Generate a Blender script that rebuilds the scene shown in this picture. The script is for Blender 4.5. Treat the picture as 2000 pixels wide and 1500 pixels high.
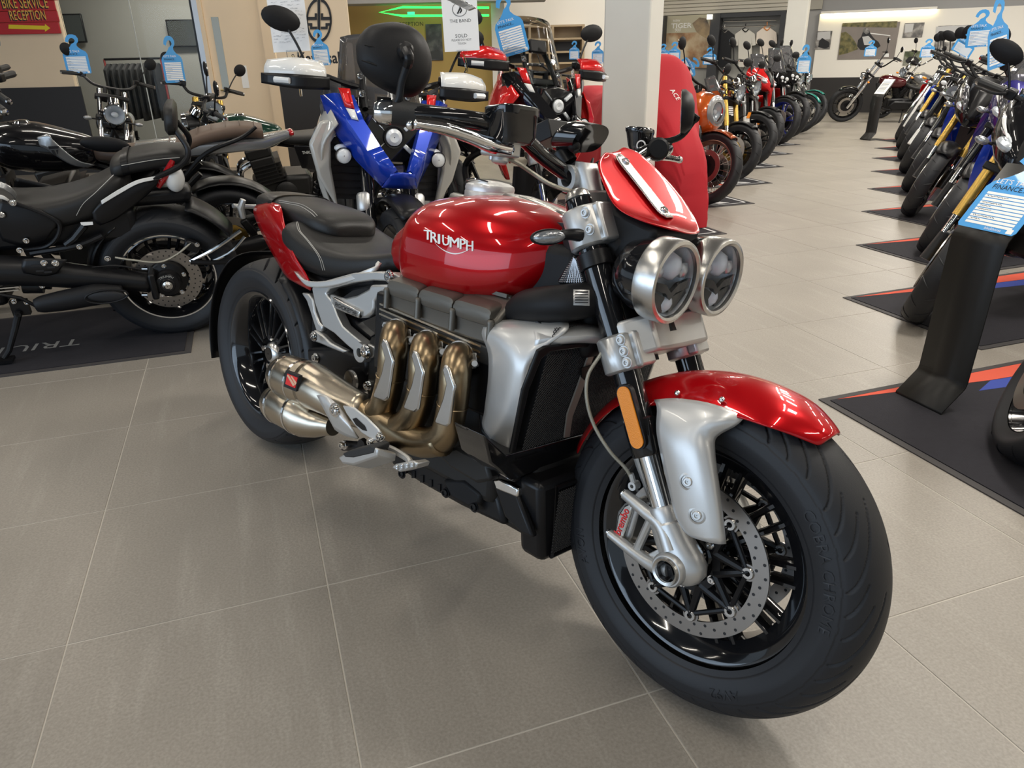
import bpy, bmesh, math, random
import numpy as np
from mathutils import Vector, Matrix
from mathutils.bvhtree import BVHTree
for o in list(bpy.data.objects): bpy.data.objects.remove(o)
SC = bpy.context.scene
COL = SC.collection
rnd = random.Random(7)
R_ = math.radians
# ---------------- camera (calibrated on the 0.6 m floor tiles) ----------------
F_PX, PITCH, ROLL, CAMH = 1425.4, 0.4168, 0.0217, 1.2295
def cam_rot():
    cp, sp = math.cos(PITCH), math.sin(PITCH)
    R = np.array([[1, 0, 0], [0, -sp, -cp], [0, cp, -sp]])
    c, s = math.cos(ROLL), math.sin(ROLL)
    return np.array([[c, s, 0], [-s, c, 0], [0, 0, 1]]) @ R
CR = cam_rot(); CC = np.array([0, 0, CAMH])
cam = bpy.data.objects.new('camera', bpy.data.cameras.new('camera'))
COL.objects.link(cam)
cam.data.sensor_fit = 'HORIZONTAL'; cam.data.sensor_width = 36; cam.data.lens = 36 * F_PX / 2000
cam.data.clip_start = 0.05; cam.data.clip_end = 200
m = Matrix.Identity(4)
for i in range(3):
    m[i][0] = CR[0][i]; m[i][1] = -CR[1][i]; m[i][2] = -CR[2][i]; m[i][3] = CC[i]
cam.matrix_world = m
SC.camera = cam
def ray(px, py): return CR.T @ np.array([(px - 1000) / F_PX, (py - 750) / F_PX, 1.0])
def ground(px, py, z=0.0):
    d = ray(px, py); return CC + d * ((z - CAMH) / d[2])
def at_depth(px, py, dep):          # point on the pixel's ray at a horizontal forward distance (world Y)
    d = ray(px, py); return CC + d * (dep / d[1])
def on_wall(px, py, o, ang):        # point on the vertical plane through o with direction ang
    n = np.array([-math.sin(ang), math.cos(ang), 0.0]); d = ray(px, py)
    return CC + d * (((np.array([o[0], o[1], 0.0]) - CC) @ n) / (d @ n))
# ---------------- world, daylight, exposure ----------------
SC.view_settings.view_transform = 'Standard'
SC.view_settings.look = 'None'
SC.view_settings.gamma = 1.0
SC.view_settings.use_curve_mapping = False
SC.view_settings.exposure = 0.18
W = bpy.data.worlds.new('daylight'); SC.world = W; W.use_nodes = True
bg = W.node_tree.nodes['Background']
bg.inputs[0].default_value = (0.70, 0.85, 1.0, 1); bg.inputs[1].default_value = 0.55
AISLE = R_(63.9)                      # the aisle runs at 45 degrees to the floor tiles
TU = 0.3298                           # tile direction
CEIL = 3.7
def area(name, loc, sx, sy, power, col=(1, 0.93, 0.82), rz=0.0, rot=None):
    l = bpy.data.lights.new(name, 'AREA'); l.shape = 'RECTANGLE'; l.size = sx; l.size_y = sy
    l.energy = power; l.color = col
    o = bpy.data.objects.new(name, l); COL.objects.link(o); o.location = loc
    o.rotation_euler = rot if rot else (0, 0, rz)
    return o
a_ = np.array([math.cos(AISLE), math.sin(AISLE)]); b_ = np.array([math.sin(AISLE), -math.cos(AISLE)])
for i in range(-1, 7):
    for j in range(-3, 4):
        p = a_ * (0.7 + 2.6 * i) + b_ * (0.6 + 2.4 * j)
        if p[1] < -2.0: continue
        area('ceiling_strip_light', (p[0], p[1], CEIL - 0.16), 1.5, 0.09, 18 if i < 3 else 30, rz=AISLE)
for i in range(6):                       # row of brighter square panels over the aisle
    p = np.array([2.35, 2.35]) + a_ * 2.6 * i
    area('ceiling_panel_light', (p[0], p[1], CEIL - 0.16), 0.55, 0.55, 66 if i == 0 else 42, (1, 0.95, 0.87), rz=AISLE)
# glazed shop front behind and left of the camera: cool daylight
area('shopfront_window_daylight', (-4.6, -1.6, 1.45), 6.0, 2.3, 120, (0.62, 0.79, 1.0), rot=(R_(90), 0, R_(-52)))
# ---------------- materials ----------------
MATS = {}
def mat(name, col=(0.5, 0.5, 0.5), rough=0.5, metal=0.0, coat=0.0, trans=0.0, emit=None, es=1.0, alpha=1.0, ior=1.45, bump=None, vary=None, aniso=None, spec=0.5):
    if name in MATS: return MATS[name]
    mt = bpy.data.materials.new(name); mt.use_nodes = True
    nt = mt.node_tree; b = nt.nodes['Principled BSDF']
    b.inputs['Base Color'].default_value = (*col, 1); b.inputs['Roughness'].default_value = rough
    b.inputs['Metallic'].default_value = metal; b.inputs['Coat Weight'].default_value = coat
    b.inputs['Coat Roughness'].default_value = 0.03
    b.inputs['Transmission Weight'].default_value = trans; b.inputs['Alpha'].default_value = alpha
    b.inputs['IOR'].default_value = ior; b.inputs['Specular IOR Level'].default_value = spec
    if emit:
        b.inputs['Emission Color'].default_value = (*emit, 1); b.inputs['Emission Strength'].default_value = es
    tc = nt.nodes.new('ShaderNodeTexCoord')
    def noise(scale, det=4, stretch=None):
        n = nt.nodes.new('ShaderNodeTexNoise'); n.inputs['Scale'].default_value = scale; n.inputs['Detail'].default_value = det
        mp = nt.nodes.new('ShaderNodeMapping'); nt.links.new(tc.outputs['Object'], mp.inputs[0])
        if stretch: mp.inputs['Scale'].default_value = stretch
        nt.links.new(mp.outputs[0], n.inputs['Vector']); return n
    if vary:      # (scale, amount, stretch) soft variation of the base colour
        n = noise(vary[0], 5, vary[2] if len(vary) > 2 else None)
        mx = nt.nodes.new('ShaderNodeMix'); mx.data_type = 'RGBA'
        k = vary[1]
        mx.inputs[6].default_value = (*[c * (1 - k) for c in col], 1); mx.inputs[7].default_value = (*[min(1, c * (1 + k)) for c in col], 1)
        nt.links.new(n.outputs[0], mx.inputs[0]); nt.links.new(mx.outputs[2], b.inputs['Base Color'])
    if bump:      # (scale, strength, stretch)
        n = noise(bump[0], 3, bump[2] if len(bump) > 2 else None)
        bp_ = nt.nodes.new('ShaderNodeBump'); bp_.inputs['Strength'].default_value = bump[1]; bp_.inputs['Distance'].default_value = 0.002
        nt.links.new(n.outputs[0], bp_.inputs['Height']); nt.links.new(bp_.outputs[0], b.inputs['Normal'])
    MATS[name] = mt
    return mt
RED = mat('candy_red_paint', (0.42, 0.003, 0.006), 0.28, 0.35, 0.8, vary=(900, 0.12), spec=0.08)
SILV = mat('silver_paint', (0.60, 0.60, 0.59), 0.36, 0.55, 0.25, bump=(1500, 0.03))
ALU = mat('cast_aluminium', (0.56, 0.56, 0.55), 0.38, 0.75, bump=(700, 0.05))
BALU = mat('brushed_aluminium', (0.60, 0.59, 0.57), 0.26, 1.0, bump=(300, 0.05, (1, 1, 18)))
CHR = mat('chrome', (0.80, 0.80, 0.80), 0.06, 1.0)
STEEL = mat('brushed_steel', (0.52, 0.46, 0.37), 0.25, 1.0, bump=(260, 0.06, (14, 1, 1)), vary=(8, 0.12))
BRNZ = mat('heat_bronzed_steel', (0.31, 0.235, 0.145), 0.31, 1.0, vary=(16, 0.30), bump=(220, 0.05))
GB = mat('gloss_black', (0.008, 0.008, 0.009), 0.10, 0.0, 0.6)
SB = mat('satin_black', (0.007, 0.007, 0.008), 0.34, 0.0, spec=0.35)
MB_ = mat('matt_black', (0.008, 0.008, 0.009), 0.52, bump=(600, 0.08), spec=0.3)
ENG = mat('engine_grey_black', (0.03, 0.0295, 0.029), 0.42, 0.55, bump=(500, 0.06))
CAMC = mat('cam_cover_grey', (0.135, 0.125, 0.108), 0.40, 0.6, bump=(500, 0.05))
RUB = mat('tyre_rubber', (0.013, 0.014, 0.017), 0.55, bump=(350, 0.10), vary=(7, 0.15), spec=0.5)
LEA = mat('black_leather', (0.015, 0.0145, 0.014), 0.42, bump=(420, 0.22), spec=0.35)
GRIPR = mat('grip_rubber', (0.020, 0.020, 0.020), 0.6, bump=(500, 0.2))
STITCH = mat('grey_thread', (0.42, 0.41, 0.38), 0.8)
WHT = mat('white_print', (0.85, 0.85, 0.83), 0.4)
BLKP = mat('black_print', (0.012, 0.012, 0.014), 0.5)
REDP = mat('red_print', (0.75, 0.03, 0.03), 0.4)
AMB = mat('amber_reflector', (0.85, 0.27, 0.01), 0.25, 0.0, 0.6, bump=(500, 0.5))
GLS = mat('clear_glass', (1, 1, 1), 0.02, trans=1.0, ior=1.2)
LENS = mat('lamp_lens', (0.95, 0.97, 1), 0.02, trans=1.0, ior=1.15)
REFL = mat('lamp_reflector', (0.62, 0.66, 0.70), 0.25, 0.55)
LAMPB = mat('lamp_lens_blue', (0.72, 0.80, 0.90), 0.08, 0.0, 0.9)
MESHD = mat('black_grille_wire', (0.055, 0.055, 0.057), 0.35, 0.6)
GOLD = mat('gold_anodised', (0.62, 0.40, 0.10), 0.25, 0.9)
HOSE = mat('braided_hose', (0.36, 0.34, 0.28), 0.35, 0.6, bump=(900, 0.5))
# ---------------- mesh builder ----------------
V3 = lambda *a: np.array(a, float)
def nrm(v):
    v = np.asarray(v, float); return v / (np.linalg.norm(v) + 1e-12)
def frame(d, up=(0, 0, 1)):
    d = nrm(d); u = np.asarray(up, float)
    if abs(d @ nrm(u)) > 0.98: u = V3(1, 0, 0)
    s = nrm(np.cross(d, u)); return s, np.cross(s, d)
def cr(pts, n, closed=False):
    P = np.asarray(pts, float)
    if len(P) == 2: return np.array([P[0] + (P[1] - P[0]) * t for t in np.linspace(0, 1, n)])
    k = len(P)
    if closed: Q = np.vstack([P[-1:], P, P[:2]]); segs = k
    else: Q = np.vstack([2 * P[0] - P[1], P, 2 * P[-1] - P[-2]]); segs = k - 1
    # chord-length spread
    out = []
    ts = np.linspace(0, segs, n, endpoint=not closed)
    for t in ts:
        i = min(int(t), segs - 1); f = t - i
        a, b, c, d = Q[i], Q[i + 1], Q[i + 2], Q[i + 3]
        out.append(0.5 * (2 * b + (c - a) * f + (2 * a - 5 * b + 4 * c - d) * f * f + (-a + 3 * b - 3 * c + d) * f ** 3))
    return np.array(out)
class M:
    def __init__(s): s.v = []; s.f = []
    def add(s, vs, fs):
        o = len(s.v); s.v.extend([tuple(map(float, x)) for x in vs]); s.f.extend([tuple(i + o for i in f) for f in fs]); return s
    def box(s, c, d, X=(1, 0, 0), Y=(0, 1, 0), Z=(0, 0, 1), top=1.0):
        c = np.asarray(c, float); X, Y, Z = map(nrm, (X, Y, Z)); vs = []
        for k in (-1, 1):
            t = top if k > 0 else 1.0
            for (i, j) in ((-1, -1), (1, -1), (1, 1), (-1, 1)):
                vs.append(c + X * i * d[0] / 2 * t + Y * j * d[1] / 2 * t + Z * k * d[2] / 2)
        return s.add(vs, [(3, 2, 1, 0), (4, 5, 6, 7), (0, 1, 5, 4), (1, 2, 6, 5), (2, 3, 7, 6), (3, 0, 4, 7)])
    def rings(s, rings, cap=True, closed=False):
        n = len(rings[0]); vs = [p for r in rings for p in r]; fs = []
        m_ = len(rings)
        for i in range(m_ if closed else m_ - 1):
            a, b = i * n, ((i + 1) % m_) * n
            for j in range(n):
                k = (j + 1) % n; fs.append((a + j, a + k, b + k, b + j))
        if cap and not closed:
            fs.append(tuple(range(n - 1, -1, -1))); fs.append(tuple((m_ - 1) * n + j for j in range(n)))
        return s.add(vs, fs)
    def cyl(s, p0, p1, r0, r1=None, n=16, cap=True):
        r1 = r0 if r1 is None else r1; p0 = np.asarray(p0, float); p1 = np.asarray(p1, float)
        a, b = frame(p1 - p0); t = np.linspace(0, 2 * math.pi, n, endpoint=False)
        rr = [[p + (a * math.cos(x) + b * math.sin(x)) * r for x in t] for p, r in ((p0, r0), (p1, r1))]
        return s.rings(rr, cap)
    def tube(s, pts, r, n=10, sub=None, cap=True, flat=1.0, up=(0, 0, 1), closed=False):
        P = np.asarray(pts, float)
        if sub: P = cr(P, sub, closed)
        k = len(P); r = np.atleast_1d(np.asarray(r, float))
        rs = np.interp(np.linspace(0, 1, k), np.linspace(0, 1, len(r)), r)
        t = np.linspace(0, 2 * math.pi, n, endpoint=False); rr = []
        pu = np.asarray(up, float)
        for i in range(k):
            d = (P[(i + 1) % k] - P[i - 1]) if closed else P[min(i + 1, k - 1)] - P[max(i - 1, 0)]
            a, b = frame(d, pu); pu = b
            rr.append([P[i] + (a * math.cos(x) * flat + b * math.sin(x)) * rs[i] for x in t])
        return s.rings(rr, cap, closed)
    def lathe(s, prof, o, ax, n=48, closed=False, a0=0, a1=2 * math.pi):
        o = np.asarray(o, float); ax = nrm(ax); a, b = frame(ax)
        full = abs(a1 - a0 - 2 * math.pi) < 1e-6
        t = np.linspace(a0, a1, n, endpoint=not full)
        rr = [[o + ax * h + (a * math.cos(x) + b * math.sin(x)) * r for (r, h) in prof] for x in t]
        if full: 
            k = len(prof); vs = [p for r in rr for p in r]; fs = []
            for i in range(n):
                for j in range(k if closed else k - 1):
                    i2, j2 = (i + 1) % n, (j + 1) % k
                    fs.append((i * k + j, i2 * k + j, i2 * k + j2, i * k + j2))
            return s.add(vs, fs)
        return s.rings(rr, True, False)
    def ell(s, c, r, nu=20, nv=12, X=(1, 0, 0), Y=(0, 1, 0), Z=(0, 0, 1), e=1.0, v0=-1.0, v1=1.0):
        c = np.asarray(c, float); X, Y, Z = map(nrm, (X, Y, Z)); rr = []
        for v in np.linspace(v0 * math.pi / 2 * 0.995, v1 * math.pi / 2 * 0.995, nv):
            cv, sv = math.cos(v), math.sin(v); ring = []
            for u in np.linspace(0, 2 * math.pi, nu, endpoint=False):
                sg = lambda q: math.copysign(abs(q) ** e, q)
                ring.append(c + X * r[0] * sg(cv) * sg(math.cos(u)) + Y * r[1] * sg(cv) * sg(math.sin(u)) + Z * r[2] * sg(sv))
            rr.append(ring)
        return s.rings(rr)
    def grid(s, g):
        g = np.asarray(g, float); a, b = g.shape[:2]
        return s.add(g.reshape(-1, 3), [(i * b + j, i * b + j + 1, (i + 1) * b + j + 1, (i + 1) * b + j) for i in range(a - 1) for j in range(b - 1)])
    def skin(s, curves, nu=16, nv=12):
        cs = [cr(c, nu) for c in curves]; arr = np.array(cs)
        return s.grid(np.array([cr(arr[:, i], nv) for i in range(nu)]))
    def prism(s, pts, off):
        P = [np.asarray(p, float) for p in pts]; off = np.asarray(off, float); n = len(P)
        vs = P + [p + off for p in P]
        fs = [tuple(range(n - 1, -1, -1)), tuple(range(n, 2 * n))] + [(i, (i + 1) % n, n + (i + 1) % n, n + i) for i in range(n)]
        return s.add(vs, fs)
    def hexb(s, c, ax, r, h):            # socket head bolt: head plus washer
        c = np.asarray(c, float); ax = nrm(ax)
        s.lathe([(0.001, h * .55), (r * .45, h * .55), (r * .5, h), (r * .85, h), (r, h * .8), (r, 0.0)], c, ax, 14)
        s.lathe([(r, 0.15 * h), (r * 1.35, 0.15 * h), (r * 1.35, -0.2 * h)], c, ax, 14); return s
    def xf(s, mtx):
        A = np.array(s.v); 
        if len(A): A = A @ np.array(mtx)[:3, :3].T + np.array(mtx)[:3, 3]; s.v = [tuple(x) for x in A]
        return s
    def mirror(s):
        s.v = [(x, -y, z) for x, y, z in s.v]; s.f = [tuple(reversed(f)) for f in s.f]; return s
def mesh_of(name, mb, ang=35, fix=True):
    me = bpy.data.meshes.new(name); me.from_pydata(mb.v, [], mb.f); me.update()
    if fix:
        bm = bmesh.new(); bm.from_mesh(me); bmesh.ops.recalc_face_normals(bm, faces=bm.faces); bm.to_mesh(me); bm.free()
    me.polygons.foreach_set('use_smooth', [True] * len(me.polygons))
    if ang < 180: me.set_sharp_from_angle(angle=R_(ang))
    return me
def obj(name, mb, mt, parent=None, ang=35, sub=0, solid=0, bev=0, label=None, kind=None, fix=True, off=0.0):
    me = mesh_of(name, mb, ang, fix) if isinstance(mb, M) else mb
    if mt is not None and not me.materials: me.materials.append(mt)
    o = bpy.data.objects.new(name, me); COL.objects.link(o)
    if parent: o.parent = parent
    if solid:
        k = o.modifiers.new('thick', 'SOLIDIFY'); k.thickness = solid; k.offset = off
    if bev:
        k = o.modifiers.new('bev', 'BEVEL'); k.width = bev; k.segments = 2; k.limit_method = 'ANGLE'; k.angle_limit = R_(40)
    if sub:
        k = o.modifiers.new('sub', 'SUBSURF'); k.levels = sub; k.render_levels = sub
    if label: o['label'] = label
    if kind: o['kind'] = kind
    return o
def empty(name, loc=(0, 0, 0), rot=(0, 0, 0), label=None, cat=None, group=None):
    o = bpy.data.objects.new(name, None); COL.objects.link(o); o.location = loc; o.rotation_euler = rot; o.empty_display_size = 0.1
    if label: o['label'] = label
    if cat: o['category'] = cat
    if group: o['group'] = group
    return o
def tag(o, label, cat, group=None):
    o['label'] = label; o['category'] = cat
    if group: o['group'] = group
    return o
def struct(o):
    o['kind'] = 'structure'; return o
def rrect(c, a, b, e, u, v, n=40, skew=0.0):
    return [c + u * (a * math.copysign(abs(math.cos(t)) ** (2 / e), math.cos(t)) + skew * b * math.sin(t)) + v * b * math.copysign(abs(math.sin(t)) ** (2 / e), math.sin(t)) for t in np.linspace(0, 2 * math.pi, n, endpoint=False)]
_tc = {}
def text_mesh(txt, res=2, shear=0.0, space=1.0, off=0.0):
    key = (txt, res, shear, space, off)
    if key in _tc: return _tc[key]
    cu = bpy.data.curves.new('t', 'FONT'); cu.body = txt; cu.resolution_u = res; cu.align_x = 'CENTER'; cu.align_y = 'CENTER'
    cu.size = 1.0; cu.shear = shear; cu.space_character = space; cu.offset = off
    t = bpy.data.objects.new('t', cu); COL.objects.link(t)
    dg = bpy.context.evaluated_depsgraph_get(); me = t.evaluated_get(dg).to_mesh()
    V = np.array([v.co[:] for v in me.vertices]).reshape(-1, 3); Fs = [tuple(p.vertices) for p in me.polygons]
    t.evaluated_get(dg).to_mesh_clear(); bpy.data.objects.remove(t); bpy.data.curves.remove(cu)
    if len(V):
        V[:, 0] -= (V[:, 0].min() + V[:, 0].max()) / 2; V[:, 1] -= (V[:, 1].min() + V[:, 1].max()) / 2
    _tc[key] = (V, Fs); return V, Fs
def text_to(mb, txt, c, u, v, width=None, height=None, lift=0.0008, **kw):
    """flat lettering centred at c along unit vectors u (reading) and v (up)"""
    V, Fs = text_mesh(txt, **kw)
    if not len(V): return mb
    w = V[:, 0].max() - V[:, 0].min(); h = V[:, 1].max() - V[:, 1].min()
    if width is None: width = w * height / h
    if height is None: height = h * width / w
    u, v = nrm(u), nrm(v); n = np.cross(u, v); c = np.asarray(c, float)
    mb.add([c + u * x * width / w + v * y * height / h + n * lift for x, y, _ in V], Fs); return mb
# ======================= the room =======================
def tile_mat(name, col, hi, rough):
    mt = bpy.data.materials.new(name); mt.use_nodes = True; nt = mt.node_tree; N = nt.nodes; L = nt.links
    b = N['Principled BSDF']
    geo = N.new('ShaderNodeNewGeometry')
    mp = N.new('ShaderNodeMapping'); mp.inputs['Rotation'].default_value = (0, 0, -TU); L.new(geo.outputs['Position'], mp.inputs[0])
    add = N.new('ShaderNodeVectorMath'); add.operation = 'MULTIPLY_ADD'
    L.new(geo.outputs['Random Per Island'], add.inputs[0]); add.inputs[1].default_value = (37, 19, 11); L.new(mp.outputs[0], add.inputs[2])
    def nz(sc, det, st):
        m2 = N.new('ShaderNodeMapping'); m2.inputs['Scale'].default_value = st; L.new(add.outputs[0], m2.inputs[0])
        n = N.new('ShaderNodeTexNoise'); n.inputs['Scale'].default_value = sc; n.inputs['Detail'].default_value = det; L.new(m2.outputs[0], n.inputs['Vector']); return n
    cloud = nz(3.0, 6, (1, 0.8, 1)); streak = nz(14, 6, (1.6, 0.16, 1)); grain = nz(150, 4, (1, 1, 1))
    def mixc(f, a, bcol, fac=None):
        mx = N.new('ShaderNodeMix'); mx.data_type = 'RGBA'; L.new(f, mx.inputs[0])
        if isinstance(a, tuple): mx.inputs[6].default_value = (*a, 1)
        else: L.new(a, mx.inputs[6])
        if isinstance(bcol, tuple): mx.inputs[7].default_value = (*bcol, 1)
        else: L.new(bcol, mx.inputs[7])
        return mx.outputs[2]
    base = mixc(cloud.outputs[0], tuple(c * 0.84 for c in col), tuple(c * 1.22 for c in col))
    rp = N.new('ShaderNodeValToRGB'); rp.color_ramp.elements[0].position = 0.55; rp.color_ramp.elements[1].position = 0.82
    rp.color_ramp.elements[1].color = (0.46, 0.46, 0.46, 1)
    L.new(streak.outputs[0], rp.inputs[0]); base = mixc(rp.outputs[0], base, hi)
    rg = N.new('ShaderNodeMapRange'); rg.inputs[1].default_value = 0.3; rg.inputs[2].default_value = 0.7; rg.inputs[3].default_value = 0.0; rg.inputs[4].default_value = 0.60
    L.new(grain.outputs[0], rg.inputs[0]); base = mixc(rg.outputs[0], base, tuple(c * 0.62 for c in col))
    rv = N.new('ShaderNodeMapRange'); rv.inputs[3].default_value = 0.92; rv.inputs[4].default_value = 1.06; L.new(geo.outputs['Random Per Island'], rv.inputs[0])
    hs = N.new('ShaderNodeHueSaturation'); L.new(rv.outputs[0], hs.inputs['Value']); L.new(base, hs.inputs['Color'])
    L.new(hs.outputs[0], b.inputs['Base Color']); b.inputs['Roughness'].default_value = rough; b.inputs['Specular IOR Level'].default_value = 0.4
    bu = N.new('ShaderNodeBump'); bu.inputs['Strength'].default_value = 0.45; bu.inputs['Distance'].default_value = 0.0015
    L.new(grain.outputs[0], bu.inputs['Height']); L.new(bu.outputs[0], b.inputs['Normal'])
    return mt
TILE = tile_mat('grey_beige_porcelain', (0.30, 0.272, 0.235), (0.46, 0.43, 0.38), 0.42)
GROUT = mat('grout', (0.47, 0.44, 0.39), 0.8, bump=(300, 0.3))
floor = struct(obj('floor', M().add([(-16, -6, -0.0012), (22, -6, -0.0012), (22, 34, -0.0012), (-16, 34, -0.0012)], [(0, 1, 2, 3)]), GROUT))
TS = 0.6; TO = np.array([-0.7008 * CAMH, 0.6161 * CAMH])
tu = np.array([math.cos(TU), math.sin(TU)]); tv = np.array([-math.sin(TU), math.cos(TU)])
tm = M(); h_ = TS / 2 - 0.0017
for z, q in ((-0.004, h_), (-0.001, h_), (0.0, h_ - 0.001)):
    tm.v += [(-q, -q, z), (q, -q, z), (q, q, z), (-q, q, z)]
for a in (0, 4): tm.f += [(a + i, a + (i + 1) % 4, a + 4 + (i + 1) % 4, a + 4 + i) for i in range(4)]
tm.f.append((8, 9, 10, 11))
tile_me = mesh_of('tile', tm, 20); tile_me.materials.append(TILE)
cand = []
for i in range(-30, 48):
    for j in range(-24, 60):
        c = TO + tu * TS * (i + .5) + tv * TS * (j + .5)
        if not (-13 < c[0] < 19 and -4 < c[1] < 30): continue
        q = CR @ (np.array([c[0], c[1], 0]) - CC); vis = False
        if q[2] > 0.3:
            x, y = 1000 + F_PX * q[0] / q[2], 750 + F_PX * q[1] / q[2]
            vis = -220 < x < 2220 and y < 1950
        cand.append((0 if vis else 1, q[2] if vis else 99, c[0], c[1]))
cand.sort()
rest = M()
for k, (nv_, d_, x, y) in enumerate(cand):
    if k < 290:
        o = obj('floor_tile', tile_me, None, floor); o.location = (x, y, 0); o.rotation_euler = (0, 0, TU)
    else:
        c = np.array([x, y]); 
        rest.add([(*(c + tu * a * h_ + tv * b * h_), 0.0) for a, b in ((-1, -1), (1, -1), (1, 1), (-1, 1))], [(0, 1, 2, 3)])
obj('far_floor_tiles', rest, TILE, floor, kind='stuff')

CREAM = mat('cream_wall_paint', (0.80, 0.65, 0.47), 0.7, bump=(120, 0.05), vary=(2, 0.05))
WHITEW = mat('white_wall_paint', (0.86, 0.83, 0.76), 0.7, bump=(120, 0.05))
GREYW = mat('grey_wall_paint', (0.34, 0.34, 0.34), 0.7, vary=(2, 0.06))
CEILM = mat('ceiling_paint', (0.13, 0.13, 0.13), 0.8)
DARKW = mat('black_wainscot', (0.022, 0.020, 0.020), 0.5)
STONE = mat('pale_column_paint', (0.66, 0.65, 0.60), 0.55, bump=(60, 0.08), vary=(4, 0.05))
YELW = mat('ochre_wall_paint', (0.40, 0.27, 0.09), 0.7, vary=(2, 0.06))
FRAME = mat('anodised_frame', (0.40, 0.40, 0.40), 0.35, 0.8)
class Wall:
    def __init__(s, px, dep, ang):
        p = at_depth(px, 120, dep); s.o = (p[0], p[1]); s.ang = R_(ang)
        s.u = np.array([math.cos(s.ang), math.sin(s.ang), 0.0]); s.n = np.array([math.sin(s.ang), -math.cos(s.ang), 0.0])
    def p(s, px, py, off=0.0):
        return on_wall(px, py, s.o + s.n[:2] * off, s.ang)
    def uz(s, u, z, off=0.0): return np.array([*s.o, 0.0]) + s.u * u + s.n * off + np.array([0, 0, z])
    def U(s, px, py=120): return float((s.p(px, py) - np.array([*s.o, 0.0])) @ s.u)
    def Z(s, px, py): return float(s.p(px, py)[2])
    def slab(s, u0, u1, z0, z1, t, off=0.0, mb=None):      # a box standing on the wall
        mb = mb or M()
        return mb.box(s.uz((u0 + u1) / 2, (z0 + z1) / 2, off + t / 2), (abs(u1 - u0), t, abs(z1 - z0)), s.u, s.n, (0, 0, 1))
    def pslab(s, x0, y0, x1, y1, t, off=0.0, mb=None):     # the same from two opposite photo corners
        xm, ym = (x0 + x1) / 2, (y0 + y1) / 2
        return s.slab(s.U(x0, ym), s.U(x1, ym), s.Z(xm, y1), s.Z(xm, y0), t, off, mb)
# --- far wall on the right (perpendicular to the aisle)
WB = Wall(1740, 17.5, -26.1)
uL, uR = WB.U(690), WB.U(2000) + 6
struct(obj('wall_back', WB.slab(uL - 6, uR, 0, CEIL, 0.15, -0.16), GREYW))
struct(obj('trim_1', WB.slab(WB.U(1590), uR, 0.0, WB.Z(1740, 22), 0.10, 0.0), WHITEW))
struct(obj('baseboard_back', WB.slab(WB.U(1590), uR, 0.0, WB.Z(1740, 150), 0.03, 0.101), DARKW))
lt = empty('wall_strip_light', WB.uz(WB.U(1700), WB.Z(1700, 24), 0.1), (0, 0, WB.ang), 'long warm glowing strip light above the framed photos on the white wall', 'light')
lt.matrix_world = Matrix.Translation(lt.location)
def sub_at(name, mb, mt, par, **k):       # part given in world space under an empty that only moves
    mb.xf(Matrix.Translation(-Vector(par.location))); return obj(name, mb, mt, par, **k)
lt.rotation_euler = (0, 0, 0)
sub_at('housing', WB.slab(WB.U(1592), WB.U(1810), WB.Z(1700, 24), WB.Z(1700, 24) + 0.05, 0.08, 0.10), WHITEW, lt)
sub_at('tube', WB.slab(WB.U(1593), WB.U(1809), WB.Z(1700, 24) - 0.035, WB.Z(1700, 24), 0.04, 0.12), mat('warm_tube', (1, 1, 1), emit=(1.0, 0.86, 0.45), es=9), lt)
# framed photographs
def photo_mat(name, cols, scale):
    mt = bpy.data.materials.new(name); mt.use_nodes = True; nt = mt.node_tree; b = nt.nodes['Principled BSDF']
    tc = nt.nodes.new('ShaderNodeTexCoord'); n = nt.nodes.new('ShaderNodeTexNoise'); n.inputs['Scale'].default_value = scale; n.inputs['Detail'].default_value = 5
    nt.links.new(tc.outputs['Object'], n.inputs['Vector']); r = nt.nodes.new('ShaderNodeValToRGB'); r.color_ramp.elements.remove(r.color_ramp.elements[1])
    for i, c in enumerate(cols):
        e = r.color_ramp.elements[0] if i == 0 else r.color_ramp.elements.new(0.32 + 0.36 * i / (len(cols) - 1))
        e.position = 0.32 + 0.36 * i / (len(cols) - 1); e.color = (*c, 1)
    nt.links.new(n.outputs[0], r.inputs[0]); nt.links.new(r.outputs[0], b.inputs['Base Color']); b.inputs['Roughness'].default_value = 0.35
    MATS[name] = mt; return mt
PH = photo_mat('photo_grey', [(0.05, 0.05, 0.05), (0.16, 0.15, 0.14), (0.4, 0.38, 0.35)], 9)
PG = photo_mat('photo_green', [(0.03, 0.04, 0.02), (0.10, 0.12, 0.05), (0.30, 0.30, 0.25)], 7)
ROADM = mat('photo_road', (0.23, 0.20, 0.18), 0.4, vary=(6, 0.12)); HEDGE = photo_mat('photo_hedge', [(0.05, 0.055, 0.015), (0.14, 0.12, 0.035), (0.22, 0.19, 0.07)], 14)
PALE = mat('photo_sky', (0.55, 0.55, 0.55), 0.4)
def poster(x0, y0, x1, y1, mt, label, extra=()):
    xm, ym = (x0 + x1) / 2, (y0 + y1) / 2
    o = empty('framed_photo', WB.p(xm, ym, 0.105), (0, 0, 0), label, 'picture')
    sub_at('print', WB.pslab(x0, y0, x1, y1, 0.02, 0.102), mt, o)
    for nm, pts, mm, lift in extra:
        sub_at(nm, M().prism([WB.p(a, b, 0.1221 + lift) for a, b in pts], WB.n * 0.002), mm, o)
    return o
poster(1594, 61, 1624, 96, PH, 'small grey portrait photo of a parked motorcycle on the white wall',
       [('pale_wall', [(1597, 63), (1622, 61), (1621, 76), (1596, 78)], PALE, 0), ('motorcycle', [(1598, 92), (1600, 80), (1606, 74), (1612, 78), (1619, 82), (1620, 91), (1612, 95)], BLKP, 0.002)])
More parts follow.
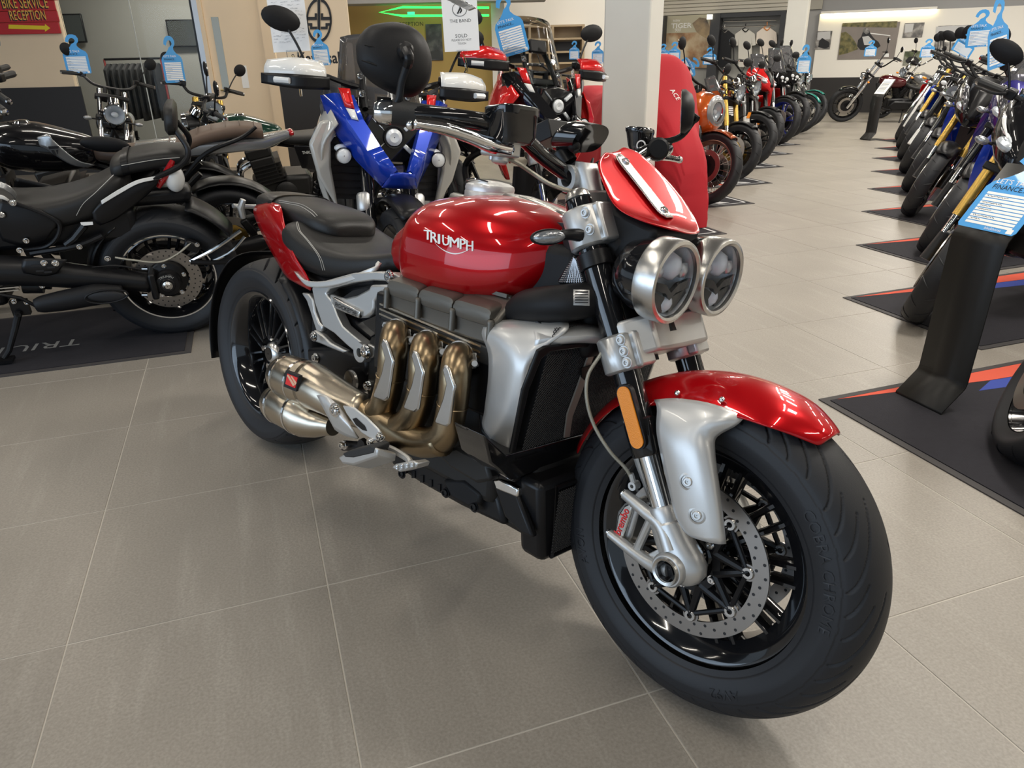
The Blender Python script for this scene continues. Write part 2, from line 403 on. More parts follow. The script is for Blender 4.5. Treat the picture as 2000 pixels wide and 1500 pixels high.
rider = [(1674, 90), (1676, 78), (1682, 72), (1686, 60), (1690, 55), (1697, 57), (1700, 66), (1708, 76), (1716, 82), (1720, 90), (1712, 95), (1700, 92), (1690, 98), (1680, 97)]
poster(1641, 45, 1752, 115, ROADM, 'large colour photo of a motorcycle rider leaning round a bend',
       [('hedge', [(1646, 45), (1753, 41), (1751, 54), (1644, 52)], HEDGE, 0), ('bush', [(1643, 64), (1652, 62), (1662, 70), (1672, 84), (1676, 96), (1655, 104), (1638, 108)], HEDGE, 0.001),
        ('white_line', [(1700, 64), (1739, 69), (1739, 70.5), (1700, 66)], WHT, 0.001), ('rider', rider, BLKP, 0.003), ('helmet', [(1685, 62), (1687, 56), (1692, 54), (1697, 57), (1698, 64), (1692, 67)], PH, 0.006),
        ('fairing', [(1684, 72), (1696, 70), (1706, 80), (1700, 88), (1688, 88)], PALE, 0.006), ('caption', [(1726, 104), (1736, 104), (1736, 111), (1726, 111)], WHT, 0.001)])
poster(1765, 45, 1803, 73, PH, 'small grey landscape photo with trees beside the large road photo', [('sky', [(1768, 47), (1785, 46), (1782, 62), (1767, 64)], PALE, 0)])
poster(1765, 100, 1800, 127, PG, 'small green photo of a motorcycle in a field, low on the white wall', [('bike', [(1768, 119), (1775, 111), (1788, 110), (1796, 118), (1790, 123), (1772, 124)], BLKP, 0.002)])
poster(1827, 50, 1902, 98, PH, 'wide grey photo of a motorcycle before an arched building', [('sky', [(1829, 52), (1900, 49), (1898, 66), (1828, 70)], PALE, 0), ('arch', [(1845, 82), (1847, 70), (1858, 64), (1870, 64), (1880, 72), (1882, 84)], WHITEW, 0.001)])
# --- shutter, display bay with T-shirts, big poster
struct(obj('trim_2', WB.slab(WB.U(1240), WB.U(1592), WB.Z(1420, 26), CEIL, 0.06, 0.0), mat('shutter_backing', (0.40, 0.38, 0.33), 0.6)))
sh = empty('roller_shutter', WB.uz(WB.U(1430), WB.Z(1420, 26), 0.06), (0, 0, 0), 'cream ribbed roller shutter above the clothes display', 'shutter')
SHM = mat('shutter_slat', (0.62, 0.58, 0.49), 0.5)
zz = WB.Z(1420, 26); k = 0
while zz < CEIL - 0.6:
    sub_at('slat', WB.slab(WB.U(1245), WB.U(1562), zz + 0.004, zz + 0.072, 0.03, 0.061), SHM, sh, bev=0.008); zz += 0.078
bay = empty('display_bay', WB.uz(WB.U(1400), 0, 0.0), (0, 0, 0), 'dark framed display bay with a pale back panel', 'shelving')
DGR = mat('charcoal_frame', (0.035, 0.037, 0.042), 0.5)
sub_at('back_panel', WB.slab(WB.U(1280), WB.U(1528), 0.0, WB.Z(1420, 27), 0.05, 0.0), mat('bay_grey', (0.36, 0.36, 0.34), 0.7), bay)
for xa, xb in ((1284, 1301), (1388, 1406), (1519, 1528)): sub_at('upright', WB.slab(WB.U(xa), WB.U(xb), 0.0, WB.Z(1420, 27), 0.35, 0.051), DGR, bay)
sub_at('header', WB.slab(WB.U(1400), WB.U(1522), WB.Z(1460, 34), WB.Z(1460, 26), 0.32, 0.051), DGR, bay)
for y_ in (42, 53): sub_at('rail', M().cyl(WB.p(1408, y_, 0.2), WB.p(1516, y_ - 3, 0.2), 0.012, n=8), CHR, bay)
ps = empty('adventure_poster', WB.p(1345, 80, 0.1), (0, 0, 0), 'tall sandy desert poster headed NEW TIGER in the dark bay', 'poster')
POSTM = photo_mat('sand_photo', [(0.10, 0.07, 0.05), (0.36, 0.20, 0.10), (0.50, 0.38, 0.24), (0.62, 0.53, 0.38)], 2.6)
sub_at('print', WB.pslab(1302, 30, 1388, 133, 0.02, 0.101), POSTM, ps)
sub_at('sky_print', WB.pslab(1302, 30, 1388, 64, 0.002, 0.1215), mat('poster_sky', (0.48, 0.45, 0.33), 0.4), ps)
sub_at('cliff_print', M().prism([WB.p(a, b, 0.124) for a, b in ((1352, 46), (1366, 34), (1380, 36), (1386, 52), (1386, 78), (1370, 70), (1360, 62))], WB.n * 0.002), photo_mat('cliff', [(0.07, 0.06, 0.055), (0.30, 0.22, 0.13), (0.5, 0.36, 0.2)], 3), ps)
tb = M(); text_to(tb, 'TIGER', WB.p(1331, 50, 0.126), WB.u, (0, 0, 1), width=WB.U(1351, 50) - WB.U(1311, 50), height=WB.Z(1331, 45) - WB.Z(1331, 55), off=.02); text_to(tb, '900', WB.p(1324, 58.5, 0.126), WB.u, (0, 0, 1), height=0.07)
text_to(tb, 'NEW', WB.p(1322, 40.5, 0.126), WB.u, (0, 0, 1), height=0.05)
sub_at('headline', tb, WHT, ps)
for x_ in (1296, 1394): sub_at('spot_lamp', WB.pslab(x_ - 5, 30, x_ + 5, 39, 0.06, 0.42), mat('lamp_glow', (1, 1, 1), emit=(1, 0.9, 0.6), es=2.5), bay)
def shirt(cx, top, w, h, mt, label, hang):
    s = empty('t_shirt', WB.p(cx, top, 0.2), (0, 0, 0), label, 't-shirt')
    o = [(-.16, 0), (.16, 0), (.5, .13), (.5, .13), (.55, .42), (.36, .44), (.34, .30), (.35, 1.0), (-.35, 1.0), (-.34, .30), (-.36, .44), (-.55, .42), (-.5, .13)]
    P = [WB.p(cx + a * w, top + b * h, 0.17) for a, b in o]
    sub_at('fabric', M().prism(P, WB.n * 0.07), mt, s, bev=0.02)
    sub_at('collar', M().tube([WB.p(cx - .16 * w, top, 0.245), WB.p(cx, top + .07 * h, 0.25), WB.p(cx + .16 * w, top, 0.245)], 0.012, 6, sub=9), hang, s)
    sub_at('hanger', M().tube([WB.p(cx - .3 * w, top + 3, 0.2), WB.p(cx, top - 4, 0.2), WB.p(cx, top - 9, 0.2), WB.p(cx + 1.5, top - 11, 0.2)], 0.010, 6, sub=10), hang, s)
shirt(1415, 58, 38, 74, SB, 'black T-shirt with a hang tag on the display rail', CHR)
shirt(1456, 57, 38, 74, mat('grey_cloth', (0.66, 0.64, 0.58), 0.9), 'light grey henley T-shirt hanging between a black and a white one', SB)
shirt(1498, 54, 38, 74, mat('white_cloth', (0.80, 0.72, 0.63), 0.9), 'off-white T-shirt on an orange hanger at the rail end', mat('orange_plastic', (0.7, 0.25, 0.06), 0.5))
# --- pillars
def pillar(n, pxc, dep, w, label):
    p = at_depth(pxc, 120, dep)
    o = struct(obj('trim_%d' % n, M().box((p[0], p[1], CEIL / 2), (w, w, CEIL), (math.cos(AISLE), math.sin(AISLE), 0), (math.sin(AISLE), -math.cos(AISLE), 0)), STONE, bev=0.012))
    o['label'] = label; return o
pillar(3, 1235, 5.7, 0.33, 'pale painted square column between the red covers')
pillar(4, 1547, 15.0, 0.36, 'pale painted square column beside the clothes display')
# --- left wall with office glass, door and board
WL = Wall(250, 10.0, 6.0)
zw = WL.Z(100, 170)
struct(obj('wall_left', WL.slab(-9, WL.U(135), 0, CEIL, 0.12, -0.12), CREAM))
struct(obj('baseboard_left', WL.slab(-9, WL.U(146), 0, zw, 0.02, 0.001), DARKW))
struct(obj('trim_5', WL.slab(WL.U(135), WL.U(404), 2.55, CEIL, 0.12, -0.12), CREAM))
struct(obj('trim_6', WL.slab(WL.U(135), WL.U(404), 0.0, 0.06, 0.12, -0.12), FRAME))
win = struct(obj('window_1', WL.slab(WL.U(393), WL.U(404), 0.06, 2.55, 0.12, -0.12), FRAME))
obj('window_gasket', WL.slab(WL.U(388), WL.U(393), 0.06, 2.55, 0.05, -0.08), SB, win)
uj = (WL.U(137), WL.U(272), WL.U(390))
for a, b in ((uj[0], uj[1] - 0.006), (uj[1] + 0.006, uj[2])): obj('glass_pane', WL.slab(a, b, 0.06, 2.55, 0.012, -0.07), mat('office_glass', (0.92, 0.97, 0.95), 0.0, trans=1.0, ior=1.12), win)
obj('glass_joint', WL.slab(uj[1] - 0.005, uj[1] + 0.005, 0.06, 2.55, 0.014, -0.071), mat('silicone', (0.5, 0.52, 0.5), 0.4), win)
# office behind the glass
struct(obj('wall_office', WL.slab(-2.4, WL.U(404) + 0.2, 0, CEIL, 0.1, -3.2), mat('office_grey', (0.26, 0.26, 0.25), 0.7)))
struct(obj('wall_office_side', M().box(WL.uz(WL.U(404), CEIL / 2, -1.7), (0.1, 3.0, CEIL), WL.u, WL.n), MATS['office_grey']))
area('office_light', WL.uz(WL.U(270), 2.9, -1.7), 1.2, 0.5, 75, rz=WL.ang)
SCR = mat('screen_faint_glow', (0.03, 0.033, 0.033), 0.15, emit=(0.25, 0.28, 0.26), es=0.05)  # dark screen glass with a faint grey-green glow put into the material
def tv(x0, y0, x1, y1, off, label):
    W2 = Wall(250, 10.0, 6.0); W2.o = tuple(np.array(W2.o) + W2.n[:2] * off)
    t = empty('wall_television', W2.p((x0 + x1) / 2, (y0 + y1) / 2), (0, 0, 0), label, 'television')
    sub_at('casing', W2.pslab(x0, y0, x1, y1, 0.05, 0.0), SB, t, bev=0.01)
    sub_at('screen', W2.pslab(x0 + 3, y0 + 3, x1 - 2, y1 - 3, 0.004, 0.0505), SCR, t)
tv(114, 27, 166, 84, -3.05, 'dark wall screen at the left end of the glazed office'); tv(329, 38, 400, 92, -3.05, 'dark wall screen beside the glazed office corner')
W3 = Wall(250, 10.0, 6.0); W3.o = tuple(np.array(W3.o) + W3.n[:2] * -2.0)
rk = empty('clothes_rail', W3.uz(W3.U(260, 160), 0, 0), (0, 0, 0), 'red and black clothes rail inside the glazed office', 'clothes rail')
u0, u1, zr_ = W3.U(203, 115), W3.U(314, 115), W3.Z(258, 115)
for u in (u0, u1): sub_at('post', M().cyl(W3.uz(u, 0, 0), W3.uz(u, zr_, 0), 0.016, n=8), mat('red_tube', (0.3, 0.05, 0.05), 0.5), rk); sub_at('foot', M().cyl(W3.uz(u, 0.015, -0.22), W3.uz(u, 0.015, 0.22), 0.014, n=8), SB, rk)
sub_at('bar', M().cyl(W3.uz(u0, zr_, 0), W3.uz(u1, zr_, 0), 0.016, n=8), SB, rk)
CLO = mat('dark_cloth', (0.02, 0.02, 0.022), 0.9, vary=(6, 0.5))
for k in range(9):
    u = u0 + (u1 - u0) * (k + .6) / 9.4
    g = M().prism([W3.uz(u - .02, zr_ - .06, -.05), W3.uz(u - .02, zr_ - .06, .05), W3.uz(u - .02, zr_ - .14, .22), W3.uz(u - .02, zr_ - .8 - .03 * (k % 3), .24), W3.uz(u - .02, zr_ - .8 - .03 * (k % 3), -.24), W3.uz(u - .02, zr_ - .14, -.22)], W3.u * 0.045)
    tag(obj('hanging_jacket', g, CLO, bev=0.012), 'dark jacket hanging on the office clothes rail', 'jacket', 'jackets on the office rail')
# door
dr = struct(obj('door_1', WL.slab(WL.U(412), WL.U(520), 0.0, 2.1, 0.05, -0.06), CREAM, bev=0.004)); 
struct(obj('wall_door_side', WL.slab(WL.U(404), WL.U(545), 2.16, CEIL, 0.12, -0.12), CREAM))
for a, b in ((404, 412), (520, 540)): struct(obj('trim_7' if a == 404 else 'trim_8', WL.slab(WL.U(a), WL.U(b), 0.0, 2.16, 0.14, -0.12), CREAM))
obj('vision_panel', WL.slab(WL.U(426), WL.U(440), WL.Z(433, 180), WL.Z(433, 33), 0.01, -0.012), mat('frosted_glass', (0.30, 0.32, 0.28), 0.15), dr)
obj('handle', M().cyl(WL.uz(WL.U(432, 175), WL.Z(432, 176), 0.03), WL.uz(WL.U(450, 175), WL.Z(432, 176), 0.03), 0.011, n=8).cyl(WL.uz(WL.U(433, 175), WL.Z(432, 176), -0.02), WL.uz(WL.U(433, 175), WL.Z(432, 176), 0.03), 0.011, n=8), mat('brass', (0.5, 0.4, 0.2), 0.3, 0.9), dr)
tag(obj('door_notice', WL.pslab(471, 128, 484, 172, 0.004, -0.008), WHT), 'narrow white paper notice taped to the cream door', 'notice')
# service reception sign
sg = empty('service_sign', WL.p(50, 30, 0.03), (0, 0, 0), 'red plank sign reading BIKE SERVICE RECEPTION with a yellow arrow', 'sign')
PLK = mat('red_plank', (0.50, 0.02, 0.025), 0.45, vary=(3, 0.12, (1, 1, 12)))
for ya, yb, xr in ((-38, 2, 110), (2.6, 22, 110), (22.6, 44, 116), (44.6, 67, 119)): sub_at('plank', WL.pslab(-44, ya, xr, yb, 0.03, 0.01), PLK, sg, bev=0.005)
YEL = mat('yellow_letter', (0.85, 0.52, 0.10), 0.5); ARR = mat('yellow_arrow', (0.80, 0.62, 0.02), 0.5)
for t_, y0, y1, x0, x1 in (('BIKE SERVICE', -7, 16, 5, 92), ('RECEPTION', 20, 39, 20, 88)):
    c = WL.p((x0 + x1) / 2, (y0 + y1) / 2, 0.0415); tb = M(); text_to(tb, t_, c - WL.u * .012 - V3(0, 0, .012), WL.u, (0, 0, 1), width=WL.U(x1) - WL.U(x0), height=WL.Z(50, y0) - WL.Z(50, y1), off=0.012); sub_at('letter_shadow', tb, BLKP, sg)
    tb = M(); text_to(tb, t_, c, WL.u, (0, 0, 1), width=WL.U(x1) - WL.U(x0), height=WL.Z(50, y0) - WL.Z(50, y1), lift=0.002); sub_at('lettering', tb, YEL, sg)
sub_at('arrow', M().prism([WL.p(a, b, 0.0415) for a, b in ((17, 48), (88, 50.5), (88, 47), (98.5, 55), (88, 62), (88, 58), (17, 56))], WL.n * 0.004), ARR, sg)
# board with the round emblem
WK = Wall(610, 9.6, 4.0)
kb = empty('dealer_board', WK.p(610, 100, 0.0), (0, 0, 0), 'cream board with round black emblem and the word Kawasaki', 'sign')
sub_at('board', WK.slab(WK.U(545), WK.U(690), 0.0, 2.9, 0.08, 0.0), CREAM, kb)
sub_at('plinth', WK.slab(WK.U(543), WK.U(690), 0.0, WK.Z(600, 158), 0.03, 0.081), DARKW, kb)
def kp(x, y): return WK.p(x, y, 0.0815)
KC = (623, 40); rx, ry = 25, 44
em = M()
def kring(r0, r1, a0, a1):
    t = np.linspace(R_(a0), R_(a1), 26)
    o = [kp(KC[0] + rx * r1 * math.cos(x), KC[1] - ry * r1 * math.sin(x)) for x in t] + [kp(KC[0] + rx * r0 * math.cos(x), KC[1] - ry * r0 * math.sin(x)) for x in t[::-1]]
    em.prism(o, WK.n * 0.012)
kring(.86, 1.0, 100, 260); kring(.86, 1.0, -80, 80)
em.prism([kp(*q) for q in ((620.5, -6), (625.5, -6), (625.5, 86), (620.5, 86))], WK.n * 0.012)
for sx in (-1, 1):
    X = lambda a: 623 + sx * a
    em.prism([kp(X(a), b) for a, b in ((24, 33), (8, 33), (8, 26), (4, 26), (4, 39), (24, 39))], WK.n * 0.012)
    em.prism([kp(X(a), b) for a, b in ((24, 45), (13, 45), (13, 52), (4, 52), (4, 57), (17, 57), (17, 50), (24, 50))], WK.n * 0.012)
sub_at('emblem', em, BLKP, kb)
tb = M(); text_to(tb, 'Kawasaki', kp(629, 113), WK.u, (0, 0, 1), width=WK.U(676) - WK.U(582), height=WK.Z(630, 101) - WK.Z(630, 124), off=0.02); tb.prism([V3(*tb.v[0]) + V3(0, 0, -9), V3(*tb.v[0]) + V3(0.001, 0, -9), V3(*tb.v[0]) + V3(0, 0, -9.001)], (0, .001, 0)) if 0 else None
sub_at('lettering', tb, BLKP, kb)
# reception area far behind
WR = Wall(850, 13.5, 0.0)
struct(obj('wall_reception', WR.slab(WR.U(690) - 2, WR.U(965), 0, 2.6, 0.1, -0.1), YELW))
struct(obj('wall_reception_side', WR.slab(WR.U(965), WR.U(1195), 0, CEIL, 0.1, -0.6), WHITEW))
struct(obj('trim_9', WR.slab(WR.U(962), WR.U(987), 0, CEIL, 0.2, 0.0), STONE))
struct(obj('trim_10', WR.slab(WR.U(690) - 2, WR.U(1062), WR.Z(1000, 8), WR.Z(1000, 8) + 0.35, 0.5, 0.3), GREYW))
nx = empty('neon_arrow', WR.p(800, 22, 0.3), (0, 0, 0), 'green neon arrow pointing left above the reception wall', 'neon sign')
sub_at('neon_tube', M().tube([WR.p(a, b, 0.30) for a, b in ((955, 15), (786, 14), (741, 24), (786, 31), (955, 30))], 0.016, 8), mat('green_neon', (0.1, 1, 0.2), emit=(0.02, 1.0, 0.10), es=2.6), nx)
sub_at('mount', M().cyl(WR.p(900, 15, 0.3), WR.p(900, 15, 0.0), 0.008, n=6), SB, nx)
rs = empty('reception_lettering', WR.p(812, 45, 0.0), (0, 0, 0), 'dark lettering RECEPTION on the ochre wall', 'sign')
tb = M(); text_to(tb, 'RECEPTION', WR.p(800, 47, 0.0), WR.u, (0, 0, 1), width=WR.U(826) - WR.U(774), height=WR.Z(800, 43) - WR.Z(800, 51)); sub_at('letters', tb, BLKP, rs)
sub_at('exit_panel', WR.pslab(796, 23, 810, 33, 0.02, 0.0), mat('exit_green', (0.05, 0.5, 0.3), 0.4, emit=(0.1, 0.9, 0.6), es=0.7), rs)
bp_ = empty('reception_poster', WR.p(848, 80, 0.0), (0, 0, 0), 'dark portrait poster on the ochre reception wall', 'poster')
sub_at('print', WR.pslab(833, 47, 864, 118, 0.02, 0.0), photo_mat('dark_photo', [(0.01, 0.01, 0.01), (0.04, 0.04, 0.045), (0.12, 0.12, 0.12)], 6), bp_)
sub_at('caption_block', WR.pslab(838, 100, 860, 115, 0.003, 0.0205), DGR, bp_)
rsn = empty('red_hanging_sign', WR.p(940, -5, 0.25), (0, 0, 0), 'small red plank sign with yellow letters under the beam', 'sign')
sub_at('plank', WR.pslab(912, -14, 961, 9, 0.03, 0.25), PLK, rsn); tb = M(); text_to(tb, 'BUTTON', WR.p(940, 1, 0.281), WR.u, (0, 0, 1), height=0.06); sub_at('lettering', tb, YEL, rsn)
shf = empty('timber_shelving', WR.uz(WR.U(1060), 0, -0.5), (0, 0, 0), 'pale timber shelf unit with dark compartments behind the motorcycles', 'shelving')
OAK = mat('pale_oak', (0.42, 0.32, 0.20), 0.6, vary=(3, 0.2, (1, 1, 8)))
sub_at('carcass', WR.slab(WR.U(990), WR.U(1140), 0, WR.Z(1060, 52), 0.03, -0.5), OAK, shf)
for x in (988, 1034, 1078, 1138): sub_at('upright', WR.slab(WR.U(x), WR.U(x + 5), 0, WR.Z(1060, 52), 0.3, -0.468), OAK, shf)
for y in (52, 78, 104, 126): sub_at('shelf', WR.slab(WR.U(988), WR.U(1143), WR.Z(1060, y), WR.Z(1060, y) + 0.03, 0.29, -0.468), OAK, shf)
for x0, x1 in ((994, 1033), (1084, 1137)): sub_at('back', WR.pslab(x0, 80, x1, 125, 0.02, -0.468), DGR, shf)
# ceiling and enclosing walls
struct(obj('ceiling', M().box((3, 13, CEIL + 0.06), (40, 42, 0.1)), CEILM))
struct(obj('wall_right', M().box((*(a_ * 7 + b_ * 7.5), CEIL / 2), (26, 0.1, CEIL), (*a_, 0), (*b_, 0)), WHITEW))
# ======================= the red roadster in front =======================
YAW, LEAN = R_(-45.2), R_(9.5)
def Rz(a): c, s = math.cos(a), math.sin(a); return np.array([[c, -s, 0], [s, c, 0], [0, 0, 1]])
def Rx(a): c, s = math.cos(a), math.sin(a); return np.array([[1, 0, 0], [0, c, -s], [0, s, c]])
BR = Rz(YAW) @ Rx(-LEAN); BO = np.array([-0.814, 2.331, 0.0]); CB = BR.T @ (CC - BO)
def P(px, py, y):                 # photo pixel -> point of the bike frame on the plane at lateral offset y (left +)
    d = BR.T @ ray(px, py); return CB + d * ((y - CB[1]) / d[1])
def PX(px, py, x):                # the same on the plane at x
    d = BR.T @ ray(px, py); return CB + d * ((x - CB[0]) / d[0])
H = empty('red_motorcycle', BO, (-LEAN, 0, YAW), 'red and silver muscle roadster motorcycle with twin round headlamps and three bronze exhaust headers', 'motorcycle')
def part(name, mb, mt, parent=None, **k): return obj(name, mb, mt, parent or H, **k)
YR = (0, -1, 0)
FW = V3(1.647, 0, 0.338); RW = V3(0.0, 0, 0.3275)
# ---- tyres with real grooves
def tyre_mesh(name, c, R, hw, rim, nth, ns, groove, crown=0.55):
    t = np.linspace(0, 2 * math.pi, nth, endpoint=False)
    # profile parameter q -1..1 over the tread and sidewalls
    a = np.linspace(-1, 1, ns); prof = []
    sw = R - rim
    for q in a:
        aq = abs(q)
        if aq < 0.62:            # tread crown (ellipse)
            u = aq / 0.62; y = hw * 0.985 * math.sin(u * math.pi / 2 * 0.93); z = R - sw * crown * (1 - math.cos(u * math.pi / 2 * 0.93))
        else:
            u = (aq - 0.62) / 0.38; zs = R - sw * crown * (1 - math.cos(math.pi / 2 * 0.93)); z = zs + (rim - zs) * u
            y = hw * (0.985 * math.sin(math.pi / 2 * 0.93) + 0.03 * math.sin(u * math.pi) - 0.25 * max(0, u - 0.25) ** 1.3)
        prof.append((math.copysign(y, q) if q else 0.0, z))
    prof = np.array(prof); T, Q = np.meshgrid(t, a, indexing='ij')
    dep = groove(T, Q)
    rr = prof[:, 1][None] - dep; yy = np.repeat(prof[:, 0][None], nth, 0) * (1 - dep * 1.5)
    Vx = np.stack([c[0] + rr * np.cos(T), c[1] + yy, c[2] + rr * np.sin(T)], -1).reshape(-1, 3)
    i = np.arange(nth)[:, None]; j = np.arange(ns - 1)[None]; i2 = (i + 1) % nth
    Fq = np.stack([i * ns + j, i * ns + j + 1, i2 * ns + j + 1, i2 * ns + j], -1).reshape(-1, 4)
    me = bpy.data.meshes.new(name); me.vertices.add(len(Vx)); me.vertices.foreach_set('co', Vx.ravel())
    me.loops.add(Fq.size); me.loops.foreach_set('vertex_index', Fq.ravel().astype(np.int32))
    me.polygons.add(len(Fq)); me.polygons.foreach_set('loop_start', np.arange(0, Fq.size, 4, dtype=np.int32))
    me.update(calc_edges=True); me.validate(); me.polygons.foreach_set('use_smooth', np.ones(len(Fq), bool))
    return me
def sipes(n, specs, depth):
    def g(T, Q):
        D = np.zeros_like(T); per = 2 * math.pi / n
        for side in (-1, 1):
            q = Q * side
            for (ph, q0, q1, sweep, curve, w) in specs:
                s = np.clip((q - q0) / (q1 - q0), 0, 1); inside = (q >= q0) & (q <= q1)
                tc_ = ph * per + sweep * per * (1 - s) ** curve + (0.5 * per if side < 0 else 0)
                d = (T - tc_ + per / 2) % per - per / 2
                ww = w * np.sin(np.clip(s * 0.92 + 0.08, 0, 1) * math.pi) ** 0.6 + 0.0004
                D = np.maximum(D, np.where(inside, depth * np.clip((ww - np.abs(d) * 0.33) / (ww * 0.4), 0, 1), 0))
        # scalloped shoulder edge and bead ring
        aq = np.abs(Q); edge = 0.545 + 0.012 * np.abs(np.sin(T * n))
        D = np.maximum(D, np.where((aq > edge) & (aq < edge + 0.035), 0.0011 + 0.0006 * ((np.sin(T * 420) * np.sin(Q * 520)) > 0), 0))
        D = np.maximum(D, np.where((aq > 0.90) & (aq < 0.915), 0.002, 0))
        return D
    return g
ft = tyre_mesh('front_tyre', FW, 0.338, 0.078, 0.226, 900, 150, sipes(13, [(0.0, 0.08, 0.54, 0.95, 1.7, 0.0058), (0.40, 0.24, 0.52, 0.45, 1.6, 0.0048), (0.70, 0.30, 0.54, 0.38, 1.6, 0.0046)], 0.0062))
part('front_tyre', ft, RUB)
rt = tyre_mesh('rear_tyre', RW, 0.323, 0.122, 0.212, 640, 110, sipes(11, [(0.0, 0.05, 0.50, 0.75, 1.6, 0.0058), (0.5, 0.20, 0.53, 0.40, 1.6, 0.0050)], 0.0065), crown=0.42)
part('rear_tyre', rt, RUB)
# raised sidewall lettering
def sidewall_text(txt, c, r, y, a_mid, h, par, name='sidewall_lettering', mt=None):
    V, Fs = text_mesh(txt); hh = V[:, 1].max() - V[:, 1].min(); mb = M()
    mb.add([(c[0] + (r + v * h / hh) * math.cos(a_mid - u * h / hh / r), y - 0.0004 + 0.004 * abs(v * h / hh) / 0.03, c[2] + (r + v * h / hh) * math.sin(a_mid - u * h / hh / r)) for u, v, _ in V], Fs)
    return obj(name, mb, mt or mat('raised_rubber', (0.015, 0.016, 0.019), 0.52), par)
# ---- wheels
def rim_part(name, c, r, hw, pairs, hub_r, sp_w, sp_gap, y_hub, y_rim, parent, phase=0.0):
    rim = part(name, M().lathe([(r + .010, -hw), (r + .014, -hw + .004), (r + .010, -hw + .010), (r - .004, -hw + .016), (r - .022, -hw * .45), (r - .024, 0), (r - .022, hw * .45), (r - .004, hw - .016), (r + .010, hw - .010), (r + .014, hw - .004), (r + .010, hw),
                              (r + .002, hw - .002), (r - .010, hw - .014), (r - .030, hw * .45), (r - .032, 0), (r - .030, -hw * .45), (r - .010, -hw + .014), (r + .002, -hw + .002)], c, (0, 1, 0), 96, closed=True), GB)
    sm = M()
    for k in range(pairs):
        th = phase + 2 * math.pi * k / pairs; e = V3(math.cos(th), 0, math.sin(th)); t_ = V3(-math.sin(th), 0, math.cos(th))
        for s in (-1, 1):
            rr = []
            for f, w in ((hub_r, sp_w * 1.25), (hub_r + (r - hub_r) * .5, sp_w), (r - .022, sp_w * 1.15)):
                g = sp_gap * (0.75 + 0.35 * (f - hub_r) / (r - hub_r)); q = c + e * f + t_ * s * g; yy = y_hub + (y_rim - y_hub) * (f - hub_r) / (r - hub_r)
                rr.append([q + t_ * w + V3(0, yy - .012, 0), q + t_ * w * .45 + V3(0, yy - .019, 0), q - t_ * w * .45 + V3(0, yy - .019, 0), q - t_ * w + V3(0, yy - .012, 0), q - t_ * w + V3(0, yy + .012, 0), q + t_ * w + V3(0, yy + .012, 0)])
            so = part('spoke', M().rings(rr), GB, rim)
    return rim
frim = rim_part('front_rim', FW, 0.214, 0.050, 10, 0.058, 0.0065, 0.018, -0.015, -0.006, H, 0.16)
part('front_hub', M().lathe([(.012, -.085), (.030, -.085), (.034, -.06), (.060, -.045), (.060, .045), (.034, .06), (.030, .085), (.012, .085)], FW, (0, 1, 0), 40), GB)
rrim = rim_part('rear_rim', RW, 0.202, 0.105, 10, 0.060, 0.0060, 0.016, -0.045, -0.03, H, 0.35)
part('rear_hub', M().lathe([(.012, -.044), (.066, -.044), (.070, -.034), (.070, .06), (.012, .06)], RW, (0, 1, 0), 40), GB)
part('rear_hub_cap', M().lathe([(.002, -.072), (.020, -.072), (.032, -.068), (.041, -.056), (.043, -.036)], RW, (0, 1, 0), 36), BALU)
part('hub_emblem', M().lathe([(.002, -.0735), (.022, -.0735), (.022, -.071)], RW, (0, 1, 0), 28), GB)
for k in range(5):
    th = R_(72 * k + 30); part('wheel_nut', M().lathe([(.002, -.064), (.010, -.064), (.012, -.058), (.012, -.03)], RW + V3(.055 * math.cos(th), 0, .055 * math.sin(th)), (0, 1, 0), 6), CHR)
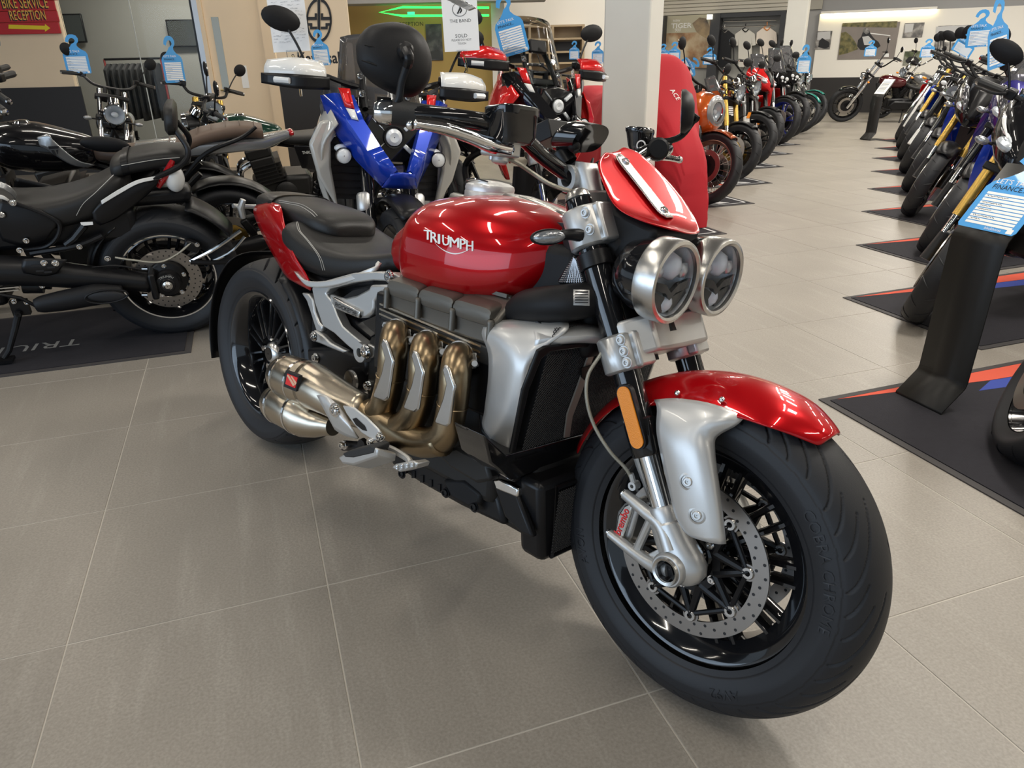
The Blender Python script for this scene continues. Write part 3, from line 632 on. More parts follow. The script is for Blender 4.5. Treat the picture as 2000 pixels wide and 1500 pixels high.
# ---- front brakes
def disc(name, y, side):
    d = part(name, M().lathe([(.160, -.0025), (.160, .0025), (.129, .0025), (.129, -.0025)], FW + V3(0, y, 0), (0, 1, 0), 96, closed=True), mat('brake_disc_steel', (0.36, 0.34, 0.32), 0.32, 1.0, bump=(500, 0.05)))
    part('disc_edge', M().lathe([(.1602, -.0022), (.1606, 0), (.1602, .0022)], FW + V3(0, y, 0), (0, 1, 0), 96), BALU, d)
    hm = M()
    for k in range(36):
        for r_, o_ in ((.153, 0), (.136, .5)) if k % 3 else ((.144, .25),):
            th = 2 * math.pi * (k + o_) / 36; q = FW + V3(r_ * math.cos(th), y, r_ * math.sin(th)); hm.cyl(q - V3(0, .0029, 0), q + V3(0, .0029, 0), .0031, n=10)
    part('drill_hole', hm, BLKP, d)
    car = M()
    for k in range(8):
        th = 2 * math.pi * k / 8 + .2; e = V3(math.cos(th), 0, math.sin(th)); th2 = th + 2 * math.pi / 8; e2 = V3(math.cos(th2), 0, math.sin(th2)); c0 = FW + V3(0, y, 0)
        th3 = th + .38; e3 = V3(math.cos(th3), 0, math.sin(th3)); th4 = th - .38; e4 = V3(math.cos(th4), 0, math.sin(th4))
        car.tube([c0 + e * .118, c0 + e3 * .056], [.007, .009], 8, flat=1).tube([c0 + e * .118, c0 + e4 * .056], [.007, .009], 8).tube([c0 + e * .118, c0 + e2 * .118], .0055, 8)
    car.lathe([(.050, -.006), (.066, -.006), (.066, .006), (.050, .006)], FW + V3(0, y, 0), (0, 1, 0), 40, closed=True)
    part('disc_carrier', car, SB, d)
    for k in range(8):
        th = 2 * math.pi * k / 8 + .2; q = FW + V3(.120 * math.cos(th), y, .120 * math.sin(th))
        part('disc_bobbin', M().lathe([(.0055, -.0065), (.0105, -.0065), (.0125, -.0035), (.0125, .0035), (.0055, .0065)], q, (0, 1, 0), 18), BALU, d)
        part('disc_tab', M().lathe([(.013, -.0022), (.0165, -.0022), (.0165, .0022), (.013, .0022)], q, (0, 1, 0), 16, closed=True), MATS['brake_disc_steel'], d)
    for k in range(5):
        th = R_(72 * k + 50); part('disc_bolt', M().hexb(FW + V3(.058 * math.cos(th), y + side * .006, .058 * math.sin(th)), (0, side, 0), .0065, .006), CHR, d)
    return d
disc('brake_disc', -.068, -1); disc('brake_disc', .068, 1)
# ---- fork
FT = P(1130, 392, -.112); FB = FT + (P(1296, 990, -.112) - FT) * 1.19; FT[1] = FB[1] = 0.0      # top and bottom of the fork line
fd = nrm(FB - FT); fn = V3(fd[2] * -1, 0, fd[0])        # forward normal of the fork line
if fn[0] < 0: fn = -fn
FL = np.linalg.norm(FB - FT)
def fk(s, y, n=0.0): return FT + fd * (s * FL) + fn * n + V3(0, y, 0)
for sgn in (-1, 1):
    y = sgn * 0.112
    part('fork_tube', M().lathe([(.0262, 0), (.0275, .01), (.0275, .34 * FL + .0), (.0275, .60 * FL), (.0315, .605 * FL), (.0325, .62 * FL), (.0325, .695 * FL), (.0300, .70 * FL), (.020, .70 * FL)], fk(0.0, y), fd, 36), GB)
    part('fork_cap', M().lathe([(.002, -.012), (.018, -.012), (.024, -.006), (.026, .004)], fk(-.01, y), fd, 28), BALU)
    part('fork_stanchion', M().cyl(fk(.68, y), fk(.90, y), .0215, n=32), CHR)
    lo = M()
    lo.rings([[fk(s, y, 0) + (V3(0, 1, 0) * math.cos(t) * ry + fn * (math.sin(t) * rx + dx)) for t in np.linspace(0, 2 * math.pi, 28, endpoint=False)] for s, ry, rx, dx in
              ((.835, .026, .026, 0), (.845, .029, .029, 0), (.875, .029, .030, 0), (.88, .032, .034, .0), (.93, .033, .038, .004), (.97, .034, .042, .010), (1.005, .033, .042, .013), (1.03, .028, .034, .014), (1.045, .016, .018, .014))])
    part('fork_lower', lo, ALU)
    ax = FW + V3(0, sgn * .125, 0)
    part('axle_clamp', M().lathe([(.021, -.030), (.030, -.030), (.034, -.024), (.034, .03)], ax, (0, -sgn, 0), 32).tube([ax + V3(0, 0, 0), fk(.97, y, .01)], [.034, .030], 16), ALU)
    part('axle_end', M().lathe([(.022, -.026), (.0215, -.034), (.026, -.036), (.028, -.030)], ax, (0, sgn * -1, 0), 6 if sgn > 0 else 32), BALU)
    if sgn < 0:
        part('axle_hex', M().lathe([(.002, .020), (.0165, .020), (.0165, .033), (.019, .033)], ax, (0, -1, 0), 6), SB)
# triple clamps
def clamp(name, s0, s1, mid, mt):
    o = part(name, M().prism(mid, fd * -(s1 - s0) * FL), mt, bev=.008)
    for sgn in (-1, 1):
        y = sgn * .112; c0, c1 = fk(s0, y), fk(s1, y)
        part('clamp_ring', M().lathe([(.0285, 0), (.037, 0), (.040, .005), (.040, (s1 - s0) * FL - .005), (.037, (s1 - s0) * FL), (.0285, (s1 - s0) * FL)], c0, fd, 36)
             .box(fk((s0 + s1) / 2, y - sgn * .012, .038), (.026, .050, (s1 - s0) * FL * .95), fn, (0, 1, 0), fd), mt, o, bev=.006)
    return o
UC = [fk(.085, yy, nn) for yy, nn in ((-.125, -.012), (-.125, .012), (-.06, .022), (.06, .022), (.125, .012), (.125, -.012), (.05, -.05), (-.05, -.05))]
uc = clamp('upper_yoke', .025, .135, UC, ALU)
LC = [fk(.445, yy, nn) for yy, nn in ((-.13, -.01), (-.13, .030), (-.09, .075), (-.03, .055), (.03, .055), (.09, .075), (.13, .030), (.13, -.01), (.05, -.06), (-.05, -.06))]
lc = clamp('lower_yoke', .375, .475, LC, ALU)
for s_ in (.055, .100): part('yoke_bolt', M().hexb(fk(s_, -.150, .036), (0, -1, 0), .008, .006), ALU, uc)
for s_ in (.395, .425, .455): part('yoke_bolt', M().hexb(fk(s_, -.150, .036), (0, -1, 0), .008, .006), ALU, lc)
# orange side reflector
rp = [fk(.555, -.146, -.012) + fd * .075 * math.sin(t) * (1 if abs(math.sin(t)) < .9 else 1) + fn * .0 for t in (0,)]
def stadium(c, u, v, L, r, n=10):
    pts = []
    for k in range(n + 1):
        a = -math.pi / 2 + math.pi * k / n; pts.append(c + u * (L / 2 - r + r * math.cos(a)) + v * r * math.sin(a))
    for k in range(n + 1):
        a = math.pi / 2 + math.pi * k / n; pts.append(c - u * (L / 2 - r - r * math.cos(a)) + v * r * math.sin(a))
    return pts
rc0 = P(1232, 815, -.146)
refl = part('reflector_holder', M().prism(stadium(rc0, fd, fn, .128, .0185), V3(0, .010, 0)), SB)
part('reflector', M().prism(stadium(rc0 + V3(0, -.0035, 0), fd, fn, .120, .0145), V3(0, .003, 0)), AMB, refl)
# brake calliper, its arms and hose
cal = part('brake_calliper', M().prism([P(a, b, -.105) for a, b in ((1205, 1000), (1217, 985), (1240, 975), (1249, 990), (1243, 1012), (1232, 1050), (1222, 1072), (1208, 1065), (1199, 1046))], V3(0, .062, 0)), ALU, bev=.006)
part('calliper_face', M().prism([P(a, b, -.1135) for a, b in ((1207, 1006), (1219, 988), (1236, 982), (1232, 1004), (1218, 1050), (1206, 1056), (1201, 1040))], V3(0, .010, 0)), BALU, cal, bev=.003)
lm = M(); c_ = P(1214, 1018, -.114); uu = nrm(P(1224, 994, -.114) - P(1205, 1044, -.114)); vv = np.cross((0, -1, 0), uu); text_to(lm, 'brembo', c_, uu, vv, width=.062, height=.017, lift=.0005, off=.012); part('calliper_lettering', lm, REDP, cal)
arm = M()
arm.tube([P(1221, 965, -.115), P(1262, 1000, -.125), P(1292, 1025, -.13), P(1310, 1075, -.135)], [.011, .013, .015, .016], 12, sub=14)
arm.tube([P(1191, 1042, -.115), P(1232, 1073, -.12), P(1275, 1102, -.13), P(1310, 1112, -.135)], [.009, .012, .015, .018], 12, sub=14)
arm.tube([P(1272, 1012, -.128), P(1243, 1076, -.12)], [.009, .009], 10)
part('calliper_arm', arm, ALU)
part('calliper_pin', M().cyl(P(1187, 1038, -.115), P(1199, 1047, -.115), .0065, n=12).cyl(P(1217, 962, -.115), P(1226, 970, -.115), .009, n=12), CHR, cal)
part('arm_fin', M().prism([P(a, b, -.128) for a, b in ((1258, 1086), (1300, 1065), (1304, 1090), (1296, 1100))], V3(0, .012, 0)), ALU, bev=.003)
hose = part('brake_hose', M().tube([P(a, b, y) for a, b, y in ((1190, 668, -.13), (1168, 700, -.15), (1148, 735, -.17), (1146, 780, -.175), (1160, 830, -.165), (1190, 880, -.15), (1222, 915, -.13), (1236, 940, -.118))], .0036, 10, sub=50), HOSE)
part('hose_banjo', M().cyl(P(1232, 925, -.122), P(1238, 945, -.118), .0055, n=10).lathe([(.004, -.009), (.009, -.009), (.009, .009), (.004, .009)], P(1239, 948, -.115), (0, 1, 0), 12, closed=True), ALU, hose)
# ---- front mudguard
def arc(c, r, a, y): return V3(c[0] + r * math.cos(a), y, c[2] + r * math.sin(a))
fg = []
for k, a in enumerate(np.linspace(R_(58), R_(162), 30)):
    u = k / 29; hwid = 0.096 * min(1, (0.30 + u * 5.5)) ** .7 * (1 if u < .55 else 1 - .35 * (u - .55) / .45); drop = .020 + .030 * min(1, u * 4) - (.02 if u > .6 else 0)
    row = []
    for q in np.linspace(-1, 1, 15):
        row.append(arc(FW, .352 + .012 * max(0, 1 - u * 2.2) - drop * abs(q) ** 2.6 - (.006 * (1 - u * 10) if u < .1 else 0), a, q * hwid))
    fg.append(row)
fen = part('front_mudguard', M().grid(fg), RED, solid=.004, sub=1, ang=180)
for px, py in ((1323, 768), (1410, 781)): part('mudguard_rivet', M().ell(PX(px, py, 0) if 0 else P(px, py, -.088), (.006, .006, .006), 12, 8), CHR, fen)
# silver leg shield between mudguard and axle (both sides)
def shield():
    mb = M()
    top = [(1278, 782, -.094), (1320, 779, -.098), (1375, 786, -.099), (1420, 799, -.096), (1455, 815, -.085)]
    c2 = [(1284, 800, -.116), (1320, 806, -.120), (1372, 812, -.121), (1410, 822, -.114), (1438, 830, -.096)]
    c3 = [(1283, 838, -.130), (1310, 842, -.137), (1350, 846, -.138), (1378, 848, -.128), (1400, 852, -.108)]
    c4 = [(1290, 880, -.138), (1315, 885, -.147), (1352, 888, -.147), (1382, 882, -.133), (1395, 880, -.113)]
    c5 = [(1306, 950, -.142), (1330, 955, -.151), (1362, 958, -.150), (1392, 950, -.138), (1403, 946, -.120)]
    c6 = [(1320, 1005, -.143), (1340, 1020, -.150), (1368, 1025, -.149), (1400, 1015, -.139), (1411, 1010, -.123)]
    c7 = [(1336, 1036, -.142), (1350, 1047, -.146), (1375, 1056, -.146), (1402, 1062, -.139), (1417, 1062, -.126)]
    return mb.skin([[P(*q) for q in c] for c in (top, c2, c3, c4, c5, c6, c7)], 14, 22)
shd = part('fork_shield', shield(), SILV, solid=.004, ang=60)
for px, py, y in ((1344, 940, -.151), (1362, 1006, -.150)): part('shield_bolt', M().hexb(P(px, py, y), (.25, -1, .1), .0085, .007).lathe([(.0125, .003), (.0165, .0015), (.018, -.004)], P(px, py, y), (.2, -1, .1), 20), ALU, shd)
part('fork_shield', shield().mirror(), SILV, solid=.004, ang=60)
part('inner_guard', M().skin([[P(1218, 822, -.075), P(1226, 830, -.08)], [P(1240, 900, -.075), P(1256, 905, -.08)], [P(1272, 985, -.08), P(1284, 990, -.085)], [P(1277, 996, -.08), P(1284, 998, -.085)]], 4, 12), SILV, solid=.004)
# ---- headlamps
def headlamp(c, name):
    ax = nrm(V3(1, 0, -.06)); c = V3(*c)
    h = part(name, M().lathe([(.002, -.10), (.035, -.095), (.058, -.075), (.070, -.04), (.074, 0.0), (.074, .012)], c, ax, 48), GB)
    part('headlamp_rim', M().lathe([(.073, -.016), (.0775, -.016), (.0785, -.010), (.0785, .022), (.0765, .028), (.071, .030), (.066, .027), (.065, .020), (.068, -.02)], c, ax, 64), BALU, h)
    part('headlamp_bowl', M().lathe([(.002, -.035), (.03, -.030), (.052, -.012), (.066, .018)], c, ax, 40), REFL, h)
    s, u = frame(ax); inner = M(); c2 = c + ax * .004
    # central bar and facets
    inner.prism([c2 + s * a + u * b for a, b in ((-.062, .004), (-.02, -.004), (0, -.020), (.02, -.004), (.062, .004), (.058, -.014), (.016, -.020), (0, -.034), (-.016, -.020), (-.058, -.014))], ax * .012)
    for sg_ in (-1, 1): inner.prism([c2 + s * a * sg_ + u * b for a, b in ((.012, -.028), (.050, -.016), (.056, -.024), (.022, -.054), (.010, -.058))], ax * .008)
    part('lamp_divider', inner, mat('lamp_dark_trim', (0.10, 0.105, 0.11), 0.25, 0.7), h)
    part('upper_beam_lens', M().ell(c + ax * .000 + u * .026, (.030, .026, .022), 8, 7, s, u, ax), LAMPB, h)
    part('lower_beam_lens', M().ell(c + ax * .002 + u * -.042, (.024, .018, .016), 8, 7, s, u, ax), LAMPB, h)
    part('side_facet', M().ell(c - s * .038 + u * .018 + ax * .002, (.016, .016, .012), 6, 6, s, u, ax).ell(c + s * .038 + u * .018 + ax * .002, (.016, .016, .012), 6, 6, s, u, ax), REFL, h)
    part('headlamp_lens', M().lathe([(.002, .030), (.03, .029), (.055, .025), (.068, .020)], c, ax, 40), LENS, h)
    return h
HLR = P(1297, 546, -.085); HLL = HLR.copy(); HLL[1] = .085
headlamp(HLR, 'headlamp'); headlamp(HLL, 'headlamp')
part('headlamp_bracket', M().tube([HLR + V3(-.05, 0, 0), HLR + V3(-.09, .06, -.02), HLL + V3(-.09, -.06, -.02), HLL + V3(-.05, 0, 0)], .016, 10, sub=16).tube([HLR + V3(-.09, .085, -.02), fk(.40, 0, .04)], .02, 10), SB)
# ---- fly screen
fs_c = [P(1200, 296, 0), P(1216, 322, 0), P(1256, 372, 0), P(1296, 422, 0), P(1330, 446, 0), P(1352, 457, 0)]
fs_r = [P(1182, 297, -.040), P(1167, 322, -.074), P(1182, 370, -.096), P(1206, 408, -.106), P(1262, 434, -.098), P(1325, 450, -.050)]
fs_l = [P(1216, 287, .040), P(1250, 300, .074), P(1294, 342, .094), P(1330, 384, .102), P(1356, 424, .092), P(1367, 454, .045)]
fs_rows = []
for a, c, b in zip(cr(fs_r, 13), cr(fs_c, 13), cr(fs_l, 13)):
    fs_rows.append([a * q * (q - 1) / 2 + c * (1 - q * q) + b * q * (q + 1) / 2 for q in np.linspace(-1, 1, 15)])
fly = part('fly_screen', M().grid(np.array([cr(np.array(fs_rows)[:, i], 18) for i in range(15)])), RED, solid=.004, sub=1, ang=180)
def fsp(s, q):
    A = np.array(fs_rows); i = int(round((q + 1) * 7)); return cr(A[:, i], 41)[int(s * 40)]
# dark shell behind the screen
part('fly_screen_shell', M().skin([[fsp(0.03, -.86) + V3(-.03, 0, -.01), fsp(.4, -.86) + V3(-.05, 0, -.03), fsp(.8, -.86) + V3(-.06, 0, -.04), fsp(1, -.6) + V3(-.05, 0, -.03)],
                                  [fsp(0.03, -.86) + V3(-.07, .03, -.05), fsp(.4, -.86) + V3(-.11, .0, -.10), fsp(.8, -.86) + V3(-.13, 0.0, -.12), fsp(1, -.6) + V3(-.10, 0, -.10)],
                                  [fsp(0.03, .86) + V3(-.07, -.03, -.05), fsp(.4, .86) + V3(-.11, 0, -.10), fsp(.8, .86) + V3(-.13, 0.0, -.12), fsp(1, .6) + V3(-.10, 0, -.10)],
                                  [fsp(0.03, .86) + V3(-.03, 0, -.01), fsp(.4, .86) + V3(-.05, 0, -.03), fsp(.8, .86) + V3(-.06, 0, -.04), fsp(1, .6) + V3(-.05, 0, -.03)]], 10, 14), MB_, solid=.004)
part('lamp_shroud', M().prism([P(a, b, -.086) for a, b in ((1172, 336), (1204, 410), (1258, 436), (1282, 446), (1272, 478), (1240, 505), (1222, 560), (1192, 500), (1186, 420))], V3(0, .165, 0)), MB_, bev=.012)
strip = M(); L_, R2 = [], []
for s in np.linspace(.12, .66, 14):
    c = fsp(s, 0.0); t_ = max(0.0, 1 - abs((s - .39) / .285) ** 8) ** .5; L_.append(c + V3(0.003, -.018 * t_ - .001, .0045)); R2.append(c + V3(.003, .018 * t_ + .001, .0045))
strip.grid([[a + (b - a) * f + V3(0.0015, 0, .0015) * (1 - (2 * f - 1) ** 2) for f in np.linspace(0, 1, 7)] for a, b in zip(L_, R2)])
stp = part('screen_strip', strip, BALU, fly, solid=.003, ang=60)
for s in (.20, .58): part('strip_bolt', M().hexb(fsp(s, 0) + V3(.006, 0, .007), (.62, 0, .78), .007, .005), CHR, fly)
# ---- tank
def tsec(x, zt, zb, w, e=2.5, n=36, ymid=0.0, bias=.45):
    zm = zb + (zt - zb) * bias; r = []
    for t in np.linspace(0, 2 * math.pi, n, endpoint=False):
        c_, s_ = math.cos(t), math.sin(t); ee = 2 / e
        y = w * math.copysign(abs(c_) ** ee, c_); h = (zt - zm) if s_ > 0 else (zm - zb); z = zm + h * math.copysign(abs(s_) ** (ee if s_ > 0 else ee * .8), s_)
        r.append((x, y + ymid, z))
    return r
tst = [(0.705, .800, .745, .050), (.715, .845, .735, .092), (.745, .868, .724, .112), (.80, .904, .712, .130), (.845, .928, .706, .162), (.88, .942, .704, .196), (.94, .953, .704, .207), (1.01, .962, .706, .210), (1.09, .962, .712, .203), (1.16, .952, .728, .182), (1.22, .937, .760, .150), (1.262, .918, .800, .108), (1.280, .895, .835, .060)]
tst = [(a - .030, b - .006, c_ - .004, w) for a, b, c_, w in tst]
tst = [tuple(r) for r in cr(np.array(tst), 34)]
tank = part('fuel_tank', M().rings([tsec(*q) for q in tst]), RED, sub=1, ang=180)
tank_bvh = None
def bvh_of(mb): return BVHTree.FromPolygons([Vector(v) for v in mb.v], mb.f)
def shoot(bvh, px, py, lift=.0012):
    d = BR.T @ ray(px, py); d = nrm(d); loc, n, i, dist = bvh.ray_cast(Vector(CB), Vector(d))
    if loc is None: return None
    n = np.array(n); n = n if n @ d < 0 else -n
    return np.array(loc) + n * lift
from functools import lru_cache
def sub_bvh(o):
    dg = bpy.context.evaluated_depsgraph_get(); me = o.evaluated_get(dg).to_mesh()
    b = BVHTree.FromPolygons([v.co.copy() for v in me.vertices], [tuple(p.vertices) for p in me.polygons]); o.evaluated_get(dg).to_mesh_clear(); return b
tb_ = sub_bvh(tank)
def decal(txt, quad, bvh, par, mt, name, lift=.0012, cuts=1, **kw):
    """lettering laid on a surface; quad = photo corners tl,tr,br,bl"""
    V, Fs = text_mesh(txt, **kw); x0, x1, y0, y1 = V[:, 0].min(), V[:, 0].max(), V[:, 1].min(), V[:, 1].max(); q = np.array(quad, float); out = []
    for x, y, _ in V:
        u, v = (x - x0) / (x1 - x0), (y1 - y) / (y1 - y0); p = (q[0] * (1 - u) + q[1] * u) * (1 - v) + (q[3] * (1 - u) + q[2] * u) * v
        s = shoot(bvh, p[0], p[1], lift)
        if s is None: return
        out.append(s)
    obj(name, M().add(out, Fs), mt, par)
for ch, x0, x1, yt, yb in zip('TRIUMPH', (829, 842, 856.5, 865, 879.5, 899, 911.5), (843.5, 855, 860, 878, 897, 910, 924.5), (449, 453, 457.5, 459, 463, 466.5, 469.5), (468, 473.5, 476.5, 479.5, 483, 486.5, 490)):
    sl = (yb - yt) * .02; dy = (x1 - x0) * .20
    for ox, lf in ((-.7, .0012), (.7, .0015)): decal(ch, ((x0 + ox, yt), (x1 + ox, yt + dy * .6), (x1 + ox, yb + dy * .2), (x0 + ox, yb)), tb_, tank, WHT, 'tank_lettering', lift=lf)
sw = M(); g = []
for t in np.linspace(0, 1, 25):
    x = 850 + 68 * t; y = 474 + 17 * math.sin(math.pi * t * .95) ** .8 + 8 * t; th = .4 + 2.0 * math.sin(math.pi * t)
    g.append([shoot(tb_, x, y - th / 2 + (6 if t < .02 else 0) * 0), shoot(tb_, x, y + th / 2)])
part('tank_swoosh', M().grid(g), WHT, tank)
# knee-pad crease and filler cap
cap_c = V3(.935, 0, .946)
part('filler_cap_base', M().lathe([(.060, -.012), (.060, .010), (.056, .016), (.050, .018)], cap_c, (0, 0, 1), 48), ALU)
cap = part('filler_cap', M().lathe([(.058, .010), (.0595, .020), (.057, .027), (.045, .033), (.020, .037), (.002, .038)], cap_c, (-.02, 0, 1), 48), SILV)
part('cap_flap', M().tube([cap_c + V3(-.045, -.035, .034), cap_c + V3(-.01, -.042, .038), cap_c + V3(.03, -.036, .034)], .003, 8, sub=10), CHR, cap)
part('tank_spine', M().grid([[V3(x, y, z) for y, z in ((-.022, zt - .0015), (-.012, zt + .003), (.012, zt + .003), (.022, zt - .0015))] for x, zt in ((1.0, .957), (1.06, .956), (1.11, .949), (1.16, .938), (1.21, .922))]), BALU, tank, solid=.002)
# ---- seats
def seat_ring(x, zt, zb, w, dish=0.0, n=32, e=3.2):
    r = []
    for t in np.linspace(0, 2 * math.pi, n, endpoint=False):
        c_, s_ = math.cos(t), math.sin(t); ee = 2 / e; y = w * math.copysign(abs(c_) ** ee, c_); zm = zb + (zt - zb) * .5
        z = zm + (zt - zm) * math.copysign(abs(s_) ** ee, s_); 
        if s_ > 0: z -= dish * (1 - (y / w) ** 2)
        r.append((x, y, z))
    return r
sst = [(.190, .770, .700, .125), (.215, .806, .688, .150), (.27, .815, .672, .163), (.34, .795, .660, .168), (.43, .775, .658, .166), (.53, .768, .672, .155), (.62, .775, .694, .140), (.70, .790, .715, .118), (.755, .800, .730, .085), (.785, .790, .745, .050)]
sst = cr(np.array(sst), 30)
seat = part('rider_seat', M().rings([seat_ring(x, a, b, w, .010) for x, a, b, w in sst]), LEA, sub=1, ang=180)
pst = [(-.080, .838, .812, .050), (-.065, .852, .800, .080), (-.01, .862, .792, .096), (.08, .858, .785, .104), (.17, .850, .780, .110), (.25, .846, .775, .112), (.32, .838, .768, .108), (.365, .820, .765, .085), (.385, .800, .770, .055)]
pst = cr(np.array(pst), 26)
pil = part('pillion_seat', M().rings([seat_ring(x, a, b, w, -.004) for x, a, b, w in pst]), LEA, sub=1, ang=180)
part('pillion_strap', M().rings([[(p[0] * 1.0, p[1] * 1.012, .80 + (p[2] - .80) * 1.012 + .001) for p in seat_ring(x, a, b, w + .002, -.004)] for x, a, b, w in ((.060, .8605, .786, .104), (.085, .8600, .785, .105))], cap=False), SB, pil)
seat_b, pil_b = sub_bvh(seat), sub_bvh(pil)
def stitch(par, bvh, pts, n, name='stitching'):
    q = [shoot(bvh, x, y, .0008) for x, y in cr(pts, n)]; q = [p for p in q if p is not None]
    if len(q) > 3: part(name, M().tube(q, .0009, 5), STITCH, par)
stitch(seat, seat_b, [(557, 422), (568, 418), (578, 432), (583, 450), (600, 470), (622, 500), (631, 528)], 40)
stitch(seat, seat_b, [(562, 421), (572, 420), (582, 436), (587, 452), (604, 472), (626, 502), (635, 528)], 40)
stitch(pil, pil_b, [(545, 392), (565, 395), (590, 400), (610, 412), (620, 422)], 26); stitch(pil, pil_b, [(545, 395), (562, 398), (586, 403), (606, 415), (616, 424)], 26)
# ---- red tail unit with silver top
def both(f, name, mt, par=None, **k):
    a = part(name, f(), mt, par, **k); part(name, f().mirror(), mt, par, **k); return a
def tail():
    A = [(515, 397, -.075), (501, 402, -.095), (496, 415, -.105), (505, 440, -.115), (520, 472, -.125), (540, 508, -.140), (560, 540, -.152), (580, 553, -.158), (607, 567, -.166)]
    Bq = [(530, 392, -.085), (525, 402, -.115), (527, 420, -.132), (537, 445, -.145), (550, 475, -.155), (567, 508, -.165), (585, 535, -.170), (597, 548, -.172), (608, 560, -.170)]
    Cc = [(545, 394, -.085), (550, 408, -.118), (553, 425, -.135), (558, 448, -.150), (566, 474, -.160), (580, 506, -.168), (595, 530, -.172), (602, 543, -.172), (609, 555, -.168)]
    return M().skin([[P(*q) for q in c] for c in (A, Bq, Cc)], 26, 10)
both(tail, 'tail_panel', RED, solid=.004, ang=60)
part('tail_bridge', M().box(V3(.10, 0, .735), (.22, .16, .10)), MB_, bev=.03)
both(lambda: M().skin([[P(520, 395, -.072), P(535, 392, -.06), P(548, 394, -.05)], [P(530, 400, -.098), P(545, 398, -.09), P(556, 404, -.08)], [P(540, 412, -.112), P(552, 410, -.105), P(560, 418, -.10)]], 8, 8), 'tail_trim', BALU, solid=.004)
part('tail_lamp', M().tube([V3(-.02, -.055, .765), V3(-.032, 0, .768), V3(-.02, .055, .765)], .014, 8, sub=10), REDP)
both(lambda: M().skin([[P(578, 530, -.175), P(600, 548, -.178), P(640, 549, -.178), P(690, 538, -.170), P(730, 522, -.155), P(742, 512, -.140)],
                       [P(585, 541, -.176), P(606, 560, -.180), P(645, 560, -.180), P(692, 548, -.172), P(728, 532, -.157), P(738, 520, -.142)]], 18, 5), 'seat_trim', SILV, solid=.012, ang=60)
part('seat_base', M().rings([seat_ring(x, z, z - .05, w) for x, z, w in ((.02, .78, .09), (.25, .70, .14), (.45, .68, .14), (.65, .72, .12), (.76, .75, .06))]), MB_)
# ---- silver subframe castings (right and left), outlines in the bike's side plane
def q4(pts): return [(420 + a / 3.5714, 340 + b / 3.5714) for a, b in pts]
def casting(pts, y, t): return M().prism([P(a, b, y) for a, b in q4(pts)], V3(0, t, 0))
main_c = [(1300, 722), (1240, 690), (1120, 680), (960, 690), (800, 735), (690, 765), (674, 800), (695, 900), (730, 1000), (752, 1062), (830, 1110), (920, 1195), (1030, 1285), (1090, 1285), (1118, 1250), (1115, 1210), (1080, 1188), (1030, 1180), (945, 1112), (885, 1060), (850, 985), (815, 890), (785, 855), (772, 832), (800, 800), (960, 760), (1100, 742), (1230, 748), (1300, 742)]
arm_c = [(795, 838), (806, 905), (1000, 1006), (1050, 1004), (1090, 975), (1106, 935), (1106, 890), (1150, 832), (1258, 766), (1180, 770), (1085, 772), (1070, 800), (985, 846), (905, 866), (860, 862)]
both(lambda: casting(main_c, -.176, .030), 'subframe', ALU, bev=.007)
both(lambda: casting(arm_c, -.178, .018), 'frame_brace', ALU, bev=.006)
both(lambda: casting([(598, 828), (650, 834), (680, 872), (694, 960), (722, 1036), (750, 1062), (742, 1102), (704, 1096), (686, 1040), (660, 955), (636, 885)], -.158, .02), 'rear_link', ALU, bev=.005)
both(lambda: casting([(664, 1110), (690, 1086), (742, 1120), (800, 1176), (915, 1236), (890, 1252), (800, 1214), (726, 1182), (690, 1170)], -.165, .02), 'lower_link', ALU, bev=.005)
part('brace_slot', M().prism([P(a, b, -.1795) for a, b in q4([(890, 862), (960, 812), (1050, 794), (1076, 800), (985, 846), (910, 868)])], V3(0, .001, 0)), SB)
bpz = part('name_plate', M().prism([P(a, b, -.188) for a, b in ((648, 580), (652, 602), (700, 622), (703, 608), (660, 586))], V3(0, .012, 0)), BALU, bev=.003)
lt_ = M(); c_ = P(675.5, 604, -.1885); uu = nrm(P(696, 613, -.19) - P(654, 593, -.19)); vv = nrm(P(650, 585, -.19) - P(653, 602, -.19)); vv = nrm(vv - uu * (vv @ uu)); text_to(lt_, 'ROCKET3R', c_, uu, np.cross((0, -1, 0), uu) * 1.0, width=np.linalg.norm(P(696, 613, -.19) - P(654, 593, -.19)), height=.0115, lift=.0012, off=.01); part('plate_lettering', lt_, BLKP, bpz)
for px, py, y, r in ((760, 540, -.186, .012), (714, 687, -.188, .015), (613, 657, -.186, .011)): part('frame_bolt', M().hexb(P(px, py, y), (0, -1, 0), r, .008), CHR)
both(lambda: M().lathe([(.012, -.02), (.026, -.02), (.028, .0), (.026, .016), (.012, .018)], P(714, 687, -.172), (0, 1, 0), 24), 'frame_boss', ALU)
part('side_cover', M().prism([P(a, b, -.140) for a, b in ((652, 604), (700, 628), (738, 610), (748, 600), (742, 640), (722, 668), (700, 664), (672, 640))], V3(0, .10, 0)), GB, bev=.006)
part('frame_core', M().box((.62, 0, .60), (.46, .24, .26)).box((.42, 0, .56), (.2, .20, .18)), SB)
part('battery_box', M().box((.83, 0, .60), (.2, .30, .22)), SB, bev=.01)
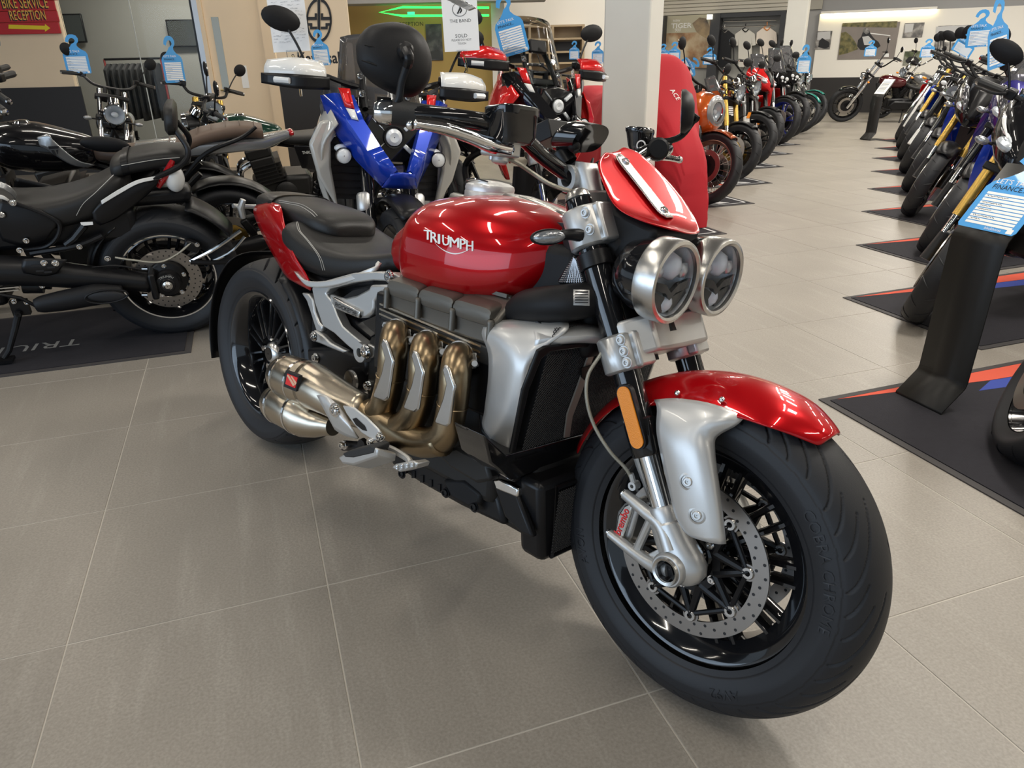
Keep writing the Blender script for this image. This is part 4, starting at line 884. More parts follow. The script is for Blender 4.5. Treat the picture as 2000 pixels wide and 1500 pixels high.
# black swingarm / linkage cover on the right
part('hanger_plate', M().prism([P(a, b, -.165) for a, b in ((598, 680), (652, 678), (688, 690), (708, 692), (716, 705), (716, 730), (705, 760), (685, 752), (640, 724), (600, 706))], V3(0, .05, 0)), SB, bev=.01)
part('pivot_ring', M().lathe([(.012, .012), (.020, .012), (.020, .018), (.034, .018), (.036, .0), (.036, -.03)], P(697, 742, -.170), (0, -1, 0), 32), SB)
part('pivot_cap', M().lathe([(.002, .014), (.012, .016), (.024, .020), (.028, .022), (.030, .016)], P(697, 742, -.172), (0, -1, 0), 32), BALU)
for px, py, y, r in ((617, 699, -.168, .011), (719, 753, -.172, .012)): part('plate_bolt', M().hexb(P(px, py, y), (0, -1, 0), r, .009), CHR)
part('swingarm', M().tube([V3(.62, .0, .40), V3(.45, .10, .38), V3(.25, .165, .345), V3(.0, .165, .32)], [.075, .065, .055, .06], 14, sub=16).lathe([(.01, -.06), (.085, -.06), (.09, 0), (.07, .06), (.01, .06)], V3(0, .15, .318), (0, 1, 0), 32), SB)
part('rear_brake_disc', M().lathe([(.150, -.003), (.150, .003), (.09, .003), (.09, -.003)], RW + V3(0, .085, 0), (0, 1, 0), 64, closed=True), MATS['brake_disc_steel'])
hg = [[arc(RW, .345 + .004 * (1 - q * q), a, q * .115) for q in np.linspace(-1, 1, 9)] for a in np.linspace(R_(22), R_(-20) + R_(45), 3)]
part('hugger', M().grid([[arc(RW, .352 - .030 * abs(q) ** 3, a, q * .120) for q in np.linspace(-1, 1, 11)] for a in np.linspace(R_(-4), R_(62), 14)]), SB, solid=.004)
part('rear_mudguard', M().grid([[arc(RW, .362 - .028 * abs(q) ** 3, a, q * .125) for q in np.linspace(-1, 1, 11)] for a in np.linspace(R_(118), R_(196), 14)]), SB, solid=.004)
part('mudguard_stay', M().tube([arc(RW, .36, R_(190), .13), V3(-.1, .17, .36), V3(.0, .18, .33)], .012, 8, sub=10), SB)
# ---- engine
eng = part('crankcase', M().box((.98, 0, .42), (.46, .36, .26)).box((1.10, 0, .33), (.40, .30, .18)).box((.80, 0, .46), (.2, .34, .22)), ENG, bev=.02)
part('cylinder_block', M().box((1.0, -.02, .60), (.46, .36, .20)), SB, bev=.01)
for k in range(4):
    z = .665 - k * .012; part('cooling_fin', M().box((.985, -.205, z), (.36, .012, .0045), (1, 0, -.05), (0, 1, 0)), STEEL if k < 3 else SB)
# cam cover with three humps
cc = []
for k in range(3):
    x0 = .838 + .118 * k
    part('cam_cover_hump', M().rings([[V3(x0 + .057 + .057 * math.copysign(abs(math.cos(t)) ** .32, math.cos(t)), y, .722 + hz * math.copysign(abs(math.sin(t)) ** .40, math.sin(t))) for t in np.linspace(0, 2 * math.pi, 28, endpoint=False)] for y, hz in ((-.02, .030), (-.14, .030), (-.195, .026), (-.212, .018), (-.215, .008))]), CAMC)
part('cam_cover', M().prism([V3(.83, y, z) for y, z in ((-.205, .690), (-.21, .715), (-.17, .752), (-.10, .765), (.1, .765), (.2, .715), (.2, .66), (-.205, .66))], V3(.37, 0, 0)), CAMC, bev=.008)
for k in range(4): part('cover_bolt', M().cyl(V3(.838 + .118 * k, -.215, .672), V3(.838 + .118 * k, -.215, .712), .0075, n=12).lathe([(.002, .008), (.006, .008), (.0085, .004), (.0085, 0)], V3(.838 + .118 * k, -.215, .712), (0, 0, 1), 12), CAMC)
for k in range(3):
    part('cover_rib', M().box((.905 + .0, -.155 + .012 * k, .762 - .004 * k), (.11, .006, .008)).box((1.13, -.155 + .012 * k, .762 - .004 * k), (.09, .006, .008)), CAMC)
cpl = part('capacity_plate', M().prism([V3(x, y, z) for x, y, z in ((.965, -.172, .754), (1.075, -.172, .754), (1.06, -.150, .770), (.975, -.150, .770))], V3(0, .004, -.006)), BALU)
lt_ = M(); text_to(lt_, '2500cc', (1.02, -.1625, .7635), (1, 0, 0), nrm((0, .022, .016)), width=.062, height=.013, lift=.003); part('plate_lettering', lt_, BLKP, cpl)
part('head_side', M().box((1.01, -.195, .640), (.40, .03, .04)), ENG, bev=.004)
# exhaust flanges, headers and chrome heat shields
hdr = [((770, 652), (764, 680), (757, 735), (743, 785), (722, 808)), ((830, 675), (824, 705), (818, 760), (800, 810), (772, 830)), ((893, 698), (886, 728), (878, 790), (862, 845), (826, 858))]
HY = -.262
for k, pts in enumerate(hdr):
    Q = [P(pts[0][0] + 6, pts[0][1] + 6, -.205) + V3(0.0, 0, 0), P(pts[0][0] + 2, pts[0][1] + 0, -.235)] + [P(a, b, HY) for a, b in ((pts[1][0] + 4, pts[1][1] + 2), (pts[2][0] + 6, pts[2][1]), (pts[3][0] + 6, pts[3][1] + 4), (pts[4][0] + 6, pts[4][1] + 6))]
    last = P(pts[4][0] - 22, pts[4][1] - 4, HY)
    hd = part('exhaust_header', M().tube(Q + [last], [.030, .033, .034, .033, .033, .034, .034], 20, sub=34), BRNZ, ang=180)
    w0 = V3(*cr(np.array(Q), 41)[24]); w1 = V3(*cr(np.array(Q), 41)[25])
    part('weld_bead', M().lathe([(.0335, -.0015), (.0350, 0), (.0335, .0015)], w0, w1 - w0, 28), BRNZ, hd)
    fl = part('exhaust_flange', M().lathe([(.030, -.012), (.041, -.012), (.041, 0), (.030, 0)], P(pts[0][0] + 8, pts[0][1] + 4, -.213), (.0, 1, -.15), 28, closed=True).box(P(pts[0][0] + 8, pts[0][1] + 4, -.208), (.105, .008, .03), (1, 0, .25), (0, 1, 0), (-.25, 0, 1)), ALU, hd, bev=.002)
    for dx, dy in ((-20, -16), (26, 12)): part('flange_nut', M().cyl(P(pts[0][0] + 8 + dx, pts[0][1] + dy, -.205), P(pts[0][0] + 8 + dx, pts[0][1] + dy, -.240), .0065, n=10).lathe([(.0065, 0), (.010, 0), (.010, .010), (.0065, .010)], P(pts[0][0] + 8 + dx, pts[0][1] + dy, -.226), (0, -1, 0), 6, closed=True), ALU, hd)
    ox, oy = (0, 0) if k == 0 else ((59, 22) if k == 1 else (120, 50))
    hs = [(747, 661), (755, 668), (768, 706), (766, 716), (757, 778), (750, 784), (730, 778), (728, 771), (744, 728), (750, 700), (743, 672)]
    part('heat_shield', M().prism([P(a + ox, b + oy, HY - .038) for a, b in hs], V3(0, .008, 0)), BALU, hd, bev=.004)
# collector and silencers
part('exhaust_collector', M().tube([P(866, 862, HY), P(820, 862, HY), P(770, 836, HY), P(716, 806, HY + .0), P(690, 795, HY)], [.033, .036, .037, .038, .038], 20, sub=24), BRNZ, ang=180)
part('silencer_shield', M().rings([[p + (V3(0, -1, 0) * math.cos(t) * rr * .9 + nrm(V3(-.25, 0, 1)) * math.sin(t) * rr) for t in np.linspace(0, 2 * math.pi, 28, endpoint=False)] for p, rr in zip(cr(np.array([P(716, 806, HY - .01), P(680, 790, HY - .02), P(640, 768, HY - .03), P(608, 752, HY - .03)]), 14), np.linspace(.043, .062, 14))]), STEEL, ang=180)
s1 = [P(612, 754, -.285), P(596, 748, -.29), P(572, 738, -.29), P(556, 733, -.29), P(549, 731, -.29)]
sil = part('silencer', M().tube(s1, [.060, .060, .058, .054, .046], 28), STEEL, ang=50)
part('silencer_band', M().tube([P(565, 736, -.29), P(562.5, 735, -.29)], .0585, 28).tube([P(594, 747, -.29), P(591.5, 746, -.29)], .0605, 28), CHR, sil)
bdg = [P(x, y, -.350) for x, y in ((558, 724), (584, 734), (578, 765), (554, 755))]
part('silencer_badge', M().prism(bdg, V3(0, .01, 0)), BLKP, sil); part('badge_panel', M().prism([P(x, y, -.3515) for x, y in ((561, 730), (581, 738), (576, 758), (557, 750))], V3(0, .003, 0)), REDP, sil)
part('badge_stripe', M().prism([P(x, y, -.3525) for x, y in ((560, 733), (563, 732), (576, 752), (572, 754))], V3(0, .001, 0)).prism([P(x, y, -.3525) for x, y in ((567, 734), (570, 735), (579, 748), (577, 752))], V3(0, .001, 0)), mat('tan_print', (0.7, 0.45, 0.3), 0.4), sil)
s2 = [P(652, 832, -.262), P(640, 829, -.265), P(622, 825, -.27), P(600, 815, -.285), P(572, 800, -.285), P(545, 788, -.285), P(536, 784, -.285)]
sl2 = part('silencer', M().tube(s2, [.026, .030, .042, .056, .057, .054, .046], 28), STEEL, ang=50)
part('silencer_band', M().tube([P(589, 809, -.285), P(586, 808, -.285)], .0585, 28).tube([P(552, 791, -.285), P(549, 790, -.285)], .0565, 28), CHR, sl2)
hs_ = part('hanger_shield', M().skin([[P(620, 772, -.350), P(636, 772, -.348), P(658, 790, -.345), P(676, 815, -.342)], [P(632, 795, -.352), P(650, 800, -.354), P(668, 818, -.352), P(690, 840, -.345)], [P(655, 838, -.330), P(665, 845, -.335), P(680, 852, -.335), P(700, 856, -.330)]], 10, 10), SILV, solid=.005, ang=60)
part('heel_guard', M().prism([P(a, b, -.356) for a, b in ((668, 792), (690, 796), (715, 815), (738, 838), (750, 856), (746, 862), (728, 860), (706, 846), (690, 828), (676, 808))], V3(0, .006, 0)), SILV, bev=.003)
part('guard_slot', M().prism([P(a, b, -.3575) for a, b in ((688, 818), (695, 816), (712, 832), (716, 842), (708, 840), (695, 830))], V3(0, .001, 0)), SB)
for px, py, r in ((654, 801, .013), (743, 853, .008), (725, 863, .008)): part('guard_bolt', M().hexb(P(px, py, -.357), (0, -1, 0), r, .008), CHR)
# footpeg and brake pedal
peg = part('footpeg', M().prism([P(a, b, -.40) for a, b in ((660, 893), (672, 886), (728, 872), (738, 876), (737, 892), (690, 908), (668, 905))], V3(0, .05, -.022)), ALU, bev=.004)
part('peg_rubber', M().prism([P(a, b, -.401) + V3(0, 0, .003) for a, b in ((668, 889), (678, 884), (724, 873), (732, 878), (730, 888), (690, 897), (674, 896))], V3(0, .04, .004)), GRIPR, peg, bev=.003)
part('peg_mount', M().tube([P(740, 882, -.36), P(760, 880, -.30), P(775, 870, -.22)], [.014, .016, .018], 10, sub=8), SB, peg)
ped = part('brake_pedal', M().tube([P(748, 872, -.32), P(770, 880, -.33), P(795, 895, -.345), P(802, 905, -.355)], [.009, .008, .007, .008], 8, sub=14), ALU)
part('pedal_pad', M().prism([P(a, b, -.37) for a, b in ((764, 913), (772, 906), (806, 900), (816, 905), (812, 913), (780, 922))], V3(0, .035, -.004)), ALU, ped, bev=.003)
for i in range(4):
    for j in range(2): part('pad_stud', M().ell(P(776 + i * 10, 911 - i * 1.6 + j * 4, -.372), (.004, .004, .004), 8, 6), ALU, ped)
part('master_cylinder', M().cyl(P(672, 870, -.26), P(720, 874, -.26), .014, n=12).lathe([(.002, .01), (.016, .01), (.018, 0)], P(712, 869, -.275), (0, -1, 0), 16), SB)
part('linkage_bolt', M().hexb(P(672, 869, -.285), (0, -1, 0), .009, .012), CHR)
# lower engine covers
lo_ = part('lower_cover', M().prism([P(a, b, -.165) for a, b in ((770, 850), (900, 880), (945, 925), (975, 975), (985, 1030), (900, 990), (820, 945), (760, 905))], V3(0, .30, 0)), SB, bev=.012)
part('sump_pad', M().prism([P(a, b, -.185) for a, b in ((862, 938), (905, 938), (938, 965), (936, 985), (915, 992), (880, 972))], V3(0, .04, 0)), MB_, bev=.008)
for k in range(3): part('cover_stripe', M().prism([P(862 + a + 9 * k, b + 5 * k - 6, -.232) for a, b in ((0, 0), (16, -4), (48, 10), (33, 16))], V3(0, .006, 0)), BALU)
part('case_cover', M().prism([P(a, b, -.226) for a, b in ((848, 885), (890, 872), (950, 905), (958, 940), (930, 945), (880, 915))], V3(0, .08, 0)), ENG, bev=.008)
for k in range(8):
    a = .08 + k / 9; part('case_rib', M().prism([P(775 + 150 * a + q * 6, 905 + 78 * a + r_ * 14, -.168) for q, r_ in ((0, 0), (1, 0), (1, 1), (0, 1))], V3(0, .012, 0)), SB)
for px, py in ((870, 962), (926, 990), (785, 925)): part('case_bolt', M().hexb(P(px, py, -.182), (0, -1, 0), .010, .006), SB)
# airbox pipe and intake grille
pipe = part('intake_pipe', M().tube([P(1008, 612, -.15), P(1030, 600, -.16), P(1070, 595, -.165), P(1120, 590, -.15), P(1170, 582, -.10)], [.030, .036, .037, .036, .034], 18, sub=22), MB_, ang=180)
pb = sub_bvh(pipe)
part('warning_label', M().grid([[shoot(pb, 1120 + 31 * u, 566 + 30 * v + 1 * u, .001) for u in np.linspace(0, 1, 5)] for v in np.linspace(0, 1, 5)]), mat('foil_label', (0.45, 0.45, 0.45), 0.3, 0.7), pipe)
for k in range(5): part('label_print', M().grid([[shoot(pb, 1123 + 25 * u, 570 + k * 5 + 1.8 * v, .0018) for u in np.linspace(0, 1, 4)] for v in (0, 1)]), BLKP, pipe)
gr_o = [(1120, 497), (1128, 505), (1142, 548), (1140, 558), (1092, 556), (1087, 549)]
ig = part('intake_bezel', M().prism([P(a, b, -.128) for a, b in gr_o], V3(0, .02, 0)), SB, bev=.004)
gm = M()
for k in range(13):
    f = k / 12; gm.cyl(P(1118 - 26 * f + 22 * 0, 503 + 47 * f, -.130), P(1126 + 14 * f, 507 + 43 * f, -.130), .0012, n=5)
for k in range(9):
    f = (k + .5) / 9; gm.cyl(P(1096 + 42 * f, 552, -.1305), P(1119 + 6 * f, 503 + 8 * abs(f - .3), -.1305), .0012, n=5)
part('intake_grille', gm, mat('grille_alu', (0.45, 0.45, 0.47), 0.3, 0.9), ig)
part('air_box', M().box((1.20, 0, .80), (.22, .22, .16)).box((1.30, 0, .72), (.12, .20, .12)), MB_, bev=.02)
# head stock
part('head_stock', M().cyl(fk(.10, 0, -.045), fk(.46, 0, -.045), .042, n=24).box(V3(1.28, 0, .84), (.16, .12, .16)), SB)
# ---- radiator, silver cowl, lower cooler
def cowl():
    A = [(945, 640, -.205), (943, 655, -.215), (955, 690, -.222), (955, 740, -.222), (948, 800, -.218), (946, 838, -.212), (988, 886, -.190)]
    Bq = [(975, 628, -.190), (978, 650, -.222), (998, 700, -.235), (992, 752, -.236), (980, 815, -.230), (968, 850, -.222), (989, 887, -.195)]
    Cc = [(1040, 625, -.175), (1045, 650, -.205), (1024, 706, -.232), (1012, 760, -.234), (1000, 830, -.226), (992, 870, -.215), (992, 888, -.200)]
    D = [(1110, 628, -.150), (1105, 648, -.180), (1040, 702, -.222), (1027, 760, -.226), (1012, 835, -.218), (1000, 880, -.205), (994, 889, -.200)]
    return M().skin([[P(*q) for q in c] for c in (A, Bq, Cc, D)], 28, 14)
cw = both(cowl, 'radiator_cowl', SILV, solid=.005, ang=40)
def cowl_top():
    return M().skin([[P(1035, 628, -.18), P(1100, 630, -.14), P(1170, 640, -.09), P(1190, 648, -.05)], [P(1045, 660, -.215), P(1100, 655, -.18), P(1170, 655, -.12), P(1195, 662, -.06)], [P(1040, 692, -.215), P(1068, 676, -.20), P(1130, 668, -.15), P(1195, 672, -.07)]], 16, 8)
both(cowl_top, 'radiator_cowl_top', SILV, solid=.005, ang=40)
RX0 = 1.318
def rz_(px, py, dx=0.0): return PX(px, py, RX0 + dx)
radm = part('radiator', M().box((RX0 - .035, 0, .575), (.05, .37, .32), (1, 0, -.18), (0, 1, 0), (.18, 0, 1)), BLKP)
def mesh_panel(name, c, w, h, X, Y, pitch, mt, par, r=.0011):
    mb = M(); X, Y = nrm(X), nrm(Y); c = np.asarray(c, float)
    def bar(a, b):
        d = b - a; s = np.cross(nrm(d), np.cross(X, Y)); n_ = np.cross(X, Y)
        mb.add([a + s * r, a + n_ * r * 1.2, a - s * r, b - s * r, b + n_ * r * 1.2, b + s * r], [(0, 1, 4, 5), (1, 2, 3, 4)])
    n = int((w + h) / pitch)
    for k in range(-n, n):
        for sg in (-1, 1):
            t0 = k * pitch; # line y = sg*x*1.0 + t0
            xs = [-w / 2, w / 2]; p = []
            for x in xs:
                y = sg * x + t0; 
                p.append((x, y))
            (xa, ya), (xb, yb) = p
            lo_h, hi_h = -h / 2, h / 2
            def clip(xa, ya, xb, yb):
                pts = []
                for (x0, y0, x1, y1) in ((xa, ya, xb, yb),):
                    t0_, t1_ = 0.0, 1.0; dy = y1 - y0
                    if abs(dy) < 1e-9: return None
                    ta, tb2 = (lo_h - y0) / dy, (hi_h - y0) / dy; t0_, t1_ = max(t0_, min(ta, tb2)), min(t1_, max(ta, tb2))
                    if t1_ <= t0_: return None
                    return (x0 + (x1 - x0) * t0_, y0 + dy * t0_, x0 + (x1 - x0) * t1_, y0 + dy * t1_)
            q = clip(xa, ya, xb, yb)
            if q: bar(c + X * q[0] + Y * q[1], c + X * q[2] + Y * q[3])
    o = part(name, mb, mt, par, ang=30, fix=False); o['kind'] = 'stuff'; return o
mesh_panel('radiator_mesh', V3(RX0 + .002, 0, .575), .40, .33, (0, 1, 0), (.18, 0, 1), .0085, MESHD, radm)
def on_rad(px, py, l): 
    n_ = nrm(V3(1, 0, -.18)); o_ = V3(RX0 + .002, 0, .575) + n_ * l; d = BR.T @ ray(px, py); return CB + d * (((o_ - CB) @ n_) / (d @ n_))
part('radiator_strip', M().prism([on_rad(a, b, .004) for a, b in ((1152, 678), (1163, 676), (1150, 716), (1132, 770), (1116, 812), (1110, 852), (1100, 854), (1106, 808), (1120, 770), (1138, 720))], V3(.004, 0, 0)), mat('strip_grey', (.36, .33, .29), .45, .5), radm)
part('radiator_badge', M().prism([on_rad(a, b, .007) for a, b in ((1133, 718), (1155, 712), (1148, 728), (1140, 742), (1134, 736))], V3(.004, 0, 0)), SB, radm)
part('radiator_frame', M().prism([on_rad(a, b, .006) for a, b in ((1046, 682), (1060, 674), (1180, 662), (1180, 672), (1068, 686), (1052, 700), (1028, 760), (1002, 880), (1000, 884), (992, 884), (1016, 760))], V3(.008, 0, 0)), SB, radm, bev=.003)
part('radiator_shroud', M().prism([on_rad(a, b, .006) for a, b in ((946, 850), (990, 890), (1150, 845), (1150, 880), (1000, 940), (958, 905))], V3(-.09, 0, 0)), GB, radm, bev=.004)
part('side_shroud', M().prism([P(a, b, -.20) for a, b in ((930, 780), (946, 838), (992, 888), (1005, 945), (960, 935), (935, 880))], V3(0, .40, 0)), SB, bev=.01)
# lower oil cooler
LX = V3(1.335, 0, .325)
cool = part('oil_cooler', M().prism([V3(1.28, y, z) for y, z in ((-.185, .40), (.185, .40), (.150, .205), (-.150, .205))], V3(.07, 0, .0)), SB, bev=.015)
def on_cool(px, py): return PX(px, py, 1.352)
mesh_panel('cooler_mesh', V3(1.356, 0, .300), .26, .15, (0, 1, 0), (0, 0, 1), .0075, MESHD, cool)
part('cooler_frame', M().tube([V3(1.354, y, z) for y, z in ((-.135, .385), (.135, .385), (.125, .218), (-.125, .218))], .006, 8, closed=True), SB, cool)
part('cooler_corner', M().prism([P(a, b, -.19) for a, b in ((962, 938), (974, 935), (1012, 955), (1010, 972), (968, 956))], V3(.0, .05, -.005)), CHR, cool, bev=.004)
part('cooler_side', M().prism([P(a, b, -.188) for a, b in ((958, 935), (1010, 968), (1040, 1052), (1015, 1040), (985, 1010))], V3(0, .02, 0)), SB, cool, bev=.006)
# ---- handlebar, controls
bar_c = fk(-.06, 0, .015)
HBZ = [P(1135, 352, -.055), P(1105, 338, -.080), P(1060, 305, -.14), P(1020, 268, -.20), P(985, 250, -.25), P(900, 232, -.335), P(765, 220, -.43)]
bpath = cr(np.array(HBZ), 40)
hb = part('handlebar', M().tube(np.vstack([bpath[::-1], [V3(1.262, 0, 1.005)], (bpath * V3(1, -1, 1))]), .0160, 14, sub=110), GB, ang=180)
for sgn in (-1, 1):
    rs_ = M().rings([[V3(x + math.cos(t) * a, sgn * .058 + math.sin(t) * b, z) for t in np.linspace(0, 2 * math.pi, 20, endpoint=False)] for x, z, a, b in ((1.300, .950, .038, .030), (1.292, .98, .028, .025), (1.278, 1.01, .024, .024), (1.268, 1.03, .026, .026), (1.264, 1.045, .020, .024))])
    part('bar_riser', rs_, ALU, hb, ang=60)
    part('riser_clamp', M().lathe([(.0165, -.022), (.027, -.022), (.027, .022), (.0165, .022)], P(1128, 352, -.062) * V3(1, -sgn * -1 if sgn < 0 else -1, 1) if 0 else V3(*(P(1122, 350, -.066) * V3(1, (1 if sgn < 0 else -1), 1))), (.15, 1, 0), 24, closed=True), ALU, hb)
def mir(p, s): return V3(p[0], p[1] * s, p[2])
def controls(s):
    k = lambda px, py, y: mir(P(px, py, y), s)
    gd = nrm(mir(bpath[-1] - bpath[30], s)); e = mir(bpath[-1], s); i0 = mir(bpath[27], s)
    g = part('grip', M().tube([i0 + gd * .02, i0 + gd * .03, e - gd * .02, e], [.024, .0215, .0215, .0210], 20).lathe([(.0225, 0), (.027, .002), (.027, .010), (.022, .012)], i0 + gd * .012, gd, 20), GRIPR, hb)
    gg = M()
    for t in np.arange(.05, .13, .007): gg.lathe([(.0214, 0), (.0226, .0015), (.0214, .003)], i0 + gd * t, gd, 18)
    part('grip_ribs', gg, GRIPR, g)
    part('bar_end', M().lathe([(.002, .032), (.014, .030), (.0195, .022), (.0215, .006), (.0205, 0)], e, gd, 24), CHR, hb)
    part('switch_cube', M().tube([i0 - gd * .055, i0 - gd * .05, i0 - gd * .005, i0], [.020, .025, .025, .022], 14), MB_, hb)
    part('throttle_housing' if s > 0 else 'switch_housing', M().tube([i0 - gd * .002, i0 + gd * .008, i0 + gd * .02], [.026, .027, .023], 18), GB, hb)
    return g, gd, e, i0
ga = controls(1); gb = controls(-1)
# mirror (right): stem and head
def mirror_set(s, tilt):
    e = mir(P(748, 212, -.436), s)
    a0 = mir(P(753, 206, -.432), s); pts = [mir(P(a, b, y), s) for a, b, y in ((746, 222, -.436), (757, 213, -.432), (768, 206, -.430), (779, 190, -.426), (784, 160, -.424), (793, 132, -.420))]
    st = part('mirror_stem', M().tube(pts, [.009, .008, .0075, .007, .008], 10, sub=22, flat=.8), SB)
    part('mirror_clamp', M().lathe([(.019, -.012), (.024, -.012), (.024, .012), (.019, .012)], mir(P(749, 217, -.434), s), ga[1] if s > 0 else gb[1], 20, closed=True), SB, st)
    return pts[-1]
mirror_set(1, 0)
# head: shell whose back faces forward and out
mc = P(771, 112, -.412); nn = nrm(V3(.80, -.55, .22))
def on_pl(px, py, c, n): d = BR.T @ ray(px, py); return CB + d * (((c - CB) @ n) / (d @ n))
mo = cr([(695, 97), (699, 72), (716, 52), (742, 44), (775, 42), (806, 52), (829, 72), (842, 100), (844, 130), (838, 158), (820, 180), (797, 187), (765, 178), (728, 158), (702, 130)], 44, closed=True)
def mring(f, d): return [mc + nn * d + (on_pl(a, b, mc, nn) - mc) * f for a, b in mo]
mhead = part('mirror_head', M().rings([mring(f, d) for f, d in ((.30, .030), (.62, .026), (.84, .016), (.96, .004), (1.0, -.008), (.985, -.016))]), MB_, ang=60)
part('mirror_crease', M().tube([on_pl(a, b, mc + nn * .0255, nn) for a, b in ((712, 88), (750, 96), (785, 106))], [.001, .003, .001], 6, sub=8).tube([on_pl(a, b, mc + nn * .022, nn) for a, b in ((706, 118), (750, 132), (780, 140))], [.001, .003, .001], 6, sub=8), MB_, mhead)
part('mirror_glass', M().rings([mring(.94, -.0162), mring(.93, -.0168)]), CHR, mhead)
part('mirror_joint', M().lathe([(.002, .016), (.010, .015), (.014, .008), (.015, 0)], P(791, 105, -.417) + nn * .012, nn, 18).tube([P(791, 108, -.417) + nn * .024, P(797, 122, -.420) + nn * .024, P(795, 132, -.420) + nn * .012], .0085, 10, sub=10), SB, mhead)
# left mirror
ml = [P(1262, 273, .36), P(1300, 276, .40), P(1330, 266, .43), P(1352, 240, .44), P(1358, 232, .44)]
st2 = part('mirror_stem', M().tube(ml, [.008, .008, .008, .007, .007], 10, sub=20), SB)
part('stem_brace', M().tube([P(1262, 285, .37), P(1300, 282, .40), P(1330, 267, .43)], .0045, 8, sub=10), SB, st2)
mc2 = P(1335, 218, .445); n2 = nrm(V3(.80, .52, .12)); v2 = nrm(V3(.0, -.2, 1) - n2 * (n2 @ V3(0, -.2, 1))); u2 = nrm(np.cross(v2, n2))
mh2 = part('mirror_head', M().rings([rrect(mc2 + n2 * d, a, b, 2.5, u2, v2) for d, a, b in ((.026, .04, .022), (.020, .068, .040), (.004, .082, .052), (-.006, .082, .052))]), MB_, ang=60)
part('mirror_glass', M().rings([rrect(mc2 - n2 * .0065, .078, .049, 2.5, u2, v2), rrect(mc2 - n2 * .007, .077, .048, 2.5, u2, v2)]), CHR, mh2)
part('mirror_joint', M().tube([P(1352, 226, .442), P(1362, 234, .442)], .009, 10), SB, mh2)
# brake master cylinder and lever (right)
rz0 = P(1000, 240, -.257)
def block(c, sx, sy, sz, n=6): return rrect(c, sx, sy, 5, V3(1, 0, 0), V3(0, 1, 0), 28)
res = part('fluid_reservoir', M().rings([rrect(P(1000, 282, -.252), .028, .034, 4, V3(1, 0, .1), V3(0, 1, 0)), rrect(P(1000, 270, -.252), .033, .040, 4, V3(1, 0, .1), V3(0, 1, 0)), rrect(P(1000, 228, -.252), .036, .043, 4, V3(1, 0, .1), V3(0, 1, 0)), rrect(P(1000, 226, -.252), .038, .045, 4, V3(1, 0, .1), V3(0, 1, 0)), rrect(P(1000, 212, -.252), .038, .045, 4, V3(1, 0, .1), V3(0, 1, 0)), rrect(P(1000, 209, -.252), .034, .041, 4, V3(1, 0, .1), V3(0, 1, 0))]), GB, ang=50)
part('reservoir_base', M().box(P(978, 290, -.257), (.05, .06, .03)).cyl(P(985, 262, -.252), P(975, 320, -.262), .016, n=14), ALU, res, bev=.005)
lev = part('brake_lever', M().tube([P(a, b, y) for a, b, y in ((990, 292, -.252), (960, 284, -.295), (920, 268, -.34), (870, 252, -.39), (825, 244, -.43), (808, 242, -.445))], [.015, .014, .012, .0105, .0085, .009], 10, sub=34, flat=1.25), CHR, ang=180)
part('lever_ball', M().ell(P(803, 243, -.408), (.0105, .0105, .0105), 14, 10), CHR, lev)
part('lever_pivot', M().hexb(P(962, 284, -.270) + V3(0.012, -.008, .006), (.6, -.5, .6), .0085, .006).lathe([(.009, -.008), (.018, -.008), (.020, 0), (.018, .008), (.009, .008)], P(968, 266, -.257), (0, -.2, 1), 18), ALU, lev)
part('lever_adjuster', M().cyl(P(962, 300, -.257), P(962, 312, -.257), .007, n=10).cyl(P(975, 306, -.257), P(988, 310, -.257), .006, n=10), ALU, lev)
part('brake_hose', M().tube([P(a, b, y) for a, b, y in ((988, 309, -.248), (1010, 318, -.225), (1040, 338, -.18), (1075, 360, -.15), (1115, 373, -.10), (1150, 374, -.06), (1170, 370, -.04))], .0042, 8, sub=40), HOSE)
# left reservoir and clutch lever
rl = P(1252, 268, .27)
rs2 = part('fluid_reservoir', M().rings([rrect(P(1250, py, .265), a, a * 1.1, 2.6, V3(1, 0, 0), V3(0, 1, 0)) for py, a in ((302, .020), (285, .026), (262, .029), (258, .031), (252, .031), (249, .027))]), GB, ang=50)
part('reservoir_ring', M().lathe([(.0085, .001), (.0115, .001), (.0115, 0)], P(1254, 284, .235) + V3(0, -.004, 0), nrm(V3(.25, -1, 0)), 20), WHT, rs2)
part('clutch_lever', M().tube([P(a, b, y) for a, b, y in ((1262, 305, .26), (1280, 304, .30), (1305, 308, .36), (1325, 312, .40))], [.012, .011, .008, .007], 10, sub=16, flat=1.2), CHR)
part('lever_ball', M().ell(P(1327, 312, .402), (.009, .009, .009), 12, 8), CHR)
# instrument pod, switch cluster, ball mount
part('instrument_pod', M().rings([rrect(P(1118, py, .0) + V3(dx, 0, 0), a, b, 2.4, V3(0, 1, 0), nrm(V3(.55, 0, .83))) for py, a, b, dx in ((268, .050, .034, .05), (268, .055, .038, .02), (268, .056, .040, 0.0), (268, .050, .034, -.01))]), GB)
part('instrument_face', M().rings([rrect(P(1118, 268, .0) + V3(-.012, 0, 0), .047, .031, 2.4, V3(0, 1, 0), nrm(V3(.55, 0, .83))), rrect(P(1118, 268, .0) + V3(-.013, 0, 0), .046, .030, 2.4, V3(0, 1, 0), nrm(V3(.55, 0, .83)))]), SCR)
part('ball_mount', M().ell(P(1121, 285, -.03), (.0135, .0135, .0135), 16, 10).cyl(P(1126, 297, -.03), P(1122, 288, -.03), .006, n=10), MB_)
part('ignition_pod', M().lathe([(.002, .0), (.012, .0), (.014, -.004), (.022, -.004), (.022, -.035)], P(1093, 292, -.02), (-.6, -.2, .75), 18).box(P(1078, 262, .0), (.06, .08, .04), (1, 0, .4), (0, 1, 0), (-.4, 0, 1)), SB, bev=.005)
